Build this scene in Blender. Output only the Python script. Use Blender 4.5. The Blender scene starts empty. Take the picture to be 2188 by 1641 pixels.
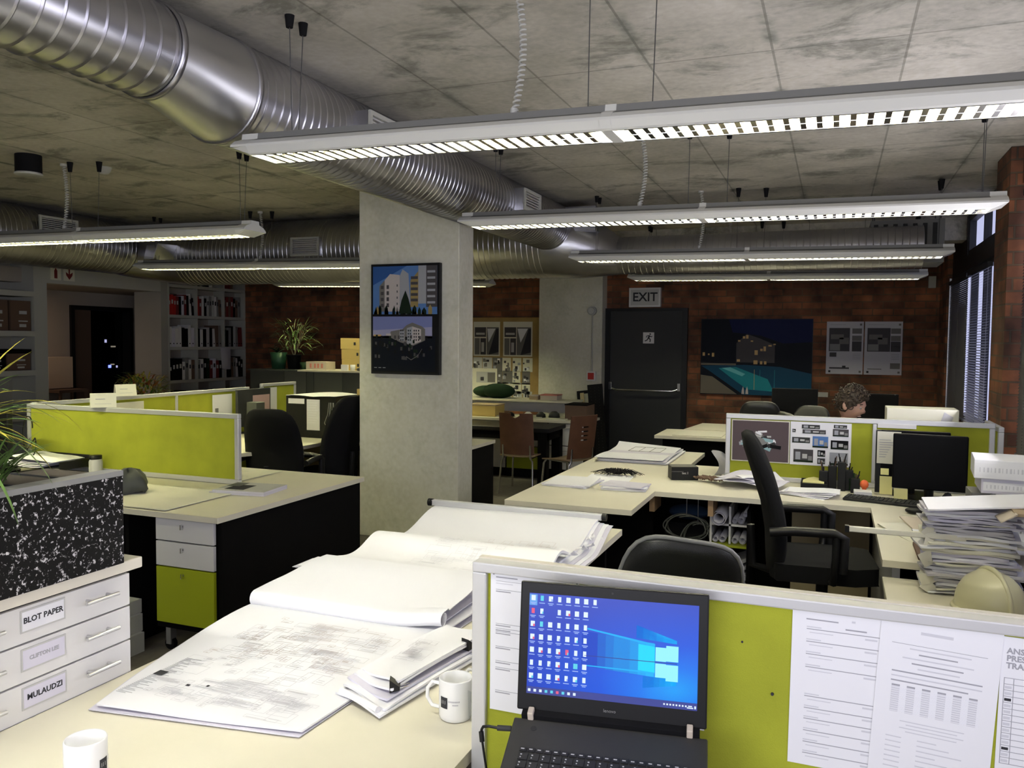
import bpy, math, random
from mathutils import Vector, Matrix
random.seed(7)
PI = math.pi
S = bpy.context.scene
COL = S.collection

# ------------------------------------------------------------------ camera, world, light, exposure
cam_d = bpy.data.cameras.new('camera'); cam = bpy.data.objects.new('camera', cam_d); COL.objects.link(cam)
cam_d.sensor_width = 36.0; cam_d.lens = 28.942; cam_d.clip_start = 0.05; cam_d.clip_end = 200
R = Matrix(((0.93087, -0.02703, 0.36436), (0.36526, 0.04519, -0.92981), (0.00867, 0.99861, 0.05194)))
cam.matrix_world = Matrix.Translation((0, 0, 1.6)) @ R.to_4x4()
S.camera = cam
S.view_settings.view_transform = 'Standard'; S.view_settings.look = 'None'
S.view_settings.gamma = 1; S.view_settings.use_curve_mapping = False
S.view_settings.exposure = 2.28
try:
    S.cycles.max_bounces = 6; S.cycles.diffuse_bounces = 3; S.cycles.glossy_bounces = 3
    S.cycles.transparent_max_bounces = 8; S.cycles.sample_clamp_indirect = 4.0
    S.cycles.use_denoising = True; S.cycles.caustics_reflective = False; S.cycles.caustics_refractive = False
except Exception: pass
world = bpy.data.worlds.new('overcast_sky'); S.world = world; world.use_nodes = True
bg = world.node_tree.nodes['Background']; bg.inputs[0].default_value = (0.70, 0.72, 1.0, 1); bg.inputs[1].default_value = 0.19

def area(name, loc, rot, sx, sy, power, color):
    l = bpy.data.lights.new(name, 'AREA'); l.shape = 'RECTANGLE'; l.size = sx; l.size_y = sy
    l.energy = power; l.color = color
    o = bpy.data.objects.new(name, l); COL.objects.link(o); o.location = loc; o.rotation_euler = rot
    return o
# daylight coming in through the side windows (right wall) and the windows behind the photographer
area('daylight_side_window', (1.17, -0.6, 1.75), (0, math.radians(128), 0), 1.6, 3.0, 12, (0.95, 0.91, 1.0))
area('daylight_rear_window', (-1.0, -2.35, 1.8), (math.radians(122), 0, 0), 3.2, 1.6, 24, (0.94, 0.95, 1.0))
area('daylight_window_mid', (1.09, 4.0, 1.75), (0, math.radians(125), 0), 1.4, 3.2, 14, (0.92, 0.90, 1.0))
LAMP_POWER = 56.0
LAMP_COL = (1.0, 0.96, 0.68)

# ------------------------------------------------------------------ materials
MATS = {}
def mat(name, col=None, rough=0.6, metal=0.0, emit=None, estr=1.0, spec=None, noise=None, nscale=8.0, bump=None, bscale=200.0, stretch=None):
    if name in MATS: return MATS[name]
    m = bpy.data.materials.new(name); m.use_nodes = True; nt = m.node_tree; b = nt.nodes['Principled BSDF']
    b.inputs['Base Color'].default_value = (*col, 1); b.inputs['Roughness'].default_value = rough; b.inputs['Metallic'].default_value = metal
    if spec is not None: b.inputs['Specular IOR Level'].default_value = spec
    if emit: b.inputs['Emission Color'].default_value = (*emit, 1); b.inputs['Emission Strength'].default_value = estr
    if noise or bump:
        tc = nt.nodes.new('ShaderNodeTexCoord')
        src = tc.outputs['Object']
        if stretch:
            mp = nt.nodes.new('ShaderNodeMapping'); mp.inputs['Scale'].default_value = stretch
            nt.links.new(src, mp.inputs['Vector']); src = mp.outputs['Vector']
    if noise:
        n = nt.nodes.new('ShaderNodeTexNoise'); n.inputs['Scale'].default_value = nscale; n.inputs['Detail'].default_value = 5
        nt.links.new(src, n.inputs['Vector'])
        r = nt.nodes.new('ShaderNodeValToRGB'); r.color_ramp.elements[0].position = 0.35; r.color_ramp.elements[1].position = 0.68
        r.color_ramp.elements[0].color = (*[c * (1 - noise) for c in col], 1); r.color_ramp.elements[1].color = (*[min(1, c * (1 + noise)) for c in col], 1)
        nt.links.new(n.outputs['Fac'], r.inputs['Fac']); nt.links.new(r.outputs['Color'], b.inputs['Base Color'])
    if bump:
        n = nt.nodes.new('ShaderNodeTexNoise'); n.inputs['Scale'].default_value = bscale
        nt.links.new(src, n.inputs['Vector'])
        bp = nt.nodes.new('ShaderNodeBump'); bp.inputs['Strength'].default_value = bump; bp.inputs['Distance'].default_value = 0.002
        nt.links.new(n.outputs['Fac'], bp.inputs['Height']); nt.links.new(bp.outputs['Normal'], b.inputs['Normal'])
    MATS[name] = m
    return m

def N(nt, t, **kw):
    n = nt.nodes.new(t)
    for k, v in kw.items():
        if k in n.inputs: n.inputs[k].default_value = v
        else: setattr(n, k, v)
    return n

def concrete(name, c_lo, c_hi, c_stain, joints=None, jcol=(0.10, 0.095, 0.085), stain=0.5, rough=0.85, c_patch=None):
    m = bpy.data.materials.new(name); m.use_nodes = True; nt = m.node_tree; b = nt.nodes['Principled BSDF']; L = nt.links.new
    b.inputs['Roughness'].default_value = rough
    tc = N(nt, 'ShaderNodeTexCoord')
    n1 = N(nt, 'ShaderNodeTexNoise', Scale=1.1, Detail=8.0, Roughness=0.62); L(tc.outputs['Object'], n1.inputs['Vector'])
    r1 = N(nt, 'ShaderNodeValToRGB'); r1.color_ramp.elements[0].position = 0.36; r1.color_ramp.elements[1].position = 0.62
    r1.color_ramp.elements[0].color = (*c_lo, 1); r1.color_ramp.elements[1].color = (*c_hi, 1); L(n1.outputs['Fac'], r1.inputs['Fac'])
    mp = N(nt, 'ShaderNodeMapping'); mp.inputs['Scale'].default_value = (1.0, 1.6, 1.0); mp.inputs['Location'].default_value = (3.1, 7.7, 0)
    L(tc.outputs['Object'], mp.inputs['Vector'])
    n2 = N(nt, 'ShaderNodeTexNoise', Scale=1.7, Detail=9.0, Roughness=0.7, Distortion=0.4); L(mp.outputs['Vector'], n2.inputs['Vector'])
    r2 = N(nt, 'ShaderNodeValToRGB'); r2.color_ramp.elements[0].position = 0.52; r2.color_ramp.elements[1].position = 0.63
    r2.color_ramp.elements[0].color = (0, 0, 0, 1); r2.color_ramp.elements[1].color = (stain, stain, stain, 1); L(n2.outputs['Fac'], r2.inputs['Fac'])
    mx = N(nt, 'ShaderNodeMixRGB'); mx.inputs['Color2'].default_value = (*c_stain, 1); L(r2.outputs['Color'], mx.inputs['Fac']); L(r1.outputs['Color'], mx.inputs['Color1'])
    n3 = N(nt, 'ShaderNodeTexNoise', Scale=28.0, Detail=4.0); L(tc.outputs['Object'], n3.inputs['Vector'])
    m3 = N(nt, 'ShaderNodeMixRGB', blend_type='OVERLAY'); m3.inputs['Fac'].default_value = 0.25; L(mx.outputs['Color'], m3.inputs['Color1']); L(n3.outputs['Fac'], m3.inputs['Color2'])
    out = m3.outputs['Color']
    if joints:
        w, h, ox, oy, warp = joints
        mp2 = N(nt, 'ShaderNodeMapping'); mp2.inputs['Location'].default_value = (ox, oy, 0); L(tc.outputs['Object'], mp2.inputs['Vector'])
        br = N(nt, 'ShaderNodeTexBrick'); br.offset = 0.0; br.inputs['Scale'].default_value = 1.0
        br.inputs['Brick Width'].default_value = w; br.inputs['Row Height'].default_value = h; br.inputs['Mortar Size'].default_value = 0.006; br.inputs['Mortar Smooth'].default_value = 0.2
        br.inputs['Color1'].default_value = (1, 1, 1, 1); br.inputs['Color2'].default_value = (0.86, 0.86, 0.86, 1); br.inputs['Mortar'].default_value = (0.50, 0.50, 0.48, 1)
        L(mp2.outputs['Vector'], br.inputs['Vector'])
        m4 = N(nt, 'ShaderNodeMixRGB', blend_type='MULTIPLY'); m4.inputs['Fac'].default_value = 0.85; L(out, m4.inputs['Color1']); L(br.outputs['Color'], m4.inputs['Color2'])
        b2 = N(nt, 'ShaderNodeTexBrick'); b2.offset = 0.0; b2.inputs['Scale'].default_value = 1.0; b2.inputs['Brick Width'].default_value = w; b2.inputs['Row Height'].default_value = h
        b2.inputs['Mortar Size'].default_value = 0.05; b2.inputs['Mortar Smooth'].default_value = 1.0; L(mp2.outputs['Vector'], b2.inputs['Vector'])
        n5 = N(nt, 'ShaderNodeTexNoise', Scale=1.3, Detail=6.0, Roughness=0.7); L(tc.outputs['Object'], n5.inputs['Vector'])
        r5 = N(nt, 'ShaderNodeValToRGB'); r5.color_ramp.elements[0].position = 0.50; r5.color_ramp.elements[1].position = 0.62; L(n5.outputs['Fac'], r5.inputs['Fac'])
        ml = N(nt, 'ShaderNodeMath', operation='MULTIPLY'); L(b2.outputs['Fac'], ml.inputs[0]); L(r5.outputs['Color'], ml.inputs[1])
        m6 = N(nt, 'ShaderNodeMixRGB'); m6.inputs['Color2'].default_value = (0.15, 0.16, 0.13, 1); L(ml.outputs[0], m6.inputs['Fac']); L(m4.outputs['Color'], m6.inputs['Color1'])
        out = m6.outputs['Color']
    L(out, b.inputs['Base Color'])
    bp = N(nt, 'ShaderNodeBump'); bp.inputs['Strength'].default_value = 0.25; bp.inputs['Distance'].default_value = 0.01; L(n2.outputs['Fac'], bp.inputs['Height']); L(bp.outputs['Normal'], b.inputs['Normal'])
    MATS[name] = m
    return m

def brick(name, swap):
    m = bpy.data.materials.new(name); m.use_nodes = True; nt = m.node_tree; b = nt.nodes['Principled BSDF']; L = nt.links.new
    b.inputs['Roughness'].default_value = 0.9
    tc = N(nt, 'ShaderNodeTexCoord'); sp = N(nt, 'ShaderNodeSeparateXYZ'); cb = N(nt, 'ShaderNodeCombineXYZ'); L(tc.outputs['Object'], sp.inputs[0])
    ad = N(nt, 'ShaderNodeMath', operation='ADD'); L(sp.outputs['X'], ad.inputs[0]); L(sp.outputs['Y'], ad.inputs[1])
    L(ad.outputs[0], cb.inputs['X']); L(sp.outputs['Z'], cb.inputs['Y'])
    br = N(nt, 'ShaderNodeTexBrick'); br.inputs['Scale'].default_value = 1.0; br.inputs['Brick Width'].default_value = 0.235; br.inputs['Row Height'].default_value = 0.085
    br.inputs['Mortar Size'].default_value = 0.007; br.inputs['Mortar Smooth'].default_value = 0.3; br.inputs['Bias'].default_value = -0.1
    br.inputs['Color1'].default_value = (0.26, 0.112, 0.058, 1); br.inputs['Color2'].default_value = (0.10, 0.054, 0.038, 1); br.inputs['Mortar'].default_value = (0.12, 0.09, 0.06, 1)
    L(cb.outputs[0], br.inputs['Vector'])
    n = N(nt, 'ShaderNodeTexNoise', Scale=3.5, Detail=6.0); L(tc.outputs['Object'], n.inputs['Vector'])
    r = N(nt, 'ShaderNodeValToRGB'); r.color_ramp.elements[0].color = (0.42, 0.40, 0.40, 1); r.color_ramp.elements[1].color = (1.5, 1.25, 1.0, 1); r.color_ramp.elements[0].position = 0.35; r.color_ramp.elements[1].position = 0.7
    L(n.outputs['Fac'], r.inputs['Fac'])
    mx = N(nt, 'ShaderNodeMixRGB', blend_type='MULTIPLY'); mx.inputs['Fac'].default_value = 1; L(br.outputs['Color'], mx.inputs['Color1']); L(r.outputs['Color'], mx.inputs['Color2']); L(mx.outputs['Color'], b.inputs['Base Color'])
    bp = N(nt, 'ShaderNodeBump', invert=True); bp.inputs['Strength'].default_value = 0.6; bp.inputs['Distance'].default_value = 0.008; L(br.outputs['Fac'], bp.inputs['Height']); L(bp.outputs['Normal'], b.inputs['Normal'])
    MATS[name] = m

def speckle(name):
    m = bpy.data.materials.new(name); m.use_nodes = True; nt = m.node_tree; b = nt.nodes['Principled BSDF']; L = nt.links.new
    b.inputs['Roughness'].default_value = 0.7; b.inputs['Specular IOR Level'].default_value = 0.15
    tc = N(nt, 'ShaderNodeTexCoord'); n = N(nt, 'ShaderNodeTexNoise', Scale=105.0, Detail=3.5, Roughness=0.65, Distortion=0.3); L(tc.outputs['Object'], n.inputs['Vector'])
    r = N(nt, 'ShaderNodeValToRGB'); e = r.color_ramp.elements; e[0].position = 0.570; e[0].color = (0.0045, 0.004, 0.004, 1); e[1].position = 0.66; e[1].color = (0.62, 0.60, 0.62, 1)
    L(n.outputs['Fac'], r.inputs['Fac']); L(r.outputs['Color'], b.inputs['Base Color'])
    MATS[name] = m

concrete('ceiling_concrete', (0.40, 0.38, 0.32), (0.62, 0.585, 0.51), (0.17, 0.17, 0.135), joints=(0.55, 2.06, 0.292 + 0.55 * 30, 0.26, 0), stain=0.75)
concrete('column_concrete', (0.60, 0.585, 0.49), (0.70, 0.685, 0.58), (0.50, 0.51, 0.42), stain=0.5)
concrete('floor_carpet', (0.10, 0.09, 0.075), (0.15, 0.135, 0.11), (0.07, 0.06, 0.05), stain=0.3)
brick('wall_brick', False); speckle('speckled_board')
def brushed(name, col, rough, metal=1.0):
    return mat(name, col, rough, metal, noise=0.10, nscale=3.0)
GALV = brushed('galvanised_steel', (0.54, 0.54, 0.58), 0.30)
mat('smooth_steel', (0.70, 0.70, 0.72), 0.36, 1.0)
mat('lime_fabric', (0.37, 0.40, 0.028), 0.95, noise=0.10, nscale=6, bump=0.4, bscale=500)
mat('lime_gloss', (0.38, 0.44, 0.015), 0.4)
mat('alu_frame', (0.62, 0.62, 0.63), 0.38, 0.35)
mat('cream_top', (0.74, 0.70, 0.56), 0.45, noise=0.035, nscale=2.5)
mat('cream_edge', (0.70, 0.66, 0.56), 0.5)
mat('black_board', (0.004, 0.0038, 0.0038), 0.8, spec=0.06)
mat('black_plastic', (0.007, 0.007, 0.008), 0.42, spec=0.25)
mat('black_matte', (0.007, 0.007, 0.008), 0.8, spec=0.15)
mat('black_fabric', (0.008, 0.008, 0.009), 0.92, spec=0.15, bump=0.5, bscale=900)
mat('black_leather', (0.012, 0.0125, 0.012), 0.42, spec=0.35, bump=0.3, bscale=300)
mat('dark_grey', (0.032, 0.033, 0.034), 0.55, spec=0.25)
mat('laptop_grey', (0.032, 0.031, 0.029), 0.5)
mat('key_black', (0.018, 0.018, 0.019), 0.5)
mat('key_mark', (0.55, 0.55, 0.55), 0.6)
mat('mid_grey', (0.22, 0.22, 0.215), 0.6)
mat('pale_grey', (0.50, 0.50, 0.49), 0.6)
mat('cabinet_grey', (0.055, 0.060, 0.054), 0.6)
mat('cabinet_grey_pale', (0.085, 0.09, 0.078), 0.6)
mat('white_laminate', (0.72, 0.71, 0.70), 0.4)
mat('white_paint', (0.46, 0.46, 0.42), 0.8)
mat('plaster', (0.36, 0.35, 0.31), 0.85, noise=0.05, nscale=2)
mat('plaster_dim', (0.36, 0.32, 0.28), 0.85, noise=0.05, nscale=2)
mat('lamp_body', (0.70, 0.70, 0.66), 0.42, 0.1)
mat('lamp_grey', (0.20, 0.20, 0.19), 0.6)
mat('louvre_metal', (0.86, 0.85, 0.80), 0.16, 1.0)
mat('tube_glow_bright', (0.9, 0.9, 0.8), 0.5, emit=(1.0, 0.98, 0.84), estr=LAMP_POWER * 3.4)
mat('tube_glow_warm', (0.9, 0.9, 0.8), 0.5, emit=(1.0, 0.965, 0.56), estr=LAMP_POWER * 2.3)
mat('tube_glow', (0.9, 0.9, 0.85), 0.5, emit=LAMP_COL, estr=LAMP_POWER)
mat('paper', (0.82, 0.82, 0.86), 0.8)
mat('paper_cream', (0.74, 0.72, 0.60), 0.8)
mat('paper_lilac', (0.66, 0.64, 0.74), 0.8)
mat('paper_grey', (0.55, 0.54, 0.58), 0.8)
mat('ink', (0.36, 0.36, 0.40), 0.8)
mat('ink_light', (0.62, 0.62, 0.67), 0.8)
mat('ink_dark', (0.045, 0.045, 0.05), 0.8)
mat('plan_line', (0.60, 0.59, 0.64), 0.8)
mat('ink_brown', (0.58, 0.52, 0.52), 0.8)
mat('mug_china', (0.80, 0.80, 0.80), 0.18)
mat('chrome', (0.75, 0.75, 0.76), 0.18, 1.0)
mat('brushed_handle', (0.60, 0.60, 0.60), 0.35, 0.8)
mat('cardboard', (0.42, 0.32, 0.20), 0.85)
mat('card_pale', (0.62, 0.54, 0.44), 0.85)
mat('yellow_box', (0.60, 0.44, 0.15), 0.8)
mat('archive_brown', (0.13, 0.078, 0.052), 0.85)
mat('pine', (0.50, 0.40, 0.22), 0.7, noise=0.12, nscale=6)
mat('pinboard_wood', (0.36, 0.24, 0.08), 0.75, noise=0.1, nscale=8)
mat('chair_veneer', (0.13, 0.058, 0.033), 0.45, noise=0.15, nscale=10)
mat('seat_veneer', (0.32, 0.23, 0.13), 0.5)
mat('ply', (0.40, 0.26, 0.14), 0.7)
mat('sign_red', (0.16, 0.012, 0.012), 0.6)
mat('red', (0.45, 0.02, 0.015), 0.6)
mat('dark_red', (0.16, 0.02, 0.02), 0.6)
mat('salmon', (0.62, 0.22, 0.18), 0.7)
mat('pink_paper', (0.50, 0.33, 0.33), 0.8)
mat('peach_board', (0.62, 0.50, 0.38), 0.8)
mat('postit', (0.72, 0.68, 0.30), 0.8)
mat('orange', (0.75, 0.14, 0.04), 0.5)
mat('green_dark', (0.008, 0.024, 0.010), 0.8, spec=0.2)
mat('green_pot', (0.02, 0.085, 0.04), 0.5)
mat('leaf', (0.09, 0.17, 0.035), 0.5, noise=0.35, nscale=20)
mat('leaf_pale', (0.26, 0.32, 0.12), 0.5, noise=0.25, nscale=20)
mat('leaf_yellow', (0.40, 0.36, 0.05), 0.5, noise=0.35, nscale=25)
mat('leaf_red', (0.28, 0.09, 0.03), 0.5)
mat('stem_brown', (0.16, 0.12, 0.07), 0.8)
mat('soil', (0.05, 0.04, 0.03), 0.95)
mat('hat_plastic', (0.82, 0.78, 0.50), 0.3)
mat('tan_bag', (0.40, 0.33, 0.20), 0.7)
mat('blue_cloth', (0.02, 0.05, 0.11), 0.8)
mat('blue_item', (0.05, 0.28, 0.50), 0.5)
mat('skin', (0.50, 0.30, 0.24), 0.55)
mat('hair', (0.042, 0.026, 0.017), 0.6, noise=0.5, nscale=60, bump=1.0, bscale=150)
mat('shirt', (0.03, 0.035, 0.05), 0.85)
mat('eye_white', (0.42, 0.40, 0.38), 0.3)
mat('led_blue', (0, 0, 0), emit=(0.12, 0.16, 1.0), estr=9)
mat('led_white', (0, 0, 0), emit=(0.7, 0.7, 1.0), estr=1.6)
mat('led_warm', (0, 0, 0), emit=(0.9, 0.8, 0.55), estr=0.6)
mat('led_cyan', (0, 0, 0), emit=(0.35, 0.65, 1.0), estr=2)
mat('blind_slat', (0.13, 0.13, 0.14), 0.5)
mat('blind_light', (0.46, 0.46, 0.52), 0.55)
mat('window_frame_black', (0.012, 0.012, 0.014), 0.5)
mat('sky_blue', (0.10, 0.21, 0.48), 0.5); mat('sky_deep', (0.035, 0.10, 0.30), 0.5); mat('sky_dusk', (0.20, 0.23, 0.48), 0.5)
mat('sky_dusk_pale', (0.34, 0.34, 0.52), 0.5); mat('night', (0.006, 0.008, 0.014), 0.5); mat('night_blue', (0.006, 0.010, 0.055), 0.5)
mat('facade', (0.52, 0.47, 0.46), 0.5); mat('facade_grey', (0.33, 0.34, 0.38), 0.5); mat('facade_dark', (0.075, 0.07, 0.075), 0.5); mat('facade_ochre', (0.30, 0.22, 0.08), 0.5)
mat('facade_mid', (0.18, 0.17, 0.16), 0.5)
mat('glow_amber', (0.60, 0.38, 0.13), 0.5); mat('pool_teal', (0.02, 0.24, 0.30), 0.4); mat('pool_light', (0.09, 0.46, 0.50), 0.4); mat('pool_blue', (0.010, 0.06, 0.12), 0.4)
mat('paving', (0.16, 0.14, 0.11), 0.6); mat('foliage_dark', (0.012, 0.022, 0.013), 0.6)
mat('poster_plum', (0.105, 0.08, 0.088), 0.6); mat('teal_pale', (0.26, 0.42, 0.46), 0.6)
gm = mat('window_glass', (0.8, 0.85, 0.9), 0.02)
for _n in ('sky_blue', 'sky_deep', 'sky_dusk', 'sky_dusk_pale', 'night', 'night_blue', 'facade_dark', 'facade_mid', 'pool_blue', 'foliage_dark', 'ink_dark', 'pool_teal', 'paving', 'poster_plum'):
    MATS[_n].node_tree.nodes['Principled BSDF'].inputs['Specular IOR Level'].default_value = 0.08
def make_glass(name, tint, mixf):
    m = bpy.data.materials.new(name); m.use_nodes = True; nt = m.node_tree; nt.nodes.clear(); L = nt.links.new
    o = N(nt, 'ShaderNodeOutputMaterial'); t = N(nt, 'ShaderNodeBsdfTransparent'); t.inputs[0].default_value = (*tint, 1)
    g = N(nt, 'ShaderNodeBsdfGlossy'); g.inputs['Roughness'].default_value = 0.03
    mx = N(nt, 'ShaderNodeMixShader'); mx.inputs[0].default_value = mixf
    L(t.outputs[0], mx.inputs[1]); L(g.outputs[0], mx.inputs[2]); L(mx.outputs[0], o.inputs[0]); MATS[name] = m
make_glass('pane_glass', (0.96, 0.97, 1.0), 0.06); make_glass('dark_glass', (0.30, 0.30, 0.32), 0.03); make_glass('clear_glass', (0.94, 0.95, 0.95), 0.12)
def screen_mat():
    m = bpy.data.materials.new('desktop_screen'); m.use_nodes = True; nt = m.node_tree; b = nt.nodes['Principled BSDF']; L = nt.links.new
    b.inputs['Base Color'].default_value = (0.01, 0.01, 0.01, 1); b.inputs['Roughness'].default_value = 0.3
    tc = N(nt, 'ShaderNodeTexCoord'); mp = N(nt, 'ShaderNodeMapping'); mp.inputs['Location'].default_value = (-0.115, 0, -0.118); mp.inputs['Scale'].default_value = (1.0, 0.0, 1.75)
    L(tc.outputs['Object'], mp.inputs['Vector'])
    ln = N(nt, 'ShaderNodeVectorMath', operation='LENGTH'); L(mp.outputs['Vector'], ln.inputs[0])
    n = N(nt, 'ShaderNodeTexNoise', Scale=9.0, Detail=2.0); L(tc.outputs['Object'], n.inputs['Vector'])
    ad = N(nt, 'ShaderNodeMath', operation='MULTIPLY_ADD'); ad.inputs[1].default_value = 0.05; L(n.outputs['Fac'], ad.inputs[0]); L(ln.outputs['Value'], ad.inputs[2])
    r = N(nt, 'ShaderNodeValToRGB'); e = r.color_ramp.elements
    e[0].position = 0.03; e[0].color = (0.0, 0.30, 0.85, 1); e[1].position = 0.30; e[1].color = (0.0, 0.035, 0.46, 1)
    k = e.new(0.09); k.color = (0.0, 0.16, 0.78, 1); k = e.new(0.16); k.color = (0.0, 0.08, 0.66, 1)
    L(ad.outputs[0], r.inputs['Fac']); L(r.outputs['Color'], b.inputs['Emission Color']); b.inputs['Emission Strength'].default_value = 0.23
    MATS['desktop_screen'] = m
screen_mat()
mat('beam_a', (0, 0, 0), emit=(0.0, 0.42, 0.92), estr=0.22); mat('beam_b', (0, 0, 0), emit=(0.0, 0.66, 0.98), estr=0.22); mat('beam_c', (0, 0, 0), emit=(0.30, 0.85, 1.0), estr=0.22)
for _i in range(7): mat('glow_%d' % _i, (0, 0, 0), emit=(0.0, 0.05 + .06 * _i, 0.52 + .06 * _i), estr=0.23)
mat('icon_white', (0, 0, 0), emit=(0.72, 0.84, 1.0), estr=0.22); mat('icon_cyan', (0, 0, 0), emit=(0.10, 0.62, 0.80), estr=0.22); mat('icon_red', (0, 0, 0), emit=(0.75, 0.10, 0.22), estr=0.22)
mat('icon_text', (0, 0, 0), emit=(0.30, 0.42, 0.86), estr=0.22); mat('task_bar', (0, 0, 0), emit=(0.035, 0.05, 0.28), estr=0.22); mat('icon_select', (0, 0, 0), emit=(0.12, 0.35, 0.80), estr=0.22)
mat('monitor_black', (0.003, 0.003, 0.004), 0.4, spec=0.08)
mat('warm_glow', (0.9, 0.8, 0.7), emit=(1.0, 0.72, 0.5), estr=22)
mat('curly_cable', (0.55, 0.55, 0.52), 0.5)
mat('wire_steel', (0.10, 0.10, 0.10), 0.5, 0.5)

# ------------------------------------------------------------------ mesh builder
WM = {}                                   # world matrices of things (python side)
def rotm(axis, deg): return Matrix.Rotation(math.radians(deg), 4, axis)
class MB:
    def __init__(s, M=None): s.v = []; s.f = []; s.fm = []; s.sm = []; s.mn = []; s.M = M or Matrix.Identity(4)
    def mi(s, m):
        if m not in s.mn: s.mn.append(m)
        return s.mn.index(m)
    def add(s, vs, fs, m, smooth=False):
        o = len(s.v); s.v += [s.M @ Vector(p) for p in vs]; k = s.mi(m)
        for f in fs: s.f.append([i + o for i in f]); s.fm.append(k); s.sm.append(smooth)
        return s
    def poly(s, pts, m): return s.add(pts, [list(range(len(pts)))], m)
    def box(s, x0, x1, y0, y1, z0, z1, m, M=None):
        vs = [Vector(p) for p in ((x0, y0, z0), (x1, y0, z0), (x1, y1, z0), (x0, y1, z0), (x0, y0, z1), (x1, y0, z1), (x1, y1, z1), (x0, y1, z1))]
        if M: vs = [M @ p for p in vs]
        return s.add(vs, [(0, 3, 2, 1), (4, 5, 6, 7), (0, 1, 5, 4), (1, 2, 6, 5), (2, 3, 7, 6), (3, 0, 4, 7)], m)
    def cbox(s, c, d, m, M=None):
        return s.box(c[0] - d[0] / 2, c[0] + d[0] / 2, c[1] - d[1] / 2, c[1] + d[1] / 2, c[2] - d[2] / 2, c[2] + d[2] / 2, m, M)
    def prism(s, pts, a, b, m, plane='xy', smooth=False):
        n = len(pts); mk = {'xy': lambda p, t: (p[0], p[1], t), 'xz': lambda p, t: (p[0], t, p[1]), 'yz': lambda p, t: (t, p[0], p[1])}[plane]
        vs = [mk(p, a) for p in pts] + [mk(p, b) for p in pts]
        s.add(vs, [list(range(n))[::-1], list(range(n, 2 * n))], m)
        return s.add(vs, [(i, (i + 1) % n, n + (i + 1) % n, n + i) for i in range(n)], m, smooth)
    def rings(s, rs, m, closed=False, caps=True, smooth=True):
        n = len(rs[0]); vs = [p for r in rs for p in r]; fs = []
        for j in range(len(rs) - (0 if closed else 1)):
            for i in range(n):
                a = j * n + i; b = j * n + (i + 1) % n; k = ((j + 1) % len(rs)) * n
                fs.append((a, b, k + (i + 1) % n, k + i))
        s.add(vs, fs, m, smooth)
        if caps and not closed: s.add(list(rs[0]) + list(rs[-1]), [list(range(n))[::-1], list(range(n, 2 * n))], m)
        return s
    def tube(s, path, r, m, seg=8, caps=True, r2=None, closed=False):
        P = [Vector(p) for p in path]; rs = []; n = len(P)
        up = Vector((0, 0, 1)); prev = None
        for i, p in enumerate(P):
            if closed: t = P[(i + 1) % n] - P[i - 1]
            else: t = (P[min(i + 1, n - 1)] - P[max(i - 1, 0)])
            t.normalize()
            if prev is None:
                a = t.cross(up)
                if a.length < 1e-3: a = t.cross(Vector((1, 0, 0)))
            else: a = prev - t * prev.dot(t)
            a.normalize(); prev = a.copy(); b = t.cross(a)
            rr = r if r2 is None else r + (r2 - r) * i / max(1, n - 1)
            rs.append([p + a * rr * math.cos(2 * PI * k / seg) + b * rr * math.sin(2 * PI * k / seg) for k in range(seg)])
        return s.rings(rs, m, closed=closed, caps=caps)
    def cyl(s, p0, p1, r, m, seg=16, r2=None): return s.tube([p0, p1], r, m, seg, True, r2)
    def lathe(s, prof, c, m, seg=24, caps=True):
        rs = [[(c[0] + r * math.cos(2 * PI * k / seg), c[1] + r * math.sin(2 * PI * k / seg), c[2] + z) for k in range(seg)] for r, z in prof]
        return s.rings(rs, m, caps=caps)
    def grid(s, fn, nu, nv, m, smooth=True, thick=0):
        vs = [Vector(fn(i / nu, j / nv)) for j in range(nv + 1) for i in range(nu + 1)]
        fs = [(j * (nu + 1) + i, j * (nu + 1) + i + 1, (j + 1) * (nu + 1) + i + 1, (j + 1) * (nu + 1) + i) for j in range(nv) for i in range(nu)]
        s.add(vs, fs, m, smooth)
        if thick:
            k = [p - Vector((0, 0, thick)) for p in vs]; s.add(k, [f[::-1] for f in fs], m, smooth)
            e = [i for i in range(nu + 1)] + [(j) * (nu + 1) + nu for j in range(1, nv + 1)] + [nv * (nu + 1) + i for i in range(nu - 1, -1, -1)] + [j * (nu + 1) for j in range(nv - 1, 0, -1)]
            n = len(e); vv = [vs[i] for i in e] + [k[i] for i in e]
            s.add(vv, [(n + i, n + (i + 1) % n, (i + 1) % n, i) for i in range(n)], m, smooth)
        return s
    def ball(s, c, r, m, seg=16, rg=10, sc=(1, 1, 1)):
        prof = [[(c[0] + sc[0] * r * math.sin(PI * j / rg) * math.cos(2 * PI * k / seg), c[1] + sc[1] * r * math.sin(PI * j / rg) * math.sin(2 * PI * k / seg), c[2] - sc[2] * r * math.cos(PI * j / rg)) for k in range(seg)] for j in range(rg + 1)]
        return s.rings(prof, m, caps=False)
    def text(s, txt, size, M, m, align='CENTER', depth=0.0004, bold=0.0):
        cu = bpy.data.curves.new('t', 'FONT'); cu.body = txt; cu.size = size; cu.align_x = align; cu.align_y = 'CENTER'; cu.extrude = depth; cu.offset = bold; cu.resolution_u = 2
        o = bpy.data.objects.new('t', cu); COL.objects.link(o); dg = bpy.context.evaluated_depsgraph_get(); dg.update()
        me = o.evaluated_get(dg).to_mesh()
        s.add([M @ v.co for v in me.vertices], [tuple(p.vertices) for p in me.polygons], m)
        o.evaluated_get(dg).to_mesh_clear(); bpy.data.objects.remove(o); bpy.data.curves.remove(cu)
        return s

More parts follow.
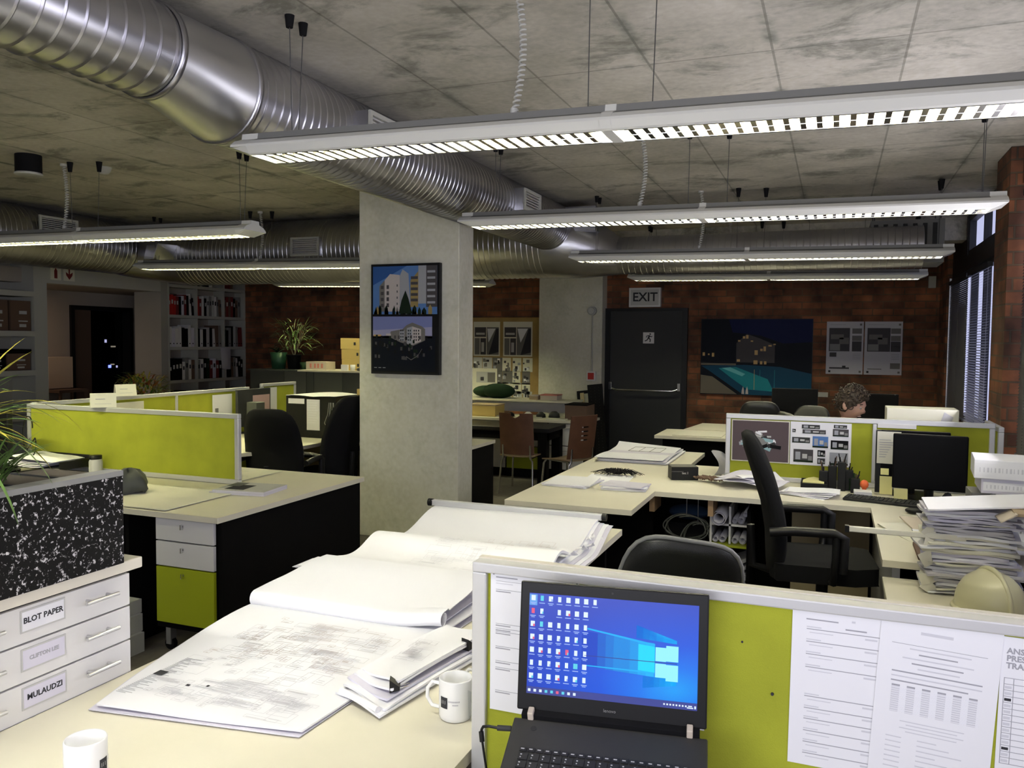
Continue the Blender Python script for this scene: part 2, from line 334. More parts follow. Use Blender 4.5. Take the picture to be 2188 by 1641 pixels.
def tagset(o, label=None, cat=None, group=None, kind=None):
    if label: o['label'] = label
    if cat: o['category'] = cat
    if group: o['group'] = group
    if kind: o['kind'] = kind
    return o
def mkobj(mb, name, M, parent=None, bevel=0.0, subsurf=0):
    me = bpy.data.meshes.new(name); inv = M.inverted()
    me.from_pydata([inv @ p for p in mb.v], [], mb.f); me.update()
    for m in mb.mn: me.materials.append(MATS[m])
    me.polygons.foreach_set('material_index', mb.fm); me.polygons.foreach_set('use_smooth', mb.sm)
    o = bpy.data.objects.new(name, me); COL.objects.link(o)
    if bevel:
        b = o.modifiers.new('bevel', 'BEVEL'); b.width = bevel; b.segments = 2; b.limit_method = 'ANGLE'; b.angle_limit = math.radians(50)
    if subsurf:
        b = o.modifiers.new('sub', 'SUBSURF'); b.levels = subsurf; b.render_levels = subsurf
    if parent: o.parent = parent
    else: o.matrix_world = M
    return o
def thing(name, label, cat, loc=(0, 0, 0), rz=0, group=None):
    o = bpy.data.objects.new(name, None); COL.objects.link(o); o.empty_display_size = 0.05
    o.location = loc; o.rotation_euler = (0, 0, math.radians(rz)); tagset(o, label, cat, group)
    WM[o.name] = Matrix.Translation(loc) @ rotm('Z', rz)
    return o
def part(mb, name, parent, local=False, label=None, kind=None, **kw):
    """mesh given in world coordinates (or in the thing's own, local=True); parent may be a thing or a part"""
    top = parent
    while top.parent: top = top.parent
    M = Matrix.Identity(4) if local else WM[top.name]
    return tagset(mkobj(mb, name, M, parent, **kw), label, kind=kind)
def solo(mb, name, label, cat, group=None, kind=None, **kw):
    xs = [p.x for p in mb.v]; ys = [p.y for p in mb.v]; zs = [p.z for p in mb.v]
    M = Matrix.Translation(((min(xs) + max(xs)) / 2, (min(ys) + max(ys)) / 2, min(zs)))
    o = mkobj(mb, name, M, None, **kw); WM[o.name] = M
    return tagset(o, label, cat, group, kind)
def struct(mb, name, parent=None, **kw):
    o = mkobj(mb, name, Matrix.Identity(4), parent, **kw)
    if not parent: o['kind'] = 'structure'; WM[o.name] = Matrix.Identity(4)
    return o
def copytree(root, loc, rz=0, label=None, group=None):
    def cp(o, par):
        c = o.copy(); COL.objects.link(c)
        if par: c.parent = par
        for ch in o.children: cp(ch, c)
        return c
    c = cp(root, None); c.location = loc; c.rotation_euler = (0, 0, math.radians(rz)); WM[c.name] = Matrix.Translation(loc) @ rotm('Z', rz)
    if label: c['label'] = label
    if group: c['group'] = group
    return c
def B(x0, x1, y0, y1, z0, z1, m): return MB().box(x0, x1, y0, y1, z0, z1, m)
def BL(x0, x1, y0, y1, z0, z1, m): return B(x0, x1, y0, y1, z0, z1, m)

# ================================================================== THE SETTING
H = 2.89
struct(B(-12.5, 1.3, -2.7, 11.5, -0.06, 0.0, 'floor_carpet'), 'floor')
struct(B(-9.3, 1.3, -2.7, 11.5, H, H + 0.1, 'ceiling_concrete'), 'ceiling')
struct(B(-10.6, 1.27, 11.1, 11.35, 0, H, 'wall_brick'), 'wall_back')
c = struct(B(-3.60, -2.711, 5.78, 6.05, 0, H, 'column_concrete'), 'concrete_column', bevel=0.006)
c['label'] = 'big square concrete column carrying the framed building poster'
c = struct(B(-3.86, -2.95, 10.86, 11.1, 0, H, 'column_concrete'), 'concrete_pier', bevel=0.006)
c['label'] = 'concrete pier in the brick wall left of the exit door'
# left wall: plain stretch, niche of the archive shelves, post, header over the passage
struct(B(-9.3, -9.1, -2.7, 6.15, 0, H, 'plaster'), 'wall_left')
struct(MB().box(-9.6, -9.1, 7.24, 7.42, 0, H, 'white_paint').box(-9.3, -9.1, 7.42, 9.27, 2.27, H, 'white_paint').box(-9.6, -9.1, 9.27, 9.40, 0, H, 'plaster').box(-9.6, -9.5, 6.15, 7.24, 0, H, 'plaster').box(-9.5, -9.1, 6.15, 7.24, 2.62, H, 'plaster').box(-9.6, -9.42, 9.4, 11.1, 0, H, 'plaster').box(-9.6,-9.1,9.4,11.1,2.83,H,'plaster'), 'trim_1')
struct(MB().box(-10.6, -10.4, 5.5, 8.84, 0, 2.4, 'plaster_dim').box(-10.6, -10.4, 9.97, 11.1, 0, 2.4, 'plaster_dim').box(-10.6, -10.4, 8.84, 9.97, 2.07, 2.4, 'plaster_dim')
       .box(-10.6, -9.6, 5.4, 5.5, 0, 2.4, 'plaster_dim').box(-12.5, -10.6, 8.2, 8.3, 0, 2.4, 'black_matte').box(-12.5, -10.6, 10.6, 10.7, 0, 2.4, 'black_matte').box(-12.5, -12.4, 8.3, 10.6, 0, 2.4, 'black_matte'), 'wall_passage')
struct(B(-12.5, -9.3, 5.4, 11.1, 2.27, 2.45, 'plaster_dim'), 'ceiling_passage')
# right wall
wr = MB()
wr.box(1.03, 1.3, 6.22, 6.71, 0, H, 'wall_brick')                       # the pillar between two windows
wr.box(1.20, 1.27, 6.71, 7.80, 0, H, 'wall_brick').box(1.20, 1.27, 7.80, 11.1, 0, 0.85, 'wall_brick').box(1.15, 1.27, 10.42, 11.1, 0, H, 'wall_brick')
wr.box(1.10, 1.3, -2.7, 6.22, 0, 0.85, 'wall_brick').box(1.10, 1.3, -2.7, -2.2, 0.85, H, 'wall_brick').box(1.10, 1.3, 1.2, 2.2, 0.85, H, 'wall_brick')
wr.box(1.10, 1.3, -2.2, 1.2, 2.65, H, 'wall_brick').box(1.10, 1.3, 2.2, 6.22, 2.65, H, 'wall_brick')
struct(wr, 'wall_right')
wf = MB().box(1.20, 1.27, 7.80, 10.42, 2.87, H, 'window_frame_black').box(1.20, 1.27, 7.80, 10.42, 2.34, 2.49, 'window_frame_black').box(1.20, 1.27, 9.35, 10.42, 2.49, 2.87, 'window_frame_black')
struct(wf, 'trim_2')
def window(n, x, ys, z0, z1, mull):
    y0, y1 = ys; m = MB(); t = 0.045
    m.box(x, x + 0.06, y0, y1, z0, z0 + t, 'window_frame_black').box(x, x + 0.06, y0, y1, z1 - t, z1, 'window_frame_black')
    for y in [y0, y1 - t] + mull: m.box(x, x + 0.06, y, y + t, z0 + t, z1 - t, 'window_frame_black')
    o = struct(m, 'window_%d' % n)
    ys_ = sorted([y0 + t] + [q for k in mull for q in (k, k + t)] + [y1 - t])
    for i in range(0, len(ys_), 2): struct(B(x + 0.025, x + 0.033, ys_[i], ys_[i + 1], z0 + t, z1 - t, 'pane_glass'), 'window_pane', o)
    return o
window(1, 1.21, (7.80, 9.35), 2.49, 2.87, [8.42])
window(2, 1.21, (7.80, 10.42), 0.85, 2.34, [8.35, 9.05])
window(3, 1.20, (2.2, 6.22), 0.85, 2.65, [3.5, 4.9])
window(4, 1.20, (-2.2, 1.2), 0.85, 2.65, [-0.5])
# wall behind the photographer, with its windows
wb = MB().box(-9.3, -2.4, -2.7, -2.5, 0, H, 'plaster').box(1.0, 1.10, -2.7, -2.5, 0, H, 'plaster').box(-2.4, 1.0, -2.7, -2.5, 0, 0.9, 'plaster').box(-2.4, 1.0, -2.7, -2.5, 2.65, H, 'plaster')
struct(wb, 'wall_front')
m = MB()
for z in (0.9, 2.6): m.box(-2.4, 1.0, -2.66, -2.6, z, z + 0.05, 'window_frame_black')
for x in (-2.4, -1.3, -0.2, 0.95): m.box(x, x + 0.05, -2.66, -2.6, 0.95, 2.6, 'window_frame_black')
w5 = struct(m, 'window_5')
for x in (-2.35, -1.25, -0.15): struct(B(x, x + 1.05, -2.64, -2.632, 0.95, 2.6, 'pane_glass'), 'window_pane', w5)

# doors
d = struct(MB().box(-2.95, -2.88, 11.02, 11.1, 0, 2.02, 'black_plastic').box(-1.90, -1.83, 11.02, 11.1, 0, 2.02, 'black_plastic').box(-2.95, -1.83, 11.02, 11.1, 2.02, 2.06, 'black_plastic')
           .box(-2.88, -1.90, 11.04, 11.1, 0, 2.02, 'dark_grey'), 'door_1')
d['label'] = 'dark grey fire exit door in the brick wall under the exit sign'
pb = MB(); pb.tube([(-2.84, 10.94, 0.985), (-2.80, 10.93, 0.965), (-2.76, 10.92, 0.955), (-2.0, 10.92, 0.955), (-1.96, 10.93, 0.965), (-1.92, 10.94, 0.985)], 0.014, 'chrome', 10)
pb.box(-2.865, -2.825, 10.92, 11.04, 0.955, 1.06, 'chrome').box(-1.935, -1.895, 10.92, 11.04, 0.955, 1.06, 'chrome')
struct(pb, 'panic_bar', d, bevel=0.004)
d2 = struct(MB().box(-10.62, -10.36, 8.84, 8.90, 0, 2.07, 'black_plastic').box(-10.62, -10.36, 9.91, 9.97, 0, 2.07, 'black_plastic').box(-10.62, -10.36, 8.90, 9.91, 2.01, 2.07, 'black_plastic')
            .box(-10.55, -10.50, 8.90, 9.30, 0, 2.01, 'archive_brown'), 'door_2')
struct(B(-10.53, -10.52, 9.30, 9.91, 0, 2.01, 'dark_glass'), 'door_glass', d2)
t = thing('server_rack', 'black server rack with glowing lights behind the glass passage door', 'server rack', (-11.3, 9.5, 0))
part(B(-11.6, -11.0, 9.35, 10.5, 0, 1.9, 'black_matte'), 'rack_body', t)
for (y, z, w, h, mt) in ((10.0, 1.52, .035, .05, 'led_white'), (10.12, 1.445, .09, .022, 'led_warm'), (10.11, 1.155, .07, .02, 'led_warm'), (10.065, 1.11, .05, .045, 'led_blue'), (10.22, 1.11, .025, .035, 'led_white'), (10.28, 1.065, .10, .022, 'led_cyan')):
    part(B(-11.0, -10.99, y, y + w, z, z + h, mt), 'indicator_light', t)

# ================================================================== DUCTS
def duct_profile(p0, p1, r, pitch, hgt=0.005, smooth_ends=0.0):
    """rings of a ribbed spiral duct between two points along x or y"""
    P0 = Vector(p0); P1 = Vector(p1); d = (P1 - P0); Lh = d.length; d.normalize()
    a = Vector((0, 0, 1)); b = d.cross(a); rs = []; t = 0.0; seq = []
    while t < Lh:
        seq += [(t, r), (t + pitch * 0.03, r), (t + pitch * 0.83, r), (t + pitch * 0.86, r), (t + pitch * 0.91, r + hgt), (t + pitch * 0.95, r + hgt)]; t += pitch
    seq = [(q, w) for q, w in seq if q <= Lh] + [(Lh, r)]
    for q, w in seq: rs.append([P0 + d * q + a * w * math.cos(2 * PI * k / 40) + b * w * math.sin(2 * PI * k / 40) for k in range(40)])
    return rs
def ring(c, d, r, n=40):
    d = Vector(d).normalized(); a = Vector((0, 0, 1)); b = d.cross(a)
    return [Vector(c) + a * r * math.cos(2 * PI * k / n) + b * r * math.sin(2 * PI * k / n) for k in range(n)]
def collar(mb, c, d, r, m, w=0.012, h=0.008):
    c = Vector(c); d = Vector(d)
    mb.rings([ring(c - d * w, d, r), ring(c - d * w, d, r + h), ring(c + d * w, d, r + h), ring(c + d * w, d, r)], m, caps=False)
t = thing('main_air_duct', 'large round galvanised ceiling duct running overhead from the camera past the column', 'duct', (-2.47, 4, 2.43))
m = MB(); m.rings(duct_profile((-2.46, -1.0, 2.692), (-2.46, 2.46, 2.692), 0.176, 0.078, 0.006), 'galvanised_steel', caps=True); collar(m, (-2.46, 2.46, 2.692), (0, 1, 0), 0.178, 'galvanised_steel')
part(m, 'near_section', t)
m = MB(); m.rings([ring((-2.46, 2.46, 2.692), (0, 1, 0), 0.178), ring((-2.461, 2.54, 2.685), (0, 1, 0), 0.184), ring((-2.466, 2.77, 2.658), (0, 1, 0), 0.213), ring((-2.468, 2.855, 2.653), (0, 1, 0), 0.220)], 'smooth_steel', caps=False)
collar(m, (-2.468, 2.855, 2.653), (0, 1, 0), 0.219, 'galvanised_steel'); part(m, 'reducer_cone', t)
m = MB(); m.rings(duct_profile((-2.468, 2.855, 2.653), (-2.468, 7.24, 2.653), 0.218, 0.054, 0.004), 'galvanised_steel'); part(m, 'far_section', t)
def grille(mb, c, axis, w, h, nrm, nsl=7):
    """white framed grille centred at c; axis = wide direction"""
    a = Vector(axis); n = Vector(nrm); z = Vector((0, 0, 1))
    F = Matrix((( *a, 0), (*z, 0), (*n, 0), (0, 0, 0, 1))).transposed(); F.translation = Vector(c)
    b = 0.022
    for q in ((-w / 2, w / 2, -h / 2, -h / 2 + b), (-w / 2, w / 2, h / 2 - b, h / 2), (-w / 2, -w / 2 + b, -h / 2 + b, h / 2 - b), (w / 2 - b, w / 2, -h / 2 + b, h / 2 - b)):
        mb.box(q[0], q[1], q[2], q[3], -0.002, 0.014, 'white_paint', F)
    mb.box(-w / 2 + b, w / 2 - b, -h / 2 + b, h / 2 - b, -0.03, -0.025, 'black_matte', F)
    for i in range(nsl):
        zz = -h / 2 + b + (h - 2 * b) * (i + 0.5) / nsl
        mb.box(-w / 2 + b, w / 2 - b, zz - 0.004, zz + 0.004, -0.02, 0.004, 'pale_grey', F)
for (y, w) in ((3.785, 0.36), (5.98, 0.36)):
    m = MB(); m.box(-2.34, -2.193, y - w / 2, y + w / 2, 2.58, 2.744, 'galvanised_steel'); b_ = part(m, 'outlet_box', t)
    m = MB(); grille(m, (-2.193, y, 2.662), (0, 1, 0), w, 0.163, (1, 0, 0), 6); part(m, 'outlet_grille', b_)
t = thing('cross_air_duct', 'long ribbed round duct crossing the far end of the office under the ceiling', 'duct', (-4.3, 7.47, 2.2))
m = MB(); m.rings(duct_profile((-6.88, 7.465, 2.537), (-2.54, 7.465, 2.537), 0.331, 0.054, 0.004), 'galvanised_steel'); part(m, 'wide_section', t)
m = MB(); m.rings(duct_profile((-1.89, 7.57, 2.404), (0.645, 7.57, 2.404), 0.172, 0.054, 0.004), 'galvanised_steel'); part(m, 'narrow_section', t)
m = MB(); m.rings([ring((-2.54, 7.465, 2.537), (1, 0, 0), 0.331), ring((-2.24, 7.48, 2.512), (1, 0, 0), 0.318), ring((-1.89, 7.57, 2.404), (1, 0, 0), 0.172)], 'galvanised_steel'); part(m, 'reducer_cone', t)
m = MB(); m.box(-2.44, -2.03, 7.19, 7.41, 2.60, 2.82, 'galvanised_steel'); part(m, 'junction_box', t, bevel=0.004)
m = MB()
rs = []
for i in range(13):
    a = PI / 2 * i / 12; rs.append(ring((-7.405 + 0.525 * (1 - math.cos(a)), 6.94 + 0.525 * math.sin(a), 2.589 - 0.052 * i / 12), (math.sin(a), math.cos(a), 0), 0.288 + 0.043 * i / 12))
m.rings(rs, 'galvanised_steel', caps=False); part(m, 'elbow', t)
m = MB(); m.rings(duct_profile((-7.405, 2.6, 2.589), (-7.405, 6.94, 2.589), 0.284, 0.054, 0.004), 'galvanised_steel'); part(m, 'side_run', t)
m = MB(); m.add([(-6.988, 6.93, 2.623), (-6.764, 6.86, 2.614), (-6.83, 6.86, 2.445), (-7.04, 6.93, 2.452), (-6.988, 7.30, 2.64), (-6.764, 7.30, 2.63), (-6.83, 7.30, 2.43), (-7.04, 7.30, 2.44)], [(0, 3, 2, 1), (4, 5, 6, 7), (0, 1, 5, 4), (3, 7, 6, 2), (0, 4, 7, 3), (1, 2, 6, 5)], 'smooth_steel'); part(m, 'branch_boot', t, bevel=.006)
m = MB(); grille(m, (-5.07, 7.11, 2.546), (1, 0, 0), 0.344, 0.19, (0, -1, 0), 7); m.box(-5.24, -4.90, 7.12, 7.27, 2.452, 2.64, 'galvanised_steel'); part(m, 'outlet_grille', t)
m = MB(); grille(m, (-7.095, 5.93, 2.68), (0, 1, 0), 0.43, 0.17, (1, 0, 0), 7); part(m, 'outlet_grille', t)
m = MB(); m.box(0.26, 0.84, 7.90, 8.42, 2.305, 2.675, 'mid_grey')
for i in range(7): m.box(0.285 + i * 0.077, 0.32 + i * 0.077, 7.89, 7.90, 2.34, 2.64, 'dark_grey')
t = thing('air_handling_unit', 'grey box air unit hanging under the ceiling near the far windows', 'air unit', (0.55, 8.1, 2.305)); part(m, 'housing', t)
for x in (0.29, 0.81):
    for y in (7.93, 8.37): m = MB(); m.cyl((x, y, 2.675), (x, y, H), 0.006, 'wire_steel', 6); part(m, 'hanger_rod', t)
struct(B(-8.0, 1.2, 9.45, 9.75, 2.66, H, 'ceiling_concrete'), 'trim_3')

# ================================================================== LAMPS
def lamp_proto():
    """3.15 m twin-module suspended louvre luminaire, local origin at the middle of its underside"""
    t = thing('louvre_lamp', 'x', 'lamp', (0, 0, 0), 0, 'suspended louvre lamps')
    L2 = 1.575
    half = [(0.039, 0.099), (0.043, 0.076), (0.086, 0.060), (0.110, 0.041), (0.112, 0.031), (0.096, 0.005), (0.086, 0.0)]
    prof = [(-y, z) for y, z in half] + [(y, z) for y, z in half[::-1]]
    inner = [(-0.079, 0.0), (-0.073, 0.046), (-0.030, 0.062), (0.030, 0.062), (0.073, 0.046), (0.079, 0.0)]
    for sx in (-1, 1):
        m = MB(); x0, x1 = (-L2 + 0.08, -0.02) if sx < 0 else (0.02, L2 - 0.08)
        n = len(prof); vs = [(x0, y, z) for y, z in prof] + [(x1, y, z) for y, z in prof]
        fs = []
        m.add(vs, [(i, i + 1, n + i + 1, n + i) for i in range(n - 1) if i not in (n // 2 - 1,)] , 'lamp_body')
        m.add([(x0, -0.039, .099), (x0, 0.039, .099), (x1, 0.039, .099), (x1, -0.039, .099)], [(0, 1, 2, 3)], 'lamp_grey')
        for s_ in (-1, 1): m.add([(x0, s_ * 0.0395, .0995), (x0, s_ * 0.0435, .076), (x0, s_ * 0.084, .0615), (x1, s_ * 0.084, .0615), (x1, s_ * 0.0435, .076), (x1, s_ * 0.0395, .0995)], [(0, 1, 4, 5), (1, 2, 3, 4)], 'lamp_grey')
        k = len(inner); m.add([(x0, y, z) for y, z in inner] + [(x1, y, z) for y, z in inner], [(i, i + 1, k + i + 1, k + i) for i in range(k - 1)], 'louvre_metal')
        h = part(m, 'housing', t, local=True)
        m = MB(); m.tube([(x0 + 0.04, 0, 0.046), (x1 - 0.04, 0, 0.046)], 0.011, 'tube_glow', 8); part(m, 'fluorescent_tube', h, local=True)
        m = MB(); nb = 28
        for i in range(nb):
            x = x0 + 0.06 + (x1 - x0 - 0.12) * i / (nb - 1)
            m.add([(x - .009, -.077, .001), (x - .002, -.075, .034), (x - .002, .075, .034), (x - .009, .077, .001), (x + .009, -.077, .001), (x + .002, -.075, .034), (x + .002, .075, .034), (x + .009, .077, .001)], [(0, 1, 2, 3), (5, 4, 7, 6), (0, 3, 7, 4)], 'louvre_metal')
        for y in (-0.077, 0.0, 0.077): m.box(x0 + .04, x1 - .04, y - .002, y + .002, 0.0, 0.034, 'louvre_metal')
        part(m, 'louvre', h, local=True)
        m = MB(); xi = x0 if sx < 0 else x1; xo = sx * L2; n = len(prof)
        vs = [(xi, y * 1.01, z) for y, z in prof] + [(xo, y * 1.01, max(z, 0.031)) for y, z in prof]     # solid end leaning in towards the underside
        m.add(vs, [list(range(n)), list(range(n, 2 * n))[::-1]] + [(i, (i + 1) % n, n + (i + 1) % n, n + i) for i in range(n)], 'lamp_body')
        part(m, 'end_cap', t, local=True)
    m = MB(); pr = [(y * 1.03, z + (0.002 if z > .05 else -.001)) for y, z in prof]; n = len(pr)
    m.add([(-0.02, y, z) for y, z in pr] + [(0.02, y, z) for y, z in pr], [(i, (i + 1) % n, n + (i + 1) % n, n + i) for i in range(n)] + [list(range(n)), list(range(n, 2 * n))[::-1]], 'lamp_body'); part(m, 'joint_band', t, local=True)
    return t
LP0 = lamp_proto()
def hang(t, drop, cx=None, curl=True, xs=((-1.34, -.045), (-1.34, .045), (-.09, -.03), (.133, .03), (1.466, -.03), (1.466, .045))):
    for x, y in xs:
        m = MB(); m.cyl((x, y * .5, 0.099), (x, y, drop - 0.06), 0.0020, 'wire_steel', 5)
        m.tube([(x, y, drop), (x, y, drop - 0.035), (x, y, drop - 0.072)], 0.023, 'black_matte', 12, r2=0.014); part(m, 'suspension_cable', t, local=True)
    if curl:
        m = MB(); p = []; z0, z1 = 0.099, drop - 0.01; n = 14 * 26
        for i in range(n + 1):
            a = 2 * PI * i / 14; k = i / n; p.append((cx + 0.011 * math.cos(a) + 0.03 * math.sin(k * PI), 0.011 * math.sin(a), z0 + (z1 - z0) * k))
        m.tube(p, 0.004, 'curly_cable', 5); m.cyl((cx, 0, 0.096), (cx, 0, 0.125), 0.014, 'curly_cable', 10); m.cyl((cx, 0, drop - 0.02), (cx, 0, drop), 0.025, 'curly_cable', 12); part(m, 'power_cable', t, local=True)
lamps = [  # x left, x right, y, z of underside left / right, label, curly cable x
    (-2.32, -0.70, 0.80, 2.36, 2.34, 'short lamp added to light the near desk, unseen above the top of the picture', None),  # unseen extra lamp, kept short so it mainly brightens the near desk
    (-2.305, 0.82, 2.84, 2.344, 2.288, 'nearest right-hand suspended lamp, its louvre crossing in front of the big duct', -1.12),
    (-2.34, 0.82, 5.07, 2.352, 2.314, 'second right-hand suspended lamp back from the camera, between nearest lamp and far lamps', -1.15),
    (-2.24, 0.826, 7.18, 2.318, 2.275, 'third right-hand suspended lamp hanging just in front of the far cross duct', -1.12),
    (-2.19, 0.834, 9.20, 2.292, 2.254, 'farthest right-hand suspended lamp above the exit door side of the brick wall', -1.12),
    (-6.77, -3.65, 4.56, 2.322, 2.292, 'nearest left-hand suspended lamp, its open end cap pointing towards the column', -5.40),
    (-7.05, -3.91, 6.90, 2.340, 2.284, 'middle left-hand suspended lamp hanging before the ribbed cross duct', -5.47),
    (-7.03, -3.87, 9.20, 2.305, 2.254, 'farthest left-hand suspended lamp near the brick wall above the pot plants', None),
    (-6.75, -3.62, 2.36, 2.33, 2.30, 'added left-hand lamp that brightens the left desk, unseen past the left edge of the picture', None)]  # extra lamp added out of view to brighten the left desk
for i, (xl, xr, y, zl, zr, lab, cxw) in enumerate(lamps):
    loc = ((xl + xr) / 2, y, (zl + zr) / 2)
    o = LP0 if i == 0 else copytree(LP0, loc)
    o.location = loc; ang = math.atan2(zr - zl, xr - xl); o.rotation_euler = (0, -ang, 0); o['label'] = lab; o.scale = ((xr - xl) / 3.15, 1, 1)
LAMPOBJ = [o for o in bpy.data.objects if o.name.startswith('louvre_lamp')]
LAMPOBJ.sort(key=lambda o: o.name)
for i in (0, 5, 6, 7, 8):                              # these fittings carry warmer, brighter tubes
    for h in LAMPOBJ[i].children:
        for c in h.children:
            if c.name.startswith('fluorescent_tube'): c.data = c.data.copy(); c.data.materials[0] = MATS['tube_glow_bright' if i == 0 else 'tube_glow_warm']
for o, (xl, xr, y, zl, zr, lab, cxw) in zip(LAMPOBJ, lamps):
    hang(o, H - o.location.z, None if cxw is None else (cxw - o.location.x), cxw is not None)

# ================================================================== DESKS
def frame_panel(t, x0, x1, y0, y1, z0, z1, posts=(), name='fabric_panel'):
    """screen with aluminium frame; runs along x or y"""
    ax = 'x' if (x1 - x0) > (y1 - y0) else 'y'; w = 0.030
    m = MB()
    if ax == 'x':
        m.box(x0 + w, x1 - w, y0 + .010, y1 - .010, z0 + w, z1 - w, 'lime_fabric'); part(m, name, t)
        f = MB().box(x0, x1, y0, y1, z1 - w, z1, 'alu_frame').box(x0, x1, y0, y1, z0, z0 + w, 'alu_frame').box(x0, x0 + w, y0, y1, z0 + w, z1 - w, 'alu_frame').box(x1 - w, x1, y0, y1, z0 + w, z1 - w, 'alu_frame')
        for p in posts: f.box(p - .012, p + .012, y0 - .002, y1 + .002, z0 + w, z1 - w, 'alu_frame')
    else:
        m.box(x0 + .010, x1 - .010, y0 + w, y1 - w, z0 + w, z1 - w, 'lime_fabric'); part(m, name, t)
        f = MB().box(x0, x1, y0, y1, z1 - w, z1, 'alu_frame').box(x0, x1, y0, y1, z0, z0 + w, 'alu_frame').box(x0, x1, y0, y0 + w, z0 + w, z1 - w, 'alu_frame').box(x0, x1, y1 - w, y1, z0 + w, z1 - w, 'alu_frame')
        for p in posts: f.box(x0 - .002, x1 + .002, p - .012, p + .012, z0 + w, z1 - w, 'alu_frame')
    part(f, 'aluminium_frame', t, bevel=0.004)
def top(t, pts, z=0.73, th=0.028, name='worktop'):
    m = MB(); m.prism(pts, z - th, z, 'cream_top'); return part(m, name, t, bevel=0.003)

# --- middle workstation (right of the column)
t = thing('workstation_desk', 'cream T-shaped desk right of the column with black panels and pigeonholes below', 'desk', (-0.5, 5.2, 0))
top(t, [(-1.67, 4.16), (-0.96, 4.16), (-0.96, 4.75), (0.20, 4.75), (0.20, 3.61), (1.06, 3.61), (1.06, 6.18), (1.0, 6.18), (1.0, 7.05), (0.30, 7.05), (0.30, 5.90), (-0.94, 5.90), (-0.94, 6.60), (-1.67, 6.60)])
part(B(-1.60, -1.57, 4.6, 6.5, 0, .70, 'black_board'), 'side_panel', t)
part(B(-1.57, -0.98, 6.45, 6.48, 0, .70, 'black_board'), 'end_panel', t)
part(B(-1.57, -1.0, 4.9, 4.93, 0, .70, 'black_board'), 'back_panel', t)
part(B(-1.0, 1.04, 5.38, 5.41, 0, .70, 'black_board'), 'modesty_panel', t)
part(B(0.24, 0.27, 3.66, 5.38, 0, .70, 'pale_grey'), 'return_leg_panel', t)
part(B(-0.22, 0.22, 5.30, 5.33, 0.05, .62, 'tan_bag'), 'storage_panel', t)
for x in (-1.0, -0.66): part(B(x, x + .03, 4.80, 5.0, 0.60, .70, 'ply'), 'support_batten', t)
m = MB()
for x in (-0.665, -0.555, -0.445): m.box(x, x + .012, 4.93, 5.28, 0.42, 0.64, 'white_laminate')
m.box(-.653, -.433, 4.93, 5.28, 0.525, 0.537, 'white_laminate'); pg = part(m, 'pigeonhole_unit', t)
part(B(-.665, -.433, 4.90, 5.28, 0.405, 0.419, 'lime_gloss'), 'lime_shelf', t)
part(B(-.665, -.653, 4.93, 5.28, 0.0, 0.404, 'black_board'), 'pigeonhole_side', t)
part(B(-.445, -.425, 4.85, 5.36, 0.0, 0.64, 'black_board'), 'pigeonhole_side', t)
t = thing('desk_screen', 'lime green desk screen pinned with two posters beside the middle monitors', 'desk screen', (0.1, 5.41, .73))
frame_panel(t, -0.64, 0.87, 5.40, 5.43, .732, 1.15, posts=(0.235,))
part(B(0.25, 0.46, 5.394, 5.40, 1.10, 1.125, 'white_laminate'), 'label_strip', t)
t = thing('side_screen', 'low lime screen at right angles behind the monitors against the window pillar', 'desk screen', (.9, 5.6, 0.73))
frame_panel(t, 0.885, 0.915, 5.40, 5.88, .732, 1.13)
# rolls in the pigeonholes
def roll(x, z, r, y0, lab, mt='paper_grey', l=0.33):
    m = MB(); n = 40; P = []
    prof = [(r, 0), (r, l), (r * .93, l), (r * .93, 0)]
    m.rings([[(x + rr * math.cos(2 * PI * k / 20), y0 + yy, z + rr * math.sin(2 * PI * k / 20)) for k in range(20)] for rr, yy in prof], mt, closed=True)
    m.rings([[(x + rr * math.cos(2 * PI * k / 20), y0 + .004 + yy, z + rr * math.sin(2 * PI * k / 20)) for k in range(20)] for rr, yy in [(r * .74, 0), (r * .74, l * .97), (r * .66, l * .97), (r * .66, 0)]], mt, closed=True)
    return solo(m, 'drawing_roll', lab, 'paper roll', 'rolled drawings in the pigeonholes')
roll(-.606, .580, .042, 4.86, 'fattest pale drawing roll in the upper left pigeonhole under the desk')
for (x, z, r, lab) in ((-.522, .556, .016, 'thin roll at left in the upper right pigeonhole'), (-.486, .560, .020, 'middle roll in the upper right pigeonhole'), (-.462, .598, .014, 'small roll lying on top in the upper right pigeonhole'),
                  (-.632, .438, .017, 'left roll of the lower left pigeonhole'), (-.592, .442, .021, 'middle roll of the lower left pigeonhole'), (-.520, .440, .019, 'left roll of the lower right pigeonhole'), (-.476, .443, .022, 'right roll of the lower right pigeonhole')):
    roll(x, z, r, 4.94, lab)
m = MB()
for k in range(9):
    m.grid(lambda u, v, k=k: (-.640 + .19 * u + .004 * math.sin(k * 3.1), 4.94 + .26 * v, 0.03 + .034 * k + .035 * (2 * u - 1) ** 2 * (0.5 + .06 * k) + .006 * math.sin(k * 2 + 5 * u)), 8, 3, 'paper_grey', thick=.022)
solo(m, 'folded_drawings', 'sagging pile of folded grey drawings on the floor shelf beneath the pigeonholes', 'paper pile')
for k, (x, y, rx, ry, z, lab) in enumerate(((-0.80, 4.92, .125, .07, .50, 'larger loop of grey cable hanging under the desk'), (-0.74, 4.97, .09, .12, .40, 'tangled grey cable hanging lowest under the desk'))):
    m = MB(); P = []
    for i in range(160):
        a = i * 0.17; P.append((x + (rx + .012 * math.sin(i * .31)) * math.cos(a), y + .03 * math.sin(i * .23), z + (ry + .010 * math.cos(i * .41)) * math.sin(a)))
    m.tube(P, 0.004, 'cabinet_grey_pale', 5); m.cyl((x, y, z + ry * .9), (x, y, 0.70), .003, 'mid_grey', 5)
    solo(m, 'cable_bundle', lab, 'cable')
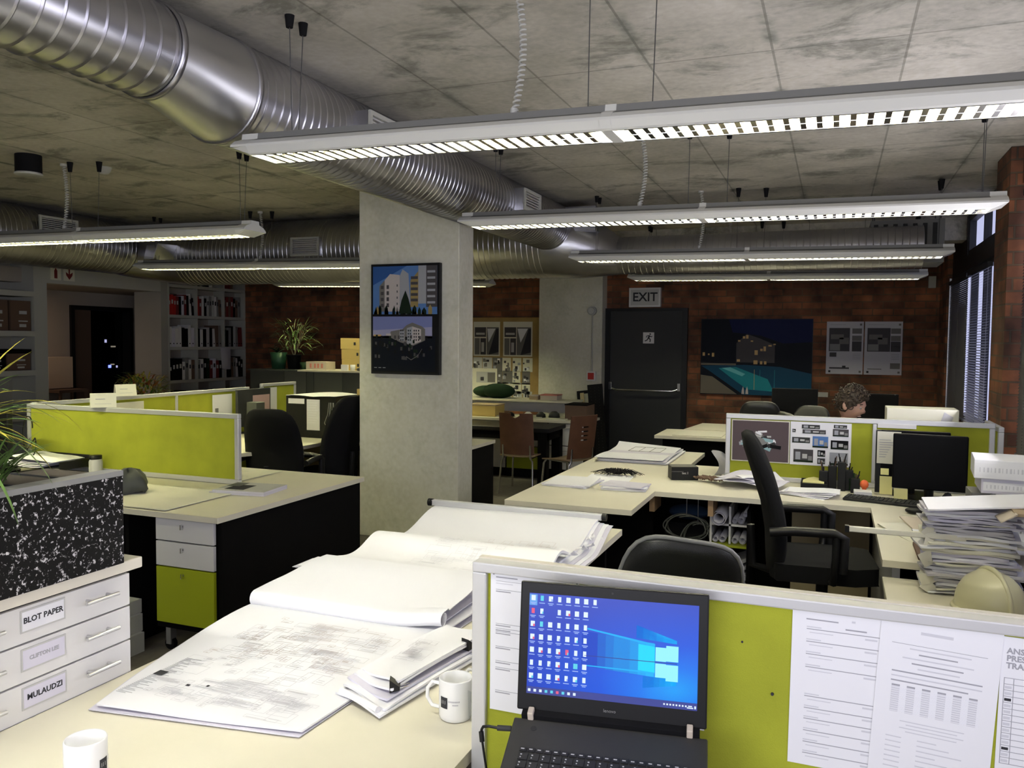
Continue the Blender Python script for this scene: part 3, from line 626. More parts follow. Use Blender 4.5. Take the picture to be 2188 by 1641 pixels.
m = MB(); m.box(-.95, -.70, 5.02, 5.30, 0.0, .50, 'black_matte'); solo(m, 'storage_box', 'black box under the desk carrying the blue cloth', 'box')
m = MB(); m.ball((-.82, 5.16, .545), .13, 'blue_cloth', sc=(1, .9, .34)); solo(m, 'folded_cloth', 'dark blue folded cloth on the black box under the desk', 'cloth')

# --- left workstation
t = thing('workstation_desk', 'cream desk left of the column with lime screen and drawer pedestal', 'desk', (-3.6, 3.8, 0))
top(t, [(-5.05, 3.16), (-2.765, 3.16), (-2.765, 4.50), (-5.05, 4.50)])
part(B(-2.80, -2.775, 3.20, 4.46, 0, .70, 'black_board'), 'end_panel', t)
part(B(-5.0, -3.85, 3.80, 3.83, 0, .70, 'black_board'), 'modesty_panel', t)
part(B(-3.40, -3.375, 3.20, 3.8, 0, .70, 'black_board'), 'side_panel', t)
t = thing('drawer_pedestal', 'black pedestal with two white drawers over a lime one below the left desk', 'drawer unit', (-2.98, 3.45, 0))
part(B(-3.19, -2.805, 3.20, 3.75, 0.13, .70, 'black_board'), 'carcass', t)
for (z0, z1, mt) in ((.585, .695, 'white_laminate'), (.455, .578, 'white_laminate'), (.165, .448, 'lime_gloss')):
    d = part(B(-3.175, -2.81, 3.18, 3.20, z0, z1, mt), 'drawer_front', t, bevel=.002, label='lime drawer front' if mt == 'lime_gloss' else None)
    m = MB(); m.cyl((-3.0, 3.18, z1 - .03), (-3.0, 3.174, z1 - .03), .007, 'chrome', 12); m.box(-3.001, -2.996, 3.160, 3.174, z1 - .045, z1 - .02, 'chrome'); part(m, 'lock_key', d)
for x in (-3.15, -2.85):
    for y in (3.25, 3.7): m = MB(); m.cyl((x, y - 0.012, .03), (x, y + 0.012, .03), .03, 'black_plastic', 14); m.box(x - .015, x + .015, y - .02, y + .02, .03, .13, 'brushed_handle'); part(m, 'castor', t)
t = thing('desk_screen', 'long bare lime green screen standing across the left desk', 'desk screen', (-4.1, 3.94, .73))
frame_panel(t, -5.03, -3.28, 3.93, 3.96, .732, 1.155)
t = thing('partition_screen', 'lime partition running back from the left desk with white sheets pinned on', 'desk screen', (-5.13, 5.2, .73))
frame_panel(t, -5.15, -5.12, 4.05, 6.30, 0.0, 1.15, posts=(5.38,))
part(B(-5.12, -5.116, 4.30, 5.02, .93, 1.10, 'paper_cream'), 'pinned_sheet', t)
part(B(-5.12, -5.116, 5.80, 6.05, .80, 1.10, 'paper'), 'pinned_notice', t)
part(B(-5.116, -5.114, 5.83, 5.87, .93, .98, 'mid_grey'), 'notice_photo', t)
t = thing('partition_screen', 'short lime partition with a pinned white notice beyond the black office chair', 'desk screen', (-5.13, 6.8, .73))
frame_panel(t, -5.15, -5.12, 6.48, 7.02, 0.0, 1.17)
part(B(-5.12, -5.116, 6.52, 6.70, .76, 1.13, 'paper'), 'pinned_notice', t)
# folded tent signs
def tent(loc, rz, lab):
    t = thing('table_sign', lab, 'sign', loc, rz, 'folded white name signs on the screens')
    m = MB(); w = .075
    m.prism([(-.045, 0), (.045, 0), (.012, .088), (-.012, .088)], -w, w, 'paper_cream', 'yz'); 
    part(m, 'folded_card', t, local=True)
    M = Matrix.Translation((0, -.0320, .046)) @ rotm('X', 69.5)
    m = MB(); m.box(-.05, .045, -.0255, -.0240, .0005, .001, 'ink', M).box(-.045, .01, .005, .009, .0005, .001, 'ink', M); part(m, 'printed_line', t, local=True)
tent((-5.30 + .17, 4.85, 1.151), 60, 'white folded tent sign farther back on the long partition rail')
tent((-4.36, 3.945, 1.156), 50, 'white folded tent sign standing on the near lime screen rail')
t = thing('corner_desk', 'cream corner desk behind the left black office chair', 'desk', (-4.3, 6.0, 0))
top(t, [(-5.11, 4.75), (-4.32, 4.75), (-4.02, 5.42), (-4.02, 6.00), (-3.66, 6.12), (-3.66, 6.60), (-5.11, 6.60)])
part(B(-4.10, -4.07, 6.05, 6.5, 0, .70, 'black_board'), 'leg_panel', t)
part(B(-4.95, -3.7, 6.53, 6.56, .15, .70, 'tan_bag'), 'modesty_panel', t)
part(B(-3.70, -3.68, 6.15, 6.5, 0, .70, 'black_board'), 'leg_panel', t)
part(B(-4.9, -4.3, 4.80, 4.83, 0, .70, 'black_board'), 'leg_panel', t)
# desk whose end shows right of the column
t = thing('workstation_desk', 'cream desk with black end panel peeping out just right of the column', 'desk', (-3.4, 7.0, 0))
top(t, [(-3.28, 6.09), (-2.77, 6.09), (-2.77, 6.68), (-3.28, 6.68)])
part(B(-2.80, -2.78, 6.10, 6.66, 0, .70, 'black_board'), 'end_panel', t)
part(B(-3.25, -2.80, 6.62, 6.64, 0, .70, 'black_board'), 'front_panel', t)
# far desks at the brick wall
t = thing('far_desk', 'pair of cream desk tops with black panel below the pool picture wall', 'desk', (-0.4, 8, 0))
top(t, [(-1.56, 7.65), (1.1, 7.65), (1.1, 8.3), (-1.44, 8.3), (-1.56, 8.28)])
part(B(-1.50, 1.05, 7.75, 7.78, 0, .70, 'black_board'), 'front_panel', t)
t = thing('far_desk', 'rearmost cream desk top against the brick wall right of the exit door', 'desk', (-0.4, 8.7, 0))
top(t, [(-1.40, 8.32), (1.1, 8.32), (1.1, 9.05), (-1.32, 9.05)])
part(B(-1.30, 1.05, 8.9, 8.93, 0, .70, 'black_board'), 'front_panel', t)
# --- near workstation
t = thing('workstation_desk', 'bright cream near desk carrying the big drawings and mugs', 'desk', (-1.3, 2, 0))
top(t, [(-1.69, 0.6), (-0.70, 0.6), (-0.70, 2.08), (-0.90, 2.08), (-0.90, 3.72), (-1.69, 3.72)])
part(B(-1.64, -1.61, 1.7, 3.68, 0, .70, 'black_board'), 'side_panel', t)
part(B(-1.61, -0.95, 3.60, 3.63, 0, .70, 'black_board'), 'end_panel', t)
part(B(-1.60, -1.57, 0.7, 1.6, 0, .70, 'black_board'), 'side_panel', t)
t = thing('near_desk', 'cream desk under the open laptop in front of the near green screen', 'desk', (0.3, 1.2, 0))
top(t, [(-0.64, 0.75), (1.06, 0.75), (1.06, 1.545), (-0.64, 1.545)], z=.66)
part(B(1.0, 1.03, 0.8, 1.5, 0, .63, 'black_board'), 'leg_panel', t); part(B(-.62, -.59, 0.8, 1.5, 0, .63, 'black_board'), 'leg_panel', t)
t = thing('desk_screen', 'nearest lime green screen behind the laptop, hung with printed sheets', 'desk screen', (0.3, 1.6, 0))
w = .032
m = MB().box(-0.695 + w, 1.04, 1.565, 1.595, 0.03, 1.118, 'lime_fabric'); part(m, 'fabric_panel', t)
m = MB().box(-0.695, 1.06, 1.553, 1.590, 1.118, 1.139, 'alu_frame').box(-0.695, -0.695 + w, 1.553, 1.590, 0, 1.118, 'alu_frame').box(-.663, 1.04, 1.553, 1.590, 0, .03, 'alu_frame').box(1.04, 1.06, 1.553, 1.590, 0, 1.118, 'alu_frame'); part(m, 'aluminium_frame', t, bevel=.003)
m = MB().box(-0.695, 1.06, 1.590, 1.608, 1.100, 1.141, 'cream_edge'); part(m, 'top_trim', t)
m = MB(); m.cyl((-.091, 1.566, .9535), (-.091, 1.561, .9535), .0028, 'ink_dark', 8); part(m, 'pin', t)
m = MB(); m.cyl((-.147, 1.566, 1.043), (-.147, 1.564, 1.043), .0022, 'ink_dark', 8); part(m, 'pin', t)

# ================================================================== OFFICE CHAIRS
def office_chair(name, label, loc, rz, back_w=.46, back_h=.62, back_z=.52, seat_z=.46, tilt=10, arms=True, leather='black_leather', rim=None, group=None, lean=0):
    """faces +y of its own frame; back panel behind (-y)"""
    t = thing(name, label, 'office chair', loc, rz, group)
    m = MB(); 
    def seat(u, v):
        a = u * 2 * PI
    pts = [(-.23, -.22), (-.24, .12), (-.19, .23), (.19, .23), (.24, .12), (.23, -.22), (.15, -.25), (-.15, -.25)]
    m.prism(pts, seat_z - .04, seat_z + .04, leather); part(m, 'seat', t, local=True, bevel=.025)
    Mb = Matrix.Translation((0, -.24, back_z)) @ rotm('X', tilt) @ rotm('Y', lean)
    m = MB(); w = back_w / 2; nu, nv = 12, 12; fr = []; bk = []
    outline = []
    for i in range(48):
        a = 2 * PI * i / 48; cx_, sx_ = math.cos(a), math.sin(a)
        k = 1 / ((abs(cx_) ** 4 + abs(sx_) ** 4) ** .25); outline.append((cx_ * k * w * (1 - .10 * (sx_ * k > 0) * sx_ * k), back_h / 2 + sx_ * k * back_h / 2))
    def bend(x, z, y): return Mb @ Vector((x, y - .05 * math.cos(x / w * 1.2) + .05 + .035 * math.sin(z / back_h * PI * 1.3), z))
    rs = []
    for (s_, y) in ((.0, .045), (.5, .045), (.86, .040), (.97, .025), (1.0, 0.0), (.97, -.022), (.8, -.030), (.4, -.034), (0, -.034)):
        rs.append([bend(x * s_, back_h / 2 + (z - back_h / 2) * s_, y) for x, z in outline])
    m.rings(rs, leather, caps=False); bk_ = part(m, 'backrest', t, local=True)
    if rim:
        m = MB(); m.tube([bend(x * 1.0, back_h / 2 + (z - back_h / 2) * 1.0, -0.010) for x, z in outline], .008, rim, 6, closed=True, caps=False); part(m, 'piping', bk_, local=True)
    m = MB(); m.tube([(0, -.05, seat_z - .06), (0, -.24, seat_z - .05), (0, -.33, back_z + .02), (0, -.34, back_z + .22)], .02, 'black_plastic', 8); part(m, 'back_bracket', t, local=True)
    if arms:
        for s_ in (-1, 1):
            m = MB(); x = s_ * .28
            m.tube([(s_ * .2, .02, seat_z - .03), (x, .02, seat_z - .02), (x, .03, seat_z + .10), (x, .03, seat_z + .20)], .018, 'black_plastic', 8)
            m.tube([(x, -.26, seat_z + .20), (x, -.15, seat_z + .21), (x, .02, seat_z + .21), (x, .065, seat_z + .19), (x, .06, seat_z + .03)], .022, 'black_plastic', 8); part(m, 'armrest', t, local=True)
    m = MB(); m.cyl((0, 0, .10), (0, 0, seat_z - .04), .028, 'black_plastic', 12); m.cyl((0, 0, .07), (0, 0, .12), .045, 'black_plastic', 12); part(m, 'gas_column', t, local=True)
    for k in range(5):
        a = 2 * PI * k / 5 + .3; m = MB(); m.tube([(0, 0, .10), (.16 * math.cos(a), .16 * math.sin(a), .085), (.29 * math.cos(a), .29 * math.sin(a), .065)], .022, 'black_plastic', 8, r2=.014)
        c = Vector((.29 * math.cos(a), .29 * math.sin(a), .028)); b = Vector((-math.sin(a), math.cos(a), 0)); m.cyl(c - b * .02, c + b * .02, .028, 'black_plastic', 12); part(m, 'base_spoke', t, local=True)
    return t
office_chair('office_chair', 'tall black high-back chair seen from the side at the middle desk', (-0.03, 4.25, 0), -84, back_w=.46, back_h=.70, back_z=.48, tilt=9, seat_z=.53, leather='black_fabric')
office_chair('office_chair', 'black chair with a grey-piped rounded back just behind the near green screen', (-0.56, 2.95, 0), 14, back_w=.42, back_h=.52, back_z=.455, tilt=6, arms=False, rim='mid_grey', lean=7)
office_chair('office_chair', 'black high-back chair with its back to us at the left corner desk', (-4.04, 5.40, 0), 12, back_w=.47, back_h=.66, back_z=.42, tilt=5, leather='black_fabric')
office_chair('office_chair', 'black chair half hidden by the left edge of the column', (-4.02, 5.84, 0), 84, back_w=.46, back_h=.70, back_z=.46, tilt=9, leather='black_fabric')
FARC = 'office chairs at the far desks'
office_chair('office_chair', 'far black chair with a rounded back under the pool picture', (-0.55, 6.85, 0), 5, back_w=.34, back_h=.5, back_z=.66, tilt=3, arms=False, group=FARC)
office_chair('office_chair', 'far dark grey chair with a low curved back left of the seated man', (-0.215, 7.25, 0), 170, back_w=.34, back_h=.5, back_z=.57, tilt=3, arms=False, group=FARC)
office_chair('office_chair', 'black chair the dark-haired man sits on', (-0.02, 6.45, 0), -70, back_w=.42, back_h=.56, back_z=.55, tilt=8, arms=False, group=FARC)

# ================================================================== NEAR DESK THINGS
def wig(u, v, s): return .0025 * math.sin(7 * u + s) * math.cos(5 * v + 2 * s)
def plan_ink(m, fz, x0, x1, y0, y1, n, seed, mt='plan_line'):
    """thin printed plan lines following the sheet"""
    r = random.Random(seed)
    for i in range(n):
        a = r.uniform(x0, x1 - .06); b = r.uniform(y0, y1 - .05); w = r.choice([.02, .035, .06, .09]); h = r.choice([.015, .03, .05])
        w = min(w, x1 - a); h = min(h, y1 - b); t = .0011
        for (p, q, rr, s) in ((a, a + w, b, b + t), (a, a + w, b + h - t, b + h), (a, a + t, b, b + h), (a + w - t, a + w, b, b + h)):
            m.add([(p, rr, fz(p, rr)), (q, rr, fz(q, rr)), (q, s, fz(q, s)), (p, s, fz(p, s))], [(0, 1, 2, 3)], mt)
        for k in range(r.randint(0, 3)):
            yy = b + h * (k + 1) / 5; m.add([(a + .006, yy, fz(a, yy)), (a + w * .7, yy, fz(a + w * .7, yy)), (a + w * .7, yy + .0022, fz(a + w * .7, yy)), (a + .006, yy + .0022, fz(a, yy))], [(0, 1, 2, 3)], mt)
def sstep(a, b, t): t = max(0, min(1, (t - a) / (b - a))); return t * t * (3 - 2 * t)
# set A held by a clamp bar
t = thing('clamped_drawings', 'farthest set of large drawings on the near desk, held in a grey clamp bar', 'drawing set', (-1.35, 3.1, .73))
zA = lambda x, y: .742 + .072 * sstep(3.18, 3.47, y) + .018 * sstep(-1.6, -1.75, x) * 0 + .004 * math.sin(9 * y) + .003 * math.sin(6 * x + 2)
m = MB(); m.grid(lambda u, v: (-1.745 - .02 * math.sin(v * 3) + .80 * u + .0, 2.62 + .86 * v, zA(-1.745 + .80 * u, 2.62 + .86 * v) + .006), 24, 24, 'paper', thick=.008); sh = part(m, 'top_sheet', t)
m = MB(); plan_ink(m, lambda x, y: zA(x, y) + .0075, -1.40, -1.05, 2.95, 3.25, 26, 3, 'ink_brown'); part(m, 'printed_plan', sh)
for k in range(4):
    m = MB(); r = random.Random(k); 
    m.grid(lambda u, v, k=k, r=r: (-1.74 + .008 * k + (.80 + .012 * k) * u, 2.66 + .81 * v, zA(-1.74 + .8 * u, 2.66 + .81 * v) - .004 - .0032 * k + .0), 12, 40, 'paper_lilac' if k % 2 else 'paper', thick=.002); part(m, 'under_sheet', t)
for k, (y, l, a) in enumerate(((3.33, .055, 20), (3.24, .05, -18), (3.18, .05, -42), (3.05, .04, -40), (3.29, .03, 50))):   # torn curled corners at the right edge
    m = MB(); M = Matrix.Translation((-.945, y, .752 + .006 * k)) @ rotm('Z', a)
    m.grid(lambda u, v: M @ Vector((l * u, .045 * (v - .5) * (1 - .5 * u) + .008 * math.sin(9 * u + k), .018 * u * u + .006 * math.sin(5 * v))), 8, 5, 'paper', thick=.0015); part(m, 'torn_corner', t)
m = MB(); m.box(-1.77, -.935, 3.475, 3.505, .815, .843, 'alu_frame'); cb = part(m, 'clamp_bar', t, bevel=.004)
m = MB(); m.cyl((-1.790, 3.490, .829), (-1.765, 3.490, .829), .018, 'black_plastic', 12); part(m, 'end_cap', cb)
m = MB(); m.cyl((-.935, 3.490, .829), (-.915, 3.490, .829), .016, 'black_plastic', 12); part(m, 'end_cap', cb)
m = MB(); m.box(-1.6, -1.2, 3.44, 3.50, .731, .79, 'paper_grey'); m.box(-1.18, -1.0, 3.44, 3.50, .731, .79, 'paper_grey'); part(m, 'packing', t)
# set B humped in the middle
zB = lambda x, y: .752 + .050 * math.exp(-((y - 2.93) / .11) ** 2) + .022 * math.exp(-((y - 2.60) / .09) ** 2) + .003 * math.sin(7 * x)
t = thing('humped_drawings', 'humped middle set of large drawings with fanned page ends on its left', 'drawing set', (-1.35, 2.7, .73))
m = MB(); m.grid(lambda u, v: (-1.745 + .80 * u, 2.47 + .60 * v, zB(-1.745 + .8 * u, 2.47 + .60 * v) + .008), 16, 36, 'paper', thick=.010); sh = part(m, 'top_sheet', t)
m = MB(); plan_ink(m, lambda x, y: zB(x, y) + .0095, -1.50, -1.12, 2.66, 2.98, 34, 8, 'ink_light'); part(m, 'printed_plan', sh)
for k in range(7):
    m = MB(); m.grid(lambda u, v, k=k: (-1.845 + .010 * ((k * 37) % 5) + .13 * u, 2.48 + .13 * v + .004 * k, .738 + .0046 * k + .012 * (1 - u) * math.sin(k * 1.3) * .3), 4, 3, 'paper_lilac' if k % 2 else 'paper', thick=.0016); part(m, 'fanned_page', t)
# set C folded over, its near edge rolled
t = thing('rolled_over_drawing', 'blank white drawing sheet folded over with its near edge curled into a roll', 'drawing sheet', (-1.35, 2.3, .73))
def fC(u, v):
    x = -1.72 + .04 * v * 0 + .68 * u + .03 * v * (1 - u); L = .50 * v
    R_ = .024 - .004 * u; arc = R_ * PI * 1.75
    if L > arc: y = 2.125 + (L - arc); z = .750 + 2 * R_ + .010 * math.sin((L - arc) * 9) + .03 * sstep(.12, .40, L - arc); z += .040 * sstep(.8, 1, u) * sstep(.05, .3, L - arc) * 0
    else:
        a = (arc - L) / R_; y = 2.125 - R_ * math.sin(a); z = .750 + R_ + R_ * math.cos(a)
    lift = .020 * sstep(.75, 1, u)
    return (x, y + .09 * sstep(.55, 1, u) * 0, z + lift * (1 if L < arc * 1.3 else .6))
m = MB(); m.grid(fC, 24, 60, 'paper', thick=.0015); part(m, 'sheet', t)
m = MB(); m.grid(lambda u, v: (-1.715 + .66 * u, 2.13 + .36 * v, .758 + .012 * u), 10, 6, 'paper_lilac', thick=.003); part(m, 'under_sheet', t)
# set D flat, lowest and nearest
zD = lambda x, y: .736 + .0025 * math.sin(11 * x + 3) * math.cos(7 * y) + .012 * sstep(1.75, 2.1, y)
t = thing('flat_drawings', 'lowest and nearest large plan drawing lying flat, densely printed', 'drawing set', (-1.35, 1.8, .73))
cD = [(-1.585, 1.400), (-1.065, 1.475), (-1.02, 2.42), (-1.70, 2.42)]
def fD(u, v, o=0):
    a = Vector(cD[0]) * (1 - u) + Vector(cD[1]) * u; b = Vector(cD[3]) * (1 - u) + Vector(cD[2]) * u; p = a * (1 - v) + b * v
    p.x -= .065 * (1 - u) * math.sin(v * PI) * (v < .9)
    return (p.x, p.y, zD(p.x, p.y) + .007 + o)
m = MB(); m.grid(fD, 24, 30, 'paper', thick=.004); sh = part(m, 'top_sheet', t)
m = MB(); fz = lambda x, y: zD(x, y) + .0083
plan_ink(m, fz, -1.60, -1.12, 1.50, 2.05, 90, 5); plan_ink(m, fz, -1.62, -1.12, 1.75, 2.08, 60, 11, 'ink_brown'); plan_ink(m, fz, -1.50, -1.10, 1.48, 1.66, 30, 21, 'ink_light')
m.box(-1.598, -1.570, 1.585, 1.610, .745, .7455, 'ink_dark'); m.box(-1.470, -1.460, 1.56, 1.568, .745, .7455, 'ink_dark'); m.box(-1.42, -1.413, 1.575, 1.583, .745, .7455, 'ink_dark')
for i in range(40): yy = 1.47 + .006 * i; m.add([(-1.60, yy, fz(-1.6, yy)), (-1.60 + .03 + .02 * math.sin(i * 2.3), yy, fz(-1.58, yy)), (-1.57 + .02 * math.sin(i * 2.3), yy + .002, fz(-1.58, yy)), (-1.60, yy + .002, fz(-1.6, yy))], [(0, 1, 2, 3)], 'ink')
part(m, 'printed_plan', sh)
m = MB(); m.grid(lambda u, v: (fD(u, v)[0] - .012 * (1 - u), fD(u, v)[1] - .012, .7345), 6, 6, 'paper_lilac', thick=.001); part(m, 'under_sheet', t)
# bundle E
t = thing('clipped_bundle', 'folded bundle of drawings held with black clips beside the mugs', 'drawing bundle', (-1.0, 1.85, .73))
cE = [(-1.105, 1.665), (-.945, 1.600), (-.872, 2.07), (-1.04, 2.12)]
for k in range(5):
    def fE(u, v, k=k):
        a = Vector(cE[0]) * (1 - u) + Vector(cE[1]) * u; b = Vector(cE[3]) * (1 - u) + Vector(cE[2]) * u; p = a * (1 - v) + b * v
        s_ = 1 - .045 * k; c = Vector((-.99, 1.86)); p = c + (p - c) * s_ + Vector((.004 * math.sin(k * 2), .012 * k))
        return (p.x, p.y, .748 + .0085 * k + .006 * math.sin(PI * v) * (k % 2) + .006 * math.sin(u * 4 + k))
    m = MB(); m.grid(fE, 10, 16, 'paper' if k != 2 else 'paper_lilac', thick=.0055); s_ = part(m, 'folded_sheet', t)
m = MB(); m.tube([(-1.090, 1.668, .752), (-.955, 1.612, .752)], .008, 'paper', 10); part(m, 'rounded_fold', t)
plan = MB(); plan_ink(plan, lambda x, y: .7935, -1.03, -.95, 1.80, 1.98, 14, 4); part(plan, 'printed_plan', s_)
for (x, y, rz) in ((-.955, 1.69, 25), (-.905, 2.00, 70)):
    M = Matrix.Translation((x, y, .775)) @ rotm('Z', rz); m = MB(); m.prism([(-.012, -.010), (.012, -.004), (.012, .004), (-.012, .022)], -.013, .013, 'black_plastic', 'xz'); m.v = [M @ p for p in m.v]
    m.tube([M @ Vector(p) for p in ((.012, -.008, 0), (.034, -.007, .006), (.034, .007, .006), (.012, .008, 0))], .0012, 'chrome', 5); part(m, 'binder_clip', t)

def mug(name, loc, rz, label, h=.096, r=.039, logo=True, lo=0):
    t = thing(name, label, 'mug', loc, rz, 'white mugs on the near desk')
    m = MB(); m.lathe([(r * .88, .0015), (r * .96, .004), (r, .012), (r, h - .003), (r - .0015, h), (r - .004, h - .002), (r - .0045, .014), (r * .6, .008), (0.0005, .008)], (0, 0, 0), 'mug_china', 36, caps=False)
    m.lathe([(0.0005, .002), (r * .88, .0015)], (0, 0, 0), 'mug_china', 36, caps=False); part(m, 'cup', t, local=True)
    m = MB(); m.tube([(-r + .002, 0, h * .80), (-r - .016, 0, h * .84), (-r - .028, 0, h * .68), (-r - .029, 0, h * .45), (-r - .018, 0, h * .26), (-r + .002, 0, h * .22)], .0045, 'mug_china', 10); part(m, 'handle', t, local=True)
    if logo:
        m = MB(); a0 = -100; vs = []
        def arc(a, b, z0, z1, mt):
            n = 6; vs = []
            for i in range(n + 1):
                q = math.radians(lo + a + (b - a) * i / n); vs += [((r + .0006) * math.cos(q), (r + .0006) * math.sin(q), z0), ((r + .0006) * math.cos(q), (r + .0006) * math.sin(q), z1)]
            m.add(vs, [(2 * i, 2 * i + 2, 2 * i + 3, 2 * i + 1) for i in range(n)], mt)
        arc(-104, -74, .034, .060, 'ink_dark'); arc(-92, -90.5, .044, .052, 'pale_grey'); arc(-98, -96.5, .044, .052, 'pale_grey'); arc(-84, -82.5, .044, .052, 'pale_grey')
        for i in range(9): arc(-70 + i * 4.4, -70 + i * 4.4 + 2.6, .050, .0535, 'ink')
        for i in range(5): arc(-56 + i * 4, -56 + i * 4 + 2.6, .043, .0455, 'ink')
        part(m, 'printed_logo', t, local=True)
    return t
mug('mug', (-.795, 1.690, .73), 12, 'white mug with black square logo in the middle of the near desk', lo=-32)
mug('mug', (-.752, 1.800, .73), 30, 'white mug half hidden by the near screen edge, behind the logo mug')
mug('mug', (-1.332, 1.150, .73), -50, 'white mug at the bottom left corner of the picture', lo=150)
m = MB(); m.lathe([(.024, .002), (.027, .01), (.030, .075), (.0288, .075), (.0255, .012), (.001, .010)], (-.742, 1.700, .73), 'clear_glass', 24, caps=False); m.lathe([(.001, .001), (.024, .002)], (-.742, 1.700, .73), 'clear_glass', 24, caps=False)
solo(m, 'drinking_glass', 'small clear glass beside the logo mug at the screen edge', 'glass')

# ---------------------------------------------------------------- plan cabinet + speckled planter
t = thing('plan_cabinet', 'white plan drawer cabinet at left with labelled drawers and bar handles', 'cabinet', (-2.0, 1.0, 0))
part(B(-2.25, -1.705, .30, 1.60, .03, 1.006, 'black_board'), 'carcass', t)
part(B(-2.27, -1.655, .28, 1.612, 1.008, 1.036, 'cream_edge'), 'cabinet_top', t, bevel=.003)
zs = [.992, .905, .815, .727, .64, .55]; words = ['BLOT PAPER', 'CLIFTON LEE', 'MULAUDZI', '', '']
for k in range(5):
    d = part(B(-1.705, -1.693, .31, 1.605, zs[k + 1] + .002, zs[k] - .002, 'white_laminate'), 'drawer_front', t, bevel=.0015)
    if k < 3:
        F = Matrix(((0, 0, 1, 0), (1, 0, 0, 0), (0, 1, 0, 0), (0, 0, 0, 1))); F.translation = Vector((-1.6925, 1.353, (zs[k] + zs[k + 1]) / 2 + .012))
        m = MB(); m.box(-.058, .058, -.030, .022, 0, .0014, 'pale_grey', F); pl = part(m, 'label_holder', d)
        m = MB(); m.box(-.054, .054, -.026, .018, .0014, .0018, 'paper_lilac' if k else 'paper', F); m.text(words[k], .0185 if k != 1 else .013, F @ Matrix.Translation((0, -.003, .0022)), 'ink_dark' if k != 1 else 'ink', depth=.0002, bold=.0005); part(m, 'lettering', pl)
    for yc in (1.503, 1.195, .90, .6):
        z = (zs[k] + zs[k + 1]) / 2 + .006; m = MB(); m.cyl((-1.672, yc - .048, z), (-1.672, yc + .048, z), .0048, 'brushed_handle', 10)
        for s_ in (-.030, .030): m.cyl((-1.694, yc + s_, z), (-1.672, yc + s_, z), .004, 'brushed_handle', 8)
        part(m, 'bar_handle', d)
t = thing('planter_box', 'black and white speckled planter box on the plan cabinet', 'planter', (-1.75, 1.0, 1.037))
m = MB().box(-1.655, -1.640, .30, 1.540, 1.038, 1.258, 'speckled_board').box(-1.90, -1.655, 1.525, 1.540, 1.038, 1.258, 'speckled_board').box(-1.90, -1.885, .30, 1.525, 1.038, 1.258, 'speckled_board').box(-1.885, -1.655, .30, .315, 1.038, 1.258, 'speckled_board')
part(m, 'speckled_walls', t, bevel=.002)
part(B(-1.690, -1.6405, .30, 1.541, 1.258, 1.271, 'mid_grey'), 'front_rim', t)
m = MB(); m.box(-1.885, -1.690, .315, 1.525, 1.20, 1.262, 'soil')
for i in range(10): m.box(-1.88, -1.692, .36 + i * .118, .366 + i * .118, 1.262, 1.266, 'dark_grey')
part(m, 'soil_bed', t)
def blade(m, base, tip_dir, L, w, droop, mt, n=9, bendx=0.0):
    b = Vector(base); d = Vector(tip_dir).normalized(); side = d.cross(Vector((0, 0, 1)))
    if side.length < .05: side = Vector((1, 0, 0))
    side.normalize(); vs = []; p = b.copy(); v = d.copy()
    for i in range(n + 1):
        k = i / n; ww = w * (0.55 + 1.6 * k) * (1 - k) ** .7 if k < 1 else 0
        up = side.cross(v).normalized()
        vs += [p - side * ww + up * ww * .25, p.copy(), p + side * ww + up * ww * .25]; v = (v + Vector((0, 0, -droop / n))).normalized(); p = p + v * (L / n)
    fs = []
    for i in range(n): fs += [(3 * i, 3 * i + 1, 3 * i + 4, 3 * i + 3), (3 * i + 1, 3 * i + 2, 3 * i + 5, 3 * i + 4)]
    m.add(vs, fs, mt, True)
t = thing('spiky_plant', 'spiky long-leaved plant growing in the speckled planter at the left edge', 'plant', (-1.78, 1.22, 1.262))
m = MB(); m.tube([(-1.76, 1.205, 1.25), (-1.765, 1.20, 1.33), (-1.76, 1.205, 1.40)], .014, 'seat_veneer', 8, r2=.010); part(m, 'stem', t)
r = random.Random(5); m = MB(); m2 = MB()
for i in range(95):
    a = r.uniform(0, 2 * PI); el = r.uniform(-.1, 1.3); d = (math.cos(a) * math.cos(el), math.sin(a) * math.cos(el), math.sin(el))
    base = (-1.76, 1.205, 1.36 + .05 * r.random()); blade(m if i % 3 else m2, base, d, r.uniform(.12, .26), r.uniform(.004, .0075), r.uniform(.5, 2.0), 'leaf' if i % 3 else 'leaf_yellow')
for i in range(34):
    a = r.uniform(-.6, 1.6); blade(m, (-1.75 + .02 * r.random(), 1.24 + .05 * r.random(), 1.262), (math.cos(a) * .4, math.sin(a) * .5, .9), r.uniform(.08, .19), .004, r.uniform(.5, 1.6), 'leaf')
blade(m2, (-1.76, 1.24, 1.42), (.15, .8, .75), .30, .0030, 1.9, 'leaf_yellow')
for q in ((.3, .6, .8), (.5, .3, .9), (.1, .9, .3)): blade(m2, (-1.76, 1.22, 1.38), q, .24, .006, 1.5, 'leaf_yellow')
part(m, 'leaves', t, kind='stuff'); part(m2, 'pale_leaves', t, kind='stuff', label='yellowish leaves')
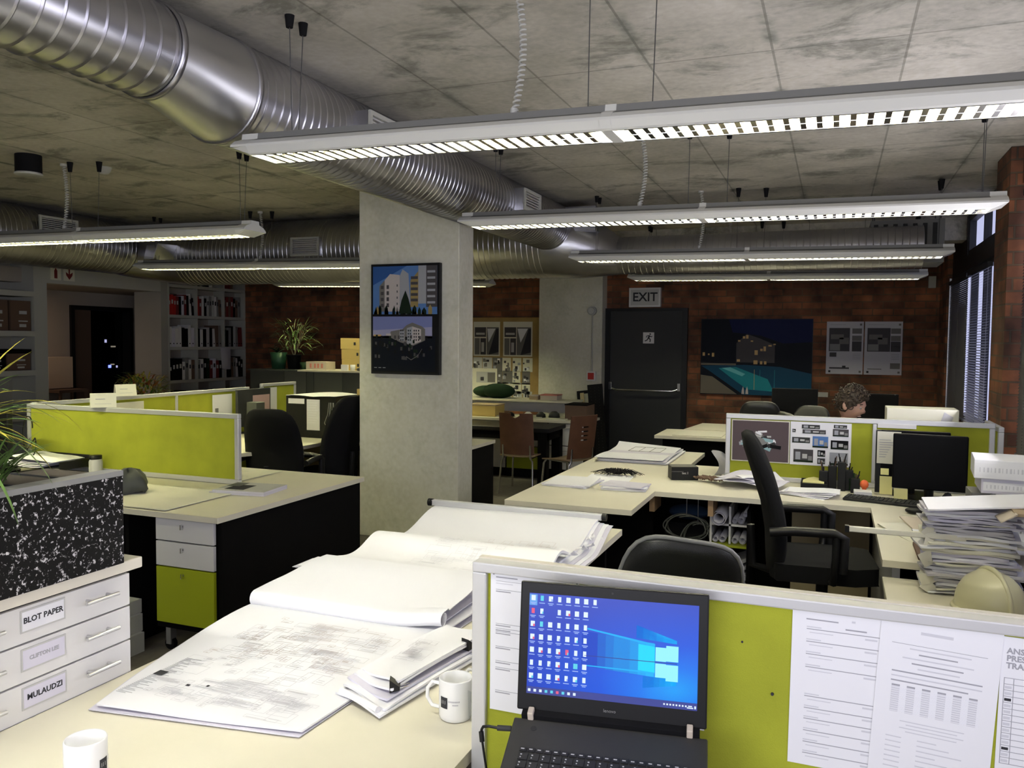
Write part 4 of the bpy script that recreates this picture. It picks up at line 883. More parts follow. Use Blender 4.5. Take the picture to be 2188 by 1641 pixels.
# things on the left desk behind the planter
t = thing('letter_tray', 'black letter tray full of papers on the left desk behind the planter', 'letter tray', (-4.62, 3.76, .73))
m = MB()
m.box(-4.86, -4.36, 3.62, 3.90, .790, .797, 'black_plastic').box(-4.86, -4.36, 3.894, 3.90, .797, .85, 'black_plastic').box(-4.86, -4.854, 3.62, 3.894, .797, .84, 'black_plastic').box(-4.366, -4.36, 3.62, 3.894, .797, .84, 'black_plastic')
m.box(-4.86, -4.36, 3.62, 3.90, .731, .738, 'black_plastic')
for x in (-4.86, -4.375):
    for y in (3.62, 3.885): m.box(x, x + .015, y, y + .015, .738, .79, 'black_plastic')
part(m, 'tray_frame', t)
for k in range(4):
    m = MB(); m.grid(lambda u, v, k=k: (-4.88 + .02 * k + .36 * u, 3.60 + .015 * k + .24 * v, .806 + .008 * k + .025 * (1 - u) * (k == 3) + .004 * math.sin(6 * u + k)), 6, 4, 'paper' if k % 2 else 'paper_lilac', thick=.004); part(m, 'paper_stack', t)
t = thing('jar', 'glass jar with black lid beside the letter tray', 'jar', (-4.27, 3.80, .73))
m = MB(); m.lathe([(.001, .001), (.038, .002), (.040, .02), (.040, .10), (.034, .115)], (-4.27, 3.80, .73), 'pale_grey', 20, caps=False); part(m, 'jar_body', t)
m = MB(); m.lathe([(.001, .114), (.037, .115), (.037, .138), (.001, .139)], (-4.27, 3.80, .73), 'black_plastic', 20, caps=False); part(m, 'lid', t)
t = thing('monitor', 'dark monitor at left edge seen behind the spiky plant', 'monitor', (-5.2 + .25, 3.7, .73))
part(B(-5.08, -4.86, 3.66, 3.70, .80, 1.14, 'black_plastic'), 'screen_body', t, bevel=.005); m = MB(); m.cyl((-4.97, 3.72, .74), (-4.97, 3.72, .95), .02, 'black_plastic', 10); m.cyl((-4.97, 3.72, .731), (-4.97, 3.72, .742), .09, 'black_plastic', 20); part(m, 'stand', t)
m = MB(); P = []
for i in range(50): a = i / 49 * 2 * PI * 1.1; P.append((-4.80 + .05 * math.cos(a) + .03 * i / 49, 3.75, 1.02 + .10 * math.sin(a) - .12 * i / 49))
m.tube(P, .004, 'black_plastic', 5); m.tube([P[-1], (-4.84, 3.74, .82), (-4.83, 3.73, .80)], .004, 'black_plastic', 5); solo(m, 'loose_cable', 'thin black looping cable against the left green screen', 'cable')
m = MB(); m.rings([[(-3.66 + rr * math.cos(2 * PI * k / 24) * (1 + .22 * math.sin(3 * k / 24 * 2 * PI + 1)), 3.47 + rr * math.sin(2 * PI * k / 24) * (1.1 + .18 * math.cos(5 * k / 24 * 2 * PI)), z + .012 * math.sin(4 * k / 24 * 2 * PI + rr * 30)) for k in range(24)] for rr, z in ((.085, .745), (.10, .77), (.088, .81), (.06, .85), (.03, .862), (.002, .865))], 'cabinet_grey', caps=True); solo(m, 'cloth_bag', 'crumpled dark grey bag on the left desk right behind the planter', 'bag')
m = MB(); m.grid(lambda u, v: (-3.95 + .84 * u, 3.18 + .55 * v, .737 + .001 * math.sin(9 * u)), 8, 5, 'paper_cream', thick=.003); t = solo(m, 'open_drawing', 'large pale drawing sheet lying open on the left desk', 'drawing sheet')
t = thing('magazine', 'glossy grey magazines stacked on the left desk beside the screen end', 'magazine', (-3.1, 3.8, .73))
M = Matrix.Translation((-3.10, 3.80, .731)) @ rotm('Z', 8)
for k in range(2):
    m = MB(); m.box(-.17 + .02 * k, .17, -.13, .13, .012 * k, .011 + .012 * k, 'paper_lilac', M); b_ = part(m, 'magazine_block', t)
m = MB(); m.box(-.15, .17, -.13, .13, .0232, .0238, 'pale_grey', M).box(-.10, .02, -.09, .05, .0238, .0242, 'ink_dark', M).box(.05, .14, -.06, .10, .0238, .0242, 'pale_grey', M).box(-.14, -.06, .0, .11, .0242, .0246, 'cabinet_grey_pale', M); part(m, 'cover_picture', b_)
t = thing('loose_papers', 'loose printed papers behind the left screen on the same desk', 'papers', (-3.4, 4.25, .73))
m = MB(); m.grid(lambda u, v: (-3.95 + .60 * u, 4.02 + .42 * v, .736), 6, 5, 'paper_cream', thick=.002); b_ = part(m, 'sheet', t)
m = MB(); plan_ink(m, lambda x, y: .7365, -3.8, -3.38, 4.08, 4.40, 30, 14, 'ink'); part(m, 'printed_plan', b_)
for k, (x, y, z, w, h, lab) in enumerate(((-3.33, 3.05, 0, .16, .10, 'lowest white paper box on the floor by the drawer pedestal'), (-3.34, 3.06, .101, .14, .09, 'dark-banded box in the middle of the floor stack by the drawer pedestal'), (-3.35, 3.07, .192, .13, .07, 'topmost pale box of the floor stack by the drawer pedestal'))):
    t = thing('paper_box', lab, 'box', (x, y, z), 0, 'boxes stacked by the pedestal'); m = MB().box(-w / 2, w / 2, -.12, .12, 0, h, 'pale_grey'); b_ = part(m, 'box_body', t, local=True)
    m = MB().box(-w / 2 + .01, w / 2 - .01, -.1215, -.12, .02, h - .03, 'black_matte' if k == 1 else 'cardboard'); part(m, 'printed_band', b_, local=True)

# ---------------------------------------------------------------- laptop
t = thing('laptop', 'open black laptop showing a blue desktop with icons', 'laptop', (-.3685, 1.445, .903), 8.3)
w2 = .1745
ML = rotm('X', -7)
m = MB(); m.box(-w2, w2, 0, .009, .004, .243, 'black_plastic', ML); lid = part(m, 'lid', t, local=True, bevel=.003)
SX0, SX1, SZ0, SZ1 = -.157, .157, .036, .222
m = MB(); 
m.add([ML @ Vector(p) for p in ((SX0, -.0006, SZ0), (SX1, -.0006, SZ0), (SX1, -.0006, SZ1), (SX0, -.0006, SZ1))], [(0, 1, 2, 3)], 'desktop_screen'); scr = part(m, 'screen', lid, local=True)
def sq(m, x0, x1, z0, z1, mt, d=.0010): m.add([ML @ Vector(p) for p in ((x0, -d, z0), (x1, -d, z0), (x1, -d, z1), (x0, -d, z1))], [(0, 1, 2, 3)], mt)
def sp(m, pts, mt, d): m.add([ML @ Vector((x, -d, z)) for x, z in pts], [list(range(len(pts)))], mt)
m = MB()
for i in range(9):
    u0, u1 = i / 9, (i + 1) / 9; mt_ = 'glow_%d' % min(6, int(i * 7 / 9)); xa, xb = -.055 + .134 * u0, -.055 + .134 * u1
    zt = lambda u: .160 - .012 * u; zb = lambda u: .096 - .008 * u
    sp(m, [(xa, zb(u0)), (xb, zb(u1)), (xb, zt(u1)), (xa, zt(u0))], mt_, .0007)
    if i > 2: ya = lambda u: .190 - .034 * u; sp(m, [(.119 - .11 * (1 - u0), ya(u0)), (.119 - .11 * (1 - u1), ya(u1)), (.119 - .11 * (1 - u1), .150 + .008 * (1 - u1)), (.119 - .11 * (1 - u0), .150 + .008 * (1 - u0))], 'glow_%d' % max(2, min(6, i - 1)), .0006); sp(m, [(.119 - .09 * (1 - u0), .062 + .014 * u0), (.119 - .09 * (1 - u1), .062 + .014 * u1), (.119 - .09 * (1 - u1), .088), (.119 - .09 * (1 - u0), .088)], 'glow_%d' % max(2, min(6, i - 2)), .0006)
sp(m, [(-.045, .163), (.08, .143), (.08, .147), (-.045, .166)], 'beam_a', .0009); sp(m, [(-.045, .096), (.08, .094), (.08, .097), (-.045, .098)], 'beam_a', .0009); sp(m, [(.05, .098), (.08, .096), (.08, .142), (.05, .145)], 'beam_b', .0010)
for (x0, x1, z0, z1) in ((.082, .098, .117, .142), (.082, .098, .088, .113), (.101, .120, .118, .146), (.101, .120, .083, .112)): sq(m, x0 - .001, x1 + .002, z0, z1, 'beam_c', .0012)
sq(m, -.05, .12, .1145, .1158, 'task_bar', .0014)
part(m, 'wallpaper_glow', scr, local=True)
m = MB(); sq(m, SX0, SX1, SZ0, SZ0 + .013, 'task_bar', .0015); 
for i in range(9): sq(m, SX0 + .003 + i * .0107, SX0 + .008 + i * .0107, SZ0 + .004, SZ0 + .009, ('icon_white', 'icon_white', 'icon_white', 'icon_cyan', 'icon_cyan', 'icon_red', 'icon_cyan', 'icon_white', 'icon_white')[i], .0018)
for i in range(8): sq(m, SX1 - .060 + i * .0055, SX1 - .057 + i * .0055, SZ0 + .005, SZ0 + .008, 'icon_white', .0018)
sq(m, SX1 - .016, SX1 - .009, SZ0 + .006, SZ0 + .008, 'icon_white', .0018); sq(m, SX1 - .018, SX1 - .007, SZ0 + .003, SZ0 + .005, 'icon_white', .0018); sq(m, SX1 - .005, SX1 - .002, SZ0 + .003, SZ0 + .008, 'icon_white', .0018)
part(m, 'taskbar', scr, local=True)
r = random.Random(2)
for row in range(7):
    for c_ in range(8 if row == 0 else 7):
        if row == 1 and c_ == 2: continue
        x = SX0 + .008 + c_ * .0167; z = SZ1 - .008 - row * .0240
        mt = 'icon_white'
        if (row, c_) in ((0, 1), (2, 1), (5, 5)): mt = 'icon_cyan'
        if (row, c_) in ((1, 0), (4, 4)): mt = 'icon_red'
        m = MB()
        if (row, c_) == (0, 0): sq(m, x - .0075, x + .0075, z - .0145, z + .006, 'icon_select', .0010)
        wI = .0030 if r.random() < .5 else .0040
        sq(m, x - wI, x + wI, z - .0055, z + .0042, mt, .0014)
        if r.random() < .35: sq(m, x + .0008, x + wI, z - .0055, z - .001, r.choice(['icon_cyan', 'icon_red', 'icon_text']), .0017)
        sq(m, x - .0055, x + .0055, z - .0105, z - .0088, 'icon_text', .0014)
        if r.random() < .6: sq(m, x - .0035, x + .0035, z - .0130, z - .0115, 'icon_text', .0014)
        part(m, 'desktop_icon', scr, local=True)
m = MB(); m.text('lenovo', .0085, ML @ Matrix.Translation((0, -.0008, .0185)) @ rotm('X', 90), 'mid_grey', depth=.0002); part(m, 'maker_lettering', lid, local=True)
m = MB(); m.cyl(ML @ Vector((0, 0, .232)), ML @ Vector((0, -.001, .232)), .002, 'dark_grey', 10); part(m, 'camera_lens', lid, local=True)
MD = rotm('X', 20)          # deck slopes down towards the viewer
m = MB(); m.box(-w2 - .002, w2 + .002, -.245, -.012, -.020, -.002, 'laptop_grey', MD); dk = part(m, 'keyboard_deck', t, local=True, bevel=.003)
m = MB(); m.box(-w2 + .012, w2 - .012, -.012, .006, -.014, .006, 'black_matte', MD); part(m, 'hinge_bar', t, local=True)
for x in (-.145, .145):
    m = MB(); m.box(x - .0055, x + .0055, -.016, .002, -.004, .014, 'card_pale', MD); part(m, 'hinge_cover', t, local=True, bevel=.002)
m = MB(); m.cyl(MD @ Vector((-.135, -.035, -.002)), MD @ Vector((-.135, -.035, -.0012)), .0055, 'dark_grey', 16); part(m, 'power_button', dk, local=True)
m = MB(); km = MB()
for row in range(6):
    n = 20 if row == 0 else 15; hh = .0085 if row == 0 else .0145; yy = -.082 - (0 if row == 0 else .0125 + (row - 1) * .0175)
    for i in range(n):
        x0 = -.150 + i * .300 / n; x1 = x0 + .300 / n - .0028
        m.box(x0, x1, yy - hh, yy, -.0015, .0005, 'key_black', MD)
        if row == 0: km.box(x0 + .002, x1 - .004, yy - .0045, yy - .0025, .0005, .0008, 'key_mark', MD)
        else: km.box(x0 + .0035, x0 + .0065, yy - .005, yy - .0028, .0005, .0008, 'key_mark', MD); km.box(x0 + .0035, x0 + .0055, yy - .011, yy - .0088, .0005, .0008, 'key_mark', MD)
kb = part(m, 'keys', dk, local=True); part(km, 'key_legends', kb, local=True)
t2 = thing('laptop_stand', 'black sloping stand hidden under the open laptop', 'stand', (-.3685, 1.445, .66), 8.3)
m = MB(); m.prism([(-.20, .0), (-.03, .0), (-.03, .214), (-.20, .152)], -.12, .12, 'black_plastic', 'yz'); part(m, 'wedge_stand', t2, local=True)
t = thing('charger_cable', 'black charger cable plugged into the left side of the laptop', 'cable', (-.57, 1.42, .85))
m = MB(); m.tube([(-.542, 1.395, .880), (-.568, 1.39, .879)], .0052, 'dark_grey', 10); part(m, 'plug', t)
m = MB(); m.tube([(-.568, 1.39, .879), (-.585, 1.388, .880), (-.596, 1.388, .877), (-.600, 1.39, .870), (-.601, 1.39, .862)], .0028, 'black_plastic', 8)
m.tube([(-.601, 1.39, .866), (-.598, 1.388, .848)], .0048, 'black_plastic', 8); m.tube([(-.598, 1.388, .850), (-.592, 1.386, .82), (-.580, 1.384, .76), (-.575, 1.384, .70), (-.574, 1.384, .663)], .0022, 'black_plastic', 8); part(m, 'lead', t)

# ---------------------------------------------------------------- sheets pinned on the near screen
YP = 1.564
def sheet(label, x0, x1, z0, z1, rot=0, y=YP, name='pinned_sheet', group=None, curl=0.0):
    cx_, cz_ = (x0 + x1) / 2, (z0 + z1) / 2
    t = thing(name, label, 'notice', (cx_, y, cz_), 0, group)
    F = rotm('Y', rot)
    w, h = (x1 - x0) / 2, (z1 - z0) / 2
    m = MB(); m.box(-w, w, -.0012, 0, -h, h, 'paper', F); b_ = part(m, 'sheet', t, local=True)
    return t, b_, F, w, h
def line(m, F, x0, x1, z, th, mt, d=-.0016): m.box(x0, x1, d, -.0012, z - th / 2, z + th / 2, mt, F)
t, b_, F, w, h = sheet('printed form pinned at the left edge of the near screen behind the laptop', -0.6562, -0.4641, 0.8278, 1.1242)
m = MB(); line(m, F, -w + .012, -w + .06, h - .014, .0025, 'ink'); line(m, F, -w + .012, w - .03, h - .022, .0008, 'ink'); line(m, F, -w + .012, -w + .05, h - .027, .0018, 'ink_light')
for i, z in enumerate((.040, .112, .122, .129, .160, .191, .205, .254)): line(m, F, -w + .012, w - .012, h - z, .0010, 'ink'); line(m, F, -w + .012, -w + .045, h - z - .004, .0022, 'ink')
part(m, 'printed_lines', b_, local=True)
for x in (-w + .008, w - .004): m = MB(); m.cyl((x, -.004, h - .006), (x, 0, h - .006), .0028, 'black_plastic', 10); part(m, 'push_pin', t, local=True)
t, b_, F, w, h = sheet('sheet with a pale photo header showing just above the laptop lid', -0.4066, -0.2165, 0.8590, 1.1271, -1.5)
m = MB(); line(m, F, -w + .02, -w + .07, h - .008, .0035, 'ink'); line(m, F, -w + .005, -w + .016, h - .009, .008, 'ink_brown'); part(m, 'printed_lines', b_, local=True)
t, b_, F, w, h = sheet('ruled contact list sheet left of the two overlapping notices right of the laptop', -0.0604, 0.1072, 0.8317, 1.1242, .5)
m = MB(); line(m, F, -w + .024, -w + .078, h - .022, .0022, 'ink'); line(m, F, -w + .09, -w + .125, h - .033, .0024, 'ink'); line(m, F, -w + .10, -w + .106, h - .018, .0035, 'ink_light')
for z in (.040, .063, .086, .110, .164, .186, .206, .228, .249, .270):
    line(m, F, -w + .025, w - .004, h - z, .0014, 'ink'); line(m, F, -w + .025, -w + .050, h - z + .004, .0020, 'ink_light'); line(m, F, -w + .03, -w + .07, h - z - .006, .0014, 'ink_light'); line(m, F, w - .045, w - .025, h - z - .006, .0030, 'ink_light'); line(m, F, w - .02, w - .008, h - z - .006, .0030, 'ink_light')
part(m, 'printed_lines', b_, local=True)
t, b_, F, w, h = sheet('slightly tilted typed notice with a small table, overlapping the ruled list', 0.0809, 0.2681, 0.8346, 1.1223, 3.2, y=YP - .002)
m = MB()
line(m, F, -.03, .02, h - .022, .005, 'ink_light'); line(m, F, -w + .02, w - .02, h - .045, .0007, 'ink')
for i, (a, b) in enumerate(((-.045, .05), (-.03, .03), (-.055, .055), (-.04, .04), (-.03, .035), (-.07, .07), (-.07, .07), (-.07, .05))): line(m, F, a, b, h - .052 - .0085 * i, .0022, 'ink' if i % 2 else 'ink_light')
for i in range(6): line(m, F, -.068 + i * .024, -.068 + i * .024 + .013, h - .145, .045, 'ink_light', d=-.0015); line(m, F, -.068 + i * .024, -.068 + i * .024 + .013, h - .120, .003, 'ink')
for i in range(12): line(m, F, -.068, .068, h - .124 - i * .0038, .0012, 'paper', d=-.0019)
for i in range(4): line(m, F, -.05 + .01 * (i % 2), .05 - .01 * (i % 2), h - .182 - i * .006, .0016, 'ink_light')
for i in range(9): line(m, F, -.07, -.045, h - .212 - i * .009, .0018, 'ink_light'); line(m, F, -.02, .01 + .02 * (i % 3), h - .212 - i * .009, .0018, 'ink_light')
part(m, 'printed_lines', b_, local=True)
t, b_, F, w, h = sheet('telephone instruction sheet headed ANSWER at the right edge of the near screen', 0.2711, 0.4758, 0.8249, 1.1125, 1.0)
m = MB()
for i, s_ in enumerate(('ANSWER BACK', 'PRESS  *ST', 'TRANSFER')): m.text(s_, .0135, F @ Matrix.Translation((-w + .008, -.0016, h - .024 - i * .0125)) @ rotm('X', 90), 'ink', align='LEFT', depth=.0002, bold=.0004)
x0 = -w + .006
for i in range(15): line(m, F, x0, w - .01, h - .070 - i * .0105, .0009, 'ink')
for x in (x0, x0 + .014, x0 + .040, x0 + .12, w - .01): m.box(x, x + .001, -.0017, -.0012, h - .070 - 14 * .0105, h - .070, 'ink', F)
for i in range(13): line(m, F, x0 + .002, x0 + .012, h - .086 - i * .0105, .0045, 'ink_light' if i not in (2, 10) else 'ink_dark'); line(m, F, x0 + .044, x0 + .10, h - .086 - i * .0105, .003, 'ink_light')
part(m, 'printed_table', b_, local=True)

# ================================================================== RIGHT-HAND MIDDLE DESKS
t = thing('monitor', 'large black monitor with paper notes stuck beside it on the middle desk', 'monitor', (.45, 5.0, .73))
Mm = Matrix.Translation((.500, 5.03, .73)) @ rotm('Z', -6)
m = MB(); m.box(-.185, .185, -.012, .025, .07, .375, 'monitor_black', Mm); b_ = part(m, 'screen_body', t, bevel=.006)
m = MB(); m.box(-.175, .175, -.0135, -.012, .09, .365, 'monitor_black', Mm); part(m, 'screen', b_)
m = MB(); m.cyl(Mm @ Vector((0, .05, .01)), Mm @ Vector((0, .04, .16)), .025, 'black_plastic', 12); m.cyl(Mm @ Vector((0, .03, .001)), Mm @ Vector((0, .03, .014)), .11, 'black_plastic', 24); part(m, 'stand', t)
t = thing('monitor', 'second black monitor standing behind, with a white sheet and yellow notes on its left side', 'monitor', (.4, 5.22, .73))
m = MB(); m.box(.235, .62, 5.20, 5.235, .80, 1.105, 'monitor_black'); b_ = part(m, 'screen_body', t, bevel=.005)
m = MB(); m.box(.235, .262, 5.18, 5.199, .745, 1.105, 'black_plastic'); part(m, 'side_frame', b_)
m = MB(); m.cyl((.43, 5.25, .735), (.43, 5.25, .9), .02, 'black_plastic', 10); m.box(.33, .53, 5.17, 5.33, .731, .742, 'black_plastic'); part(m, 'stand', t)
m = MB(); m.grid(lambda u, v: (.240 + .125 * u, 5.175 - .012 * (1 - v) * u, .915 + .185 * v), 5, 5, 'paper_cream'); p_ = part(m, 'taped_sheet', t)
m = MB()
for i in range(8): m.box(.252, .252 + .06 + .02 * (i % 3), 5.1715, 5.1725, 1.05 - i * .014, 1.053 - i * .014, 'ink'); 
part(m, 'printed_lines', p_)
for (x0, x1, z0, z1, y) in ((.262, .305, .852, .888, 5.165), (.258, .325, .742, .845, 5.15), (.325, .395, .742, .800, 5.02)):
    m = MB(); m.grid(lambda u, v: (x0 + (x1 - x0) * u, y - .01 * (1 - v), z0 + (z1 - z0) * v), 2, 3, 'postit'); part(m, 'sticky_note', t, label='yellow sticky note')
t = thing('keyboard', 'black keyboard on the middle desk in front of the monitors', 'keyboard', (.28, 4.90, .73))
Mk = Matrix.Translation((.275, 4.935, .731)) @ rotm('Z', -13)
m = MB(); m.box(-.205, .205, -.065, .065, 0, .014, 'black_plastic', Mk); b_ = part(m, 'keyboard_body', t, bevel=.004)
m = MB()
for r_ in range(5):
    for i in range(18): m.box(-.198 + i * .022, -.180 + i * .022, -.056 + r_ * .023, -.037 + r_ * .023, .014, .020, 'dark_grey', Mk)
part(m, 'keys', b_)
m = MB(); m.ball((.405, 4.665, .748), .032, 'black_plastic', sc=(1.5, .9, .55)); solo(m, 'computer_mouse', 'black computer mouse right of the keyboard on the desk return', 'mouse')
t = thing('document_tray', 'blue and white pencil case lying under the monitors', 'pencil case', (.5, 4.95, .73))
m = MB(); m.box(-.09, .09, -.02, .02, 0, .035, 'blue_item', Matrix.Translation((.56, 4.90, .731)) @ rotm('Z', -12)); part(m, 'case_body', t, bevel=.008); m = MB(); m.box(-.045, .02, -.0215, -.0205, .008, .03, 'paper', Matrix.Translation((.56, 4.90, .731)) @ rotm('Z', -12)); part(m, 'white_panel', t)
m = MB(); m.box(.12, .215, 5.02, 5.10, .731, .768, 'white_laminate'); solo(m, 'small_box', 'small white box left of the sticky notes', 'box', bevel=.003)
m = MB(); m.ball((.178, 5.16, .788), .024, 'orange', sc=(1, 1, 1.1)); m.cyl((.178, 5.16, .731), (.178, 5.16, .77), .012, 'orange', 10); solo(m, 'orange_toy', 'small orange round ornament by the white box', 'ornament')
m = MB(); m.lathe([(.001, .731), (.024, .732), (.024, .80), (.014, .815), (.014, .835), (.001, .836)], (.115, 5.26, 0), 'green_dark', 14, caps=False); solo(m, 'green_bottle', 'little dark green bottle standing behind the white box', 'bottle')
t = thing('desk_tray', 'low black desk tray holding yellow notes under the white photo sheet', 'tray', (-.10, 5.22, .73))
m = MB().box(-.17, -.02, 5.15, 5.28, .731, .738, 'black_plastic').box(-.17, -.02, 5.15, 5.156, .738, .775, 'black_plastic').box(-.17, -.02, 5.274, 5.28, .738, .785, 'black_plastic').box(-.17, -.164, 5.156, 5.274, .738, .78, 'black_plastic').box(-.026, -.02, 5.156, 5.274, .738, .78, 'black_plastic'); part(m, 'tray_body', t)
m = MB(); m.grid(lambda u, v: (-.16 + .12 * u, 5.17 + .09 * v, .778 + .02 * math.sin(u * 3) * v), 4, 3, 'postit', thick=.006); part(m, 'yellow_notes', t)
r = random.Random(9)
t = thing('pen_holder', 'row of black desk organiser pots crammed with pens', 'pen holder', (.05, 5.25, .73))
for (x, y, h, w_) in ((-.045, 5.24, .11, .05), (.005, 5.27, .14, .05), (.055, 5.24, .17, .045), (.095, 5.27, .12, .05), (.13, 5.19, .085, .05)):
    m = MB(); m.box(x - w_ / 2, x + w_ / 2, y - .025, y + .025, .731, .731 + h, 'black_plastic'); p_ = part(m, 'pot', t, bevel=.003)
    for k in range(4):
        dx, dy = r.uniform(-.014, .014), r.uniform(-.012, .012); m = MB(); m.cyl((x + dx, y + dy, .731 + h), (x + dx * 1.8, y + dy, .731 + h + r.uniform(.02, .06)), .0035, r.choice(['black_plastic', 'black_plastic', 'dark_grey', 'archive_brown']), 6); part(m, 'pen', p_)
t = thing('paper_pile', 'untidy heap of crumpled papers at the left of the middle screen', 'paper pile', (-.45, 5.2, .73))
for k in range(6):
    M = Matrix.Translation((-.46 + .05 * math.sin(k * 2), 5.17 + .04 * math.cos(k * 3), .733)) @ rotm('Z', k * 17 - 40); m = MB()
    m.grid(lambda u, v, k=k: M @ Vector((-.15 + .30 * u, -.10 + .21 * v, .006 * k + .025 * math.sin(u * 4 + k) * math.sin(v * 3 + k) * (.4 + .1 * k) + .028)), 9, 7, 'paper_lilac' if k % 2 else 'paper', thick=.003); part(m, 'crumpled_sheet', t)
t = thing('paper_pile', 'flat stack of lilac-white papers beside the black side-view chair', 'paper pile', (-.12, 4.98, .73))
for k in range(5):
    M = Matrix.Translation((-.13 + .012 * k, 4.985 + .006 * k, .732 + .006 * k)) @ rotm('Z', -22 + k * 5); m = MB(); m.grid(lambda u, v, k=k: M @ Vector((-.15 + .28 * u, -.08 + .16 * v, .004 + .004 * math.sin(u * 5 + k))), 6, 4, 'paper_lilac' if k % 2 else 'paper', thick=.004); part(m, 'sheet', t)
# posters on the middle screen
t = thing('poster', 'plum poster with a white and teal paper collage on the middle lime screen', 'poster', (-.425, 5.398, .98))
m = MB().box(-.602, -.250, 5.396, 5.3995, .850, 1.115, 'paper_cream').box(-.596, -.256, 5.3945, 5.396, .856, 1.109, 'poster_plum'); b_ = part(m, 'sheet', t)
r = random.Random(12); m = MB()
for i in range(46):
    a = r.gauss(0, 1) * .06; b = r.gauss(0, 1) * .020; cx_, cz_ = -.425 + a, .985 + b - .1 * abs(a); q = r.uniform(-.6, .5); l = r.uniform(.012, .04); h_ = r.uniform(.004, .014)
    m.box(-l, l, -.0004 - i * .00002, 0, -h_, h_, r.choice(['facade_grey', 'dark_grey', 'pale_grey', 'teal_pale', 'mid_grey', 'black_matte', 'paper']), Matrix.Translation((cx_, 5.3943, cz_)) @ Matrix.Rotation(q, 4, 'Y'))
part(m, 'collage', b_)
t = thing('poster', 'white sheet of small building photographs on the middle lime screen', 'poster', (-.07, 5.398, .98))
m = MB().box(-.246, .106, 5.396, 5.3995, .848, 1.116, 'paper'); b_ = part(m, 'sheet', t)
for (x0, z0, x1, z1, k) in ((-.18, 1.075, -.075, 1.10, 0), (-.175, 1.045, -.04, 1.07, 1), (-.235, 1.05, -.215, 1.07, 2), (-.235, .985, -.13, 1.02, 0), (-.115, .960, -.025, 1.03, 3), (.005, 1.085, .08, 1.105, 0), (0, 1.035, .09, 1.08, 1), (-.01, .955, .09, 1.01, 2), (-.225, .865, -.11, .945, 1), (-.085, .905, -.04, .945, 2), (-.085, .86, -.04, .895, 0), (-.015, .858, .09, .935, 4)):
    m = MB(); Y0 = 5.3955
    def rc(a, b, c, d, mt, q): m.box(a, b, Y0 - .0004 * q, Y0, c, d, mt)
    rc(x0, x1, z0, z1, ('dark_grey', 'facade_dark', 'black_matte', 'sky_blue', 'facade_grey')[k], 1); W = x1 - x0; Hh = z1 - z0
    rc(x0 + W * .1, x0 + W * .35, z0 + Hh * .2, z0 + Hh * .8, 'facade_grey', 2); rc(x0 + W * .45, x0 + W * .7, z0 + Hh * .3, z0 + Hh * .65, 'pale_grey', 2); rc(x0 + W * .75, x0 + W * .95, z0 + Hh * .1, z0 + Hh * .5, 'mid_grey', 2); rc(x0, x1, z0, z0 + Hh * .15, 'foliage_dark', 3)
    part(m, 'photograph', b_)
# things on the spine desk
t = thing('black_box', 'small black device box with white lettering on the middle desk', 'device', (-.88, 5.28, .73))
Mq = Matrix.Translation((-.885, 5.27, .731)) @ rotm('Z', 22)
m = MB(); m.box(-.085, .085, -.06, .06, 0, .085, 'black_plastic', Mq); b_ = part(m, 'casing', t, bevel=.004)
m = MB(); m.text('tec I', .022, Mq @ Matrix.Translation((.0, -.0605, .045)) @ rotm('X', 90), 'pale_grey', depth=.0003); part(m, 'lettering', b_); m = MB(); m.box(-.085, -.01, -.0605, -.0600, .054, .0555, 'mid_grey', Mq); part(m, 'seam_line', b_)
m = MB(); P = []
for i in range(140): a = i * .45; P.append((-.71 + .055 * math.cos(a) * (1 + .3 * math.sin(i * .7)) + .0006 * i - .04, 5.24 - .0004 * i + .035 * math.sin(a * 1.1), .745 + .018 * abs(math.sin(i * 1.3))))
m.tube(P, .0045, 'archive_brown', 5); solo(m, 'power_lead', 'bundled dark brown power lead beside the small black device box', 'cable')
t = thing('plastic_bag', 'grey and white plastic bag peeking out behind the left end of the middle screen', 'bag', (-.70, 5.52, .73))
m = MB(); m.grid(lambda u, v: (-.72 + .10 * u + .03 * math.sin(v * 4), 5.50 + .05 * math.sin(u * 3), .731 + (.16 - .03 * u) * v), 8, 10, 'paper_grey'); m.grid(lambda u, v: (-.72 + .10 * u + .03 * math.sin(v * 4), 5.52 + .09 * math.sin(u * 3 + .2), .731 + (.16 - .03 * u) * v), 8, 10, 'paper_grey'); part(m, 'bag_body', t)
t = thing('drawing_stack', 'stack of curled drawings at the far end of the middle desk', 'drawings', (-1.35, 6.2, .73))
for k in range(5):
    m = MB(); m.grid(lambda u, v, k=k: (-1.60 + .50 * u + .02 * math.sin(k), 5.82 + .74 * v - .01 * k, .734 + .0055 * k + .012 * abs(math.sin(v * 4 + k)) * (k > 2) + .03 * (v > .9) * (v - .9) * 10 * (k == 4) * (1 - u)), 10, 14, 'paper' if k % 2 == 0 else 'paper_lilac', thick=.004); s_ = part(m, 'sheet', t)
m = MB()
for i in range(4): m.box(-1.44 + i * .08, -1.438 + i * .08, 6.10, 6.35, .7785, .780, 'ink_dark')
for yy in (6.10, 6.35): m.box(-1.44, -1.20, yy, yy + .004, .7785, .780, 'ink_dark')
part(m, 'printed_frame', s_)
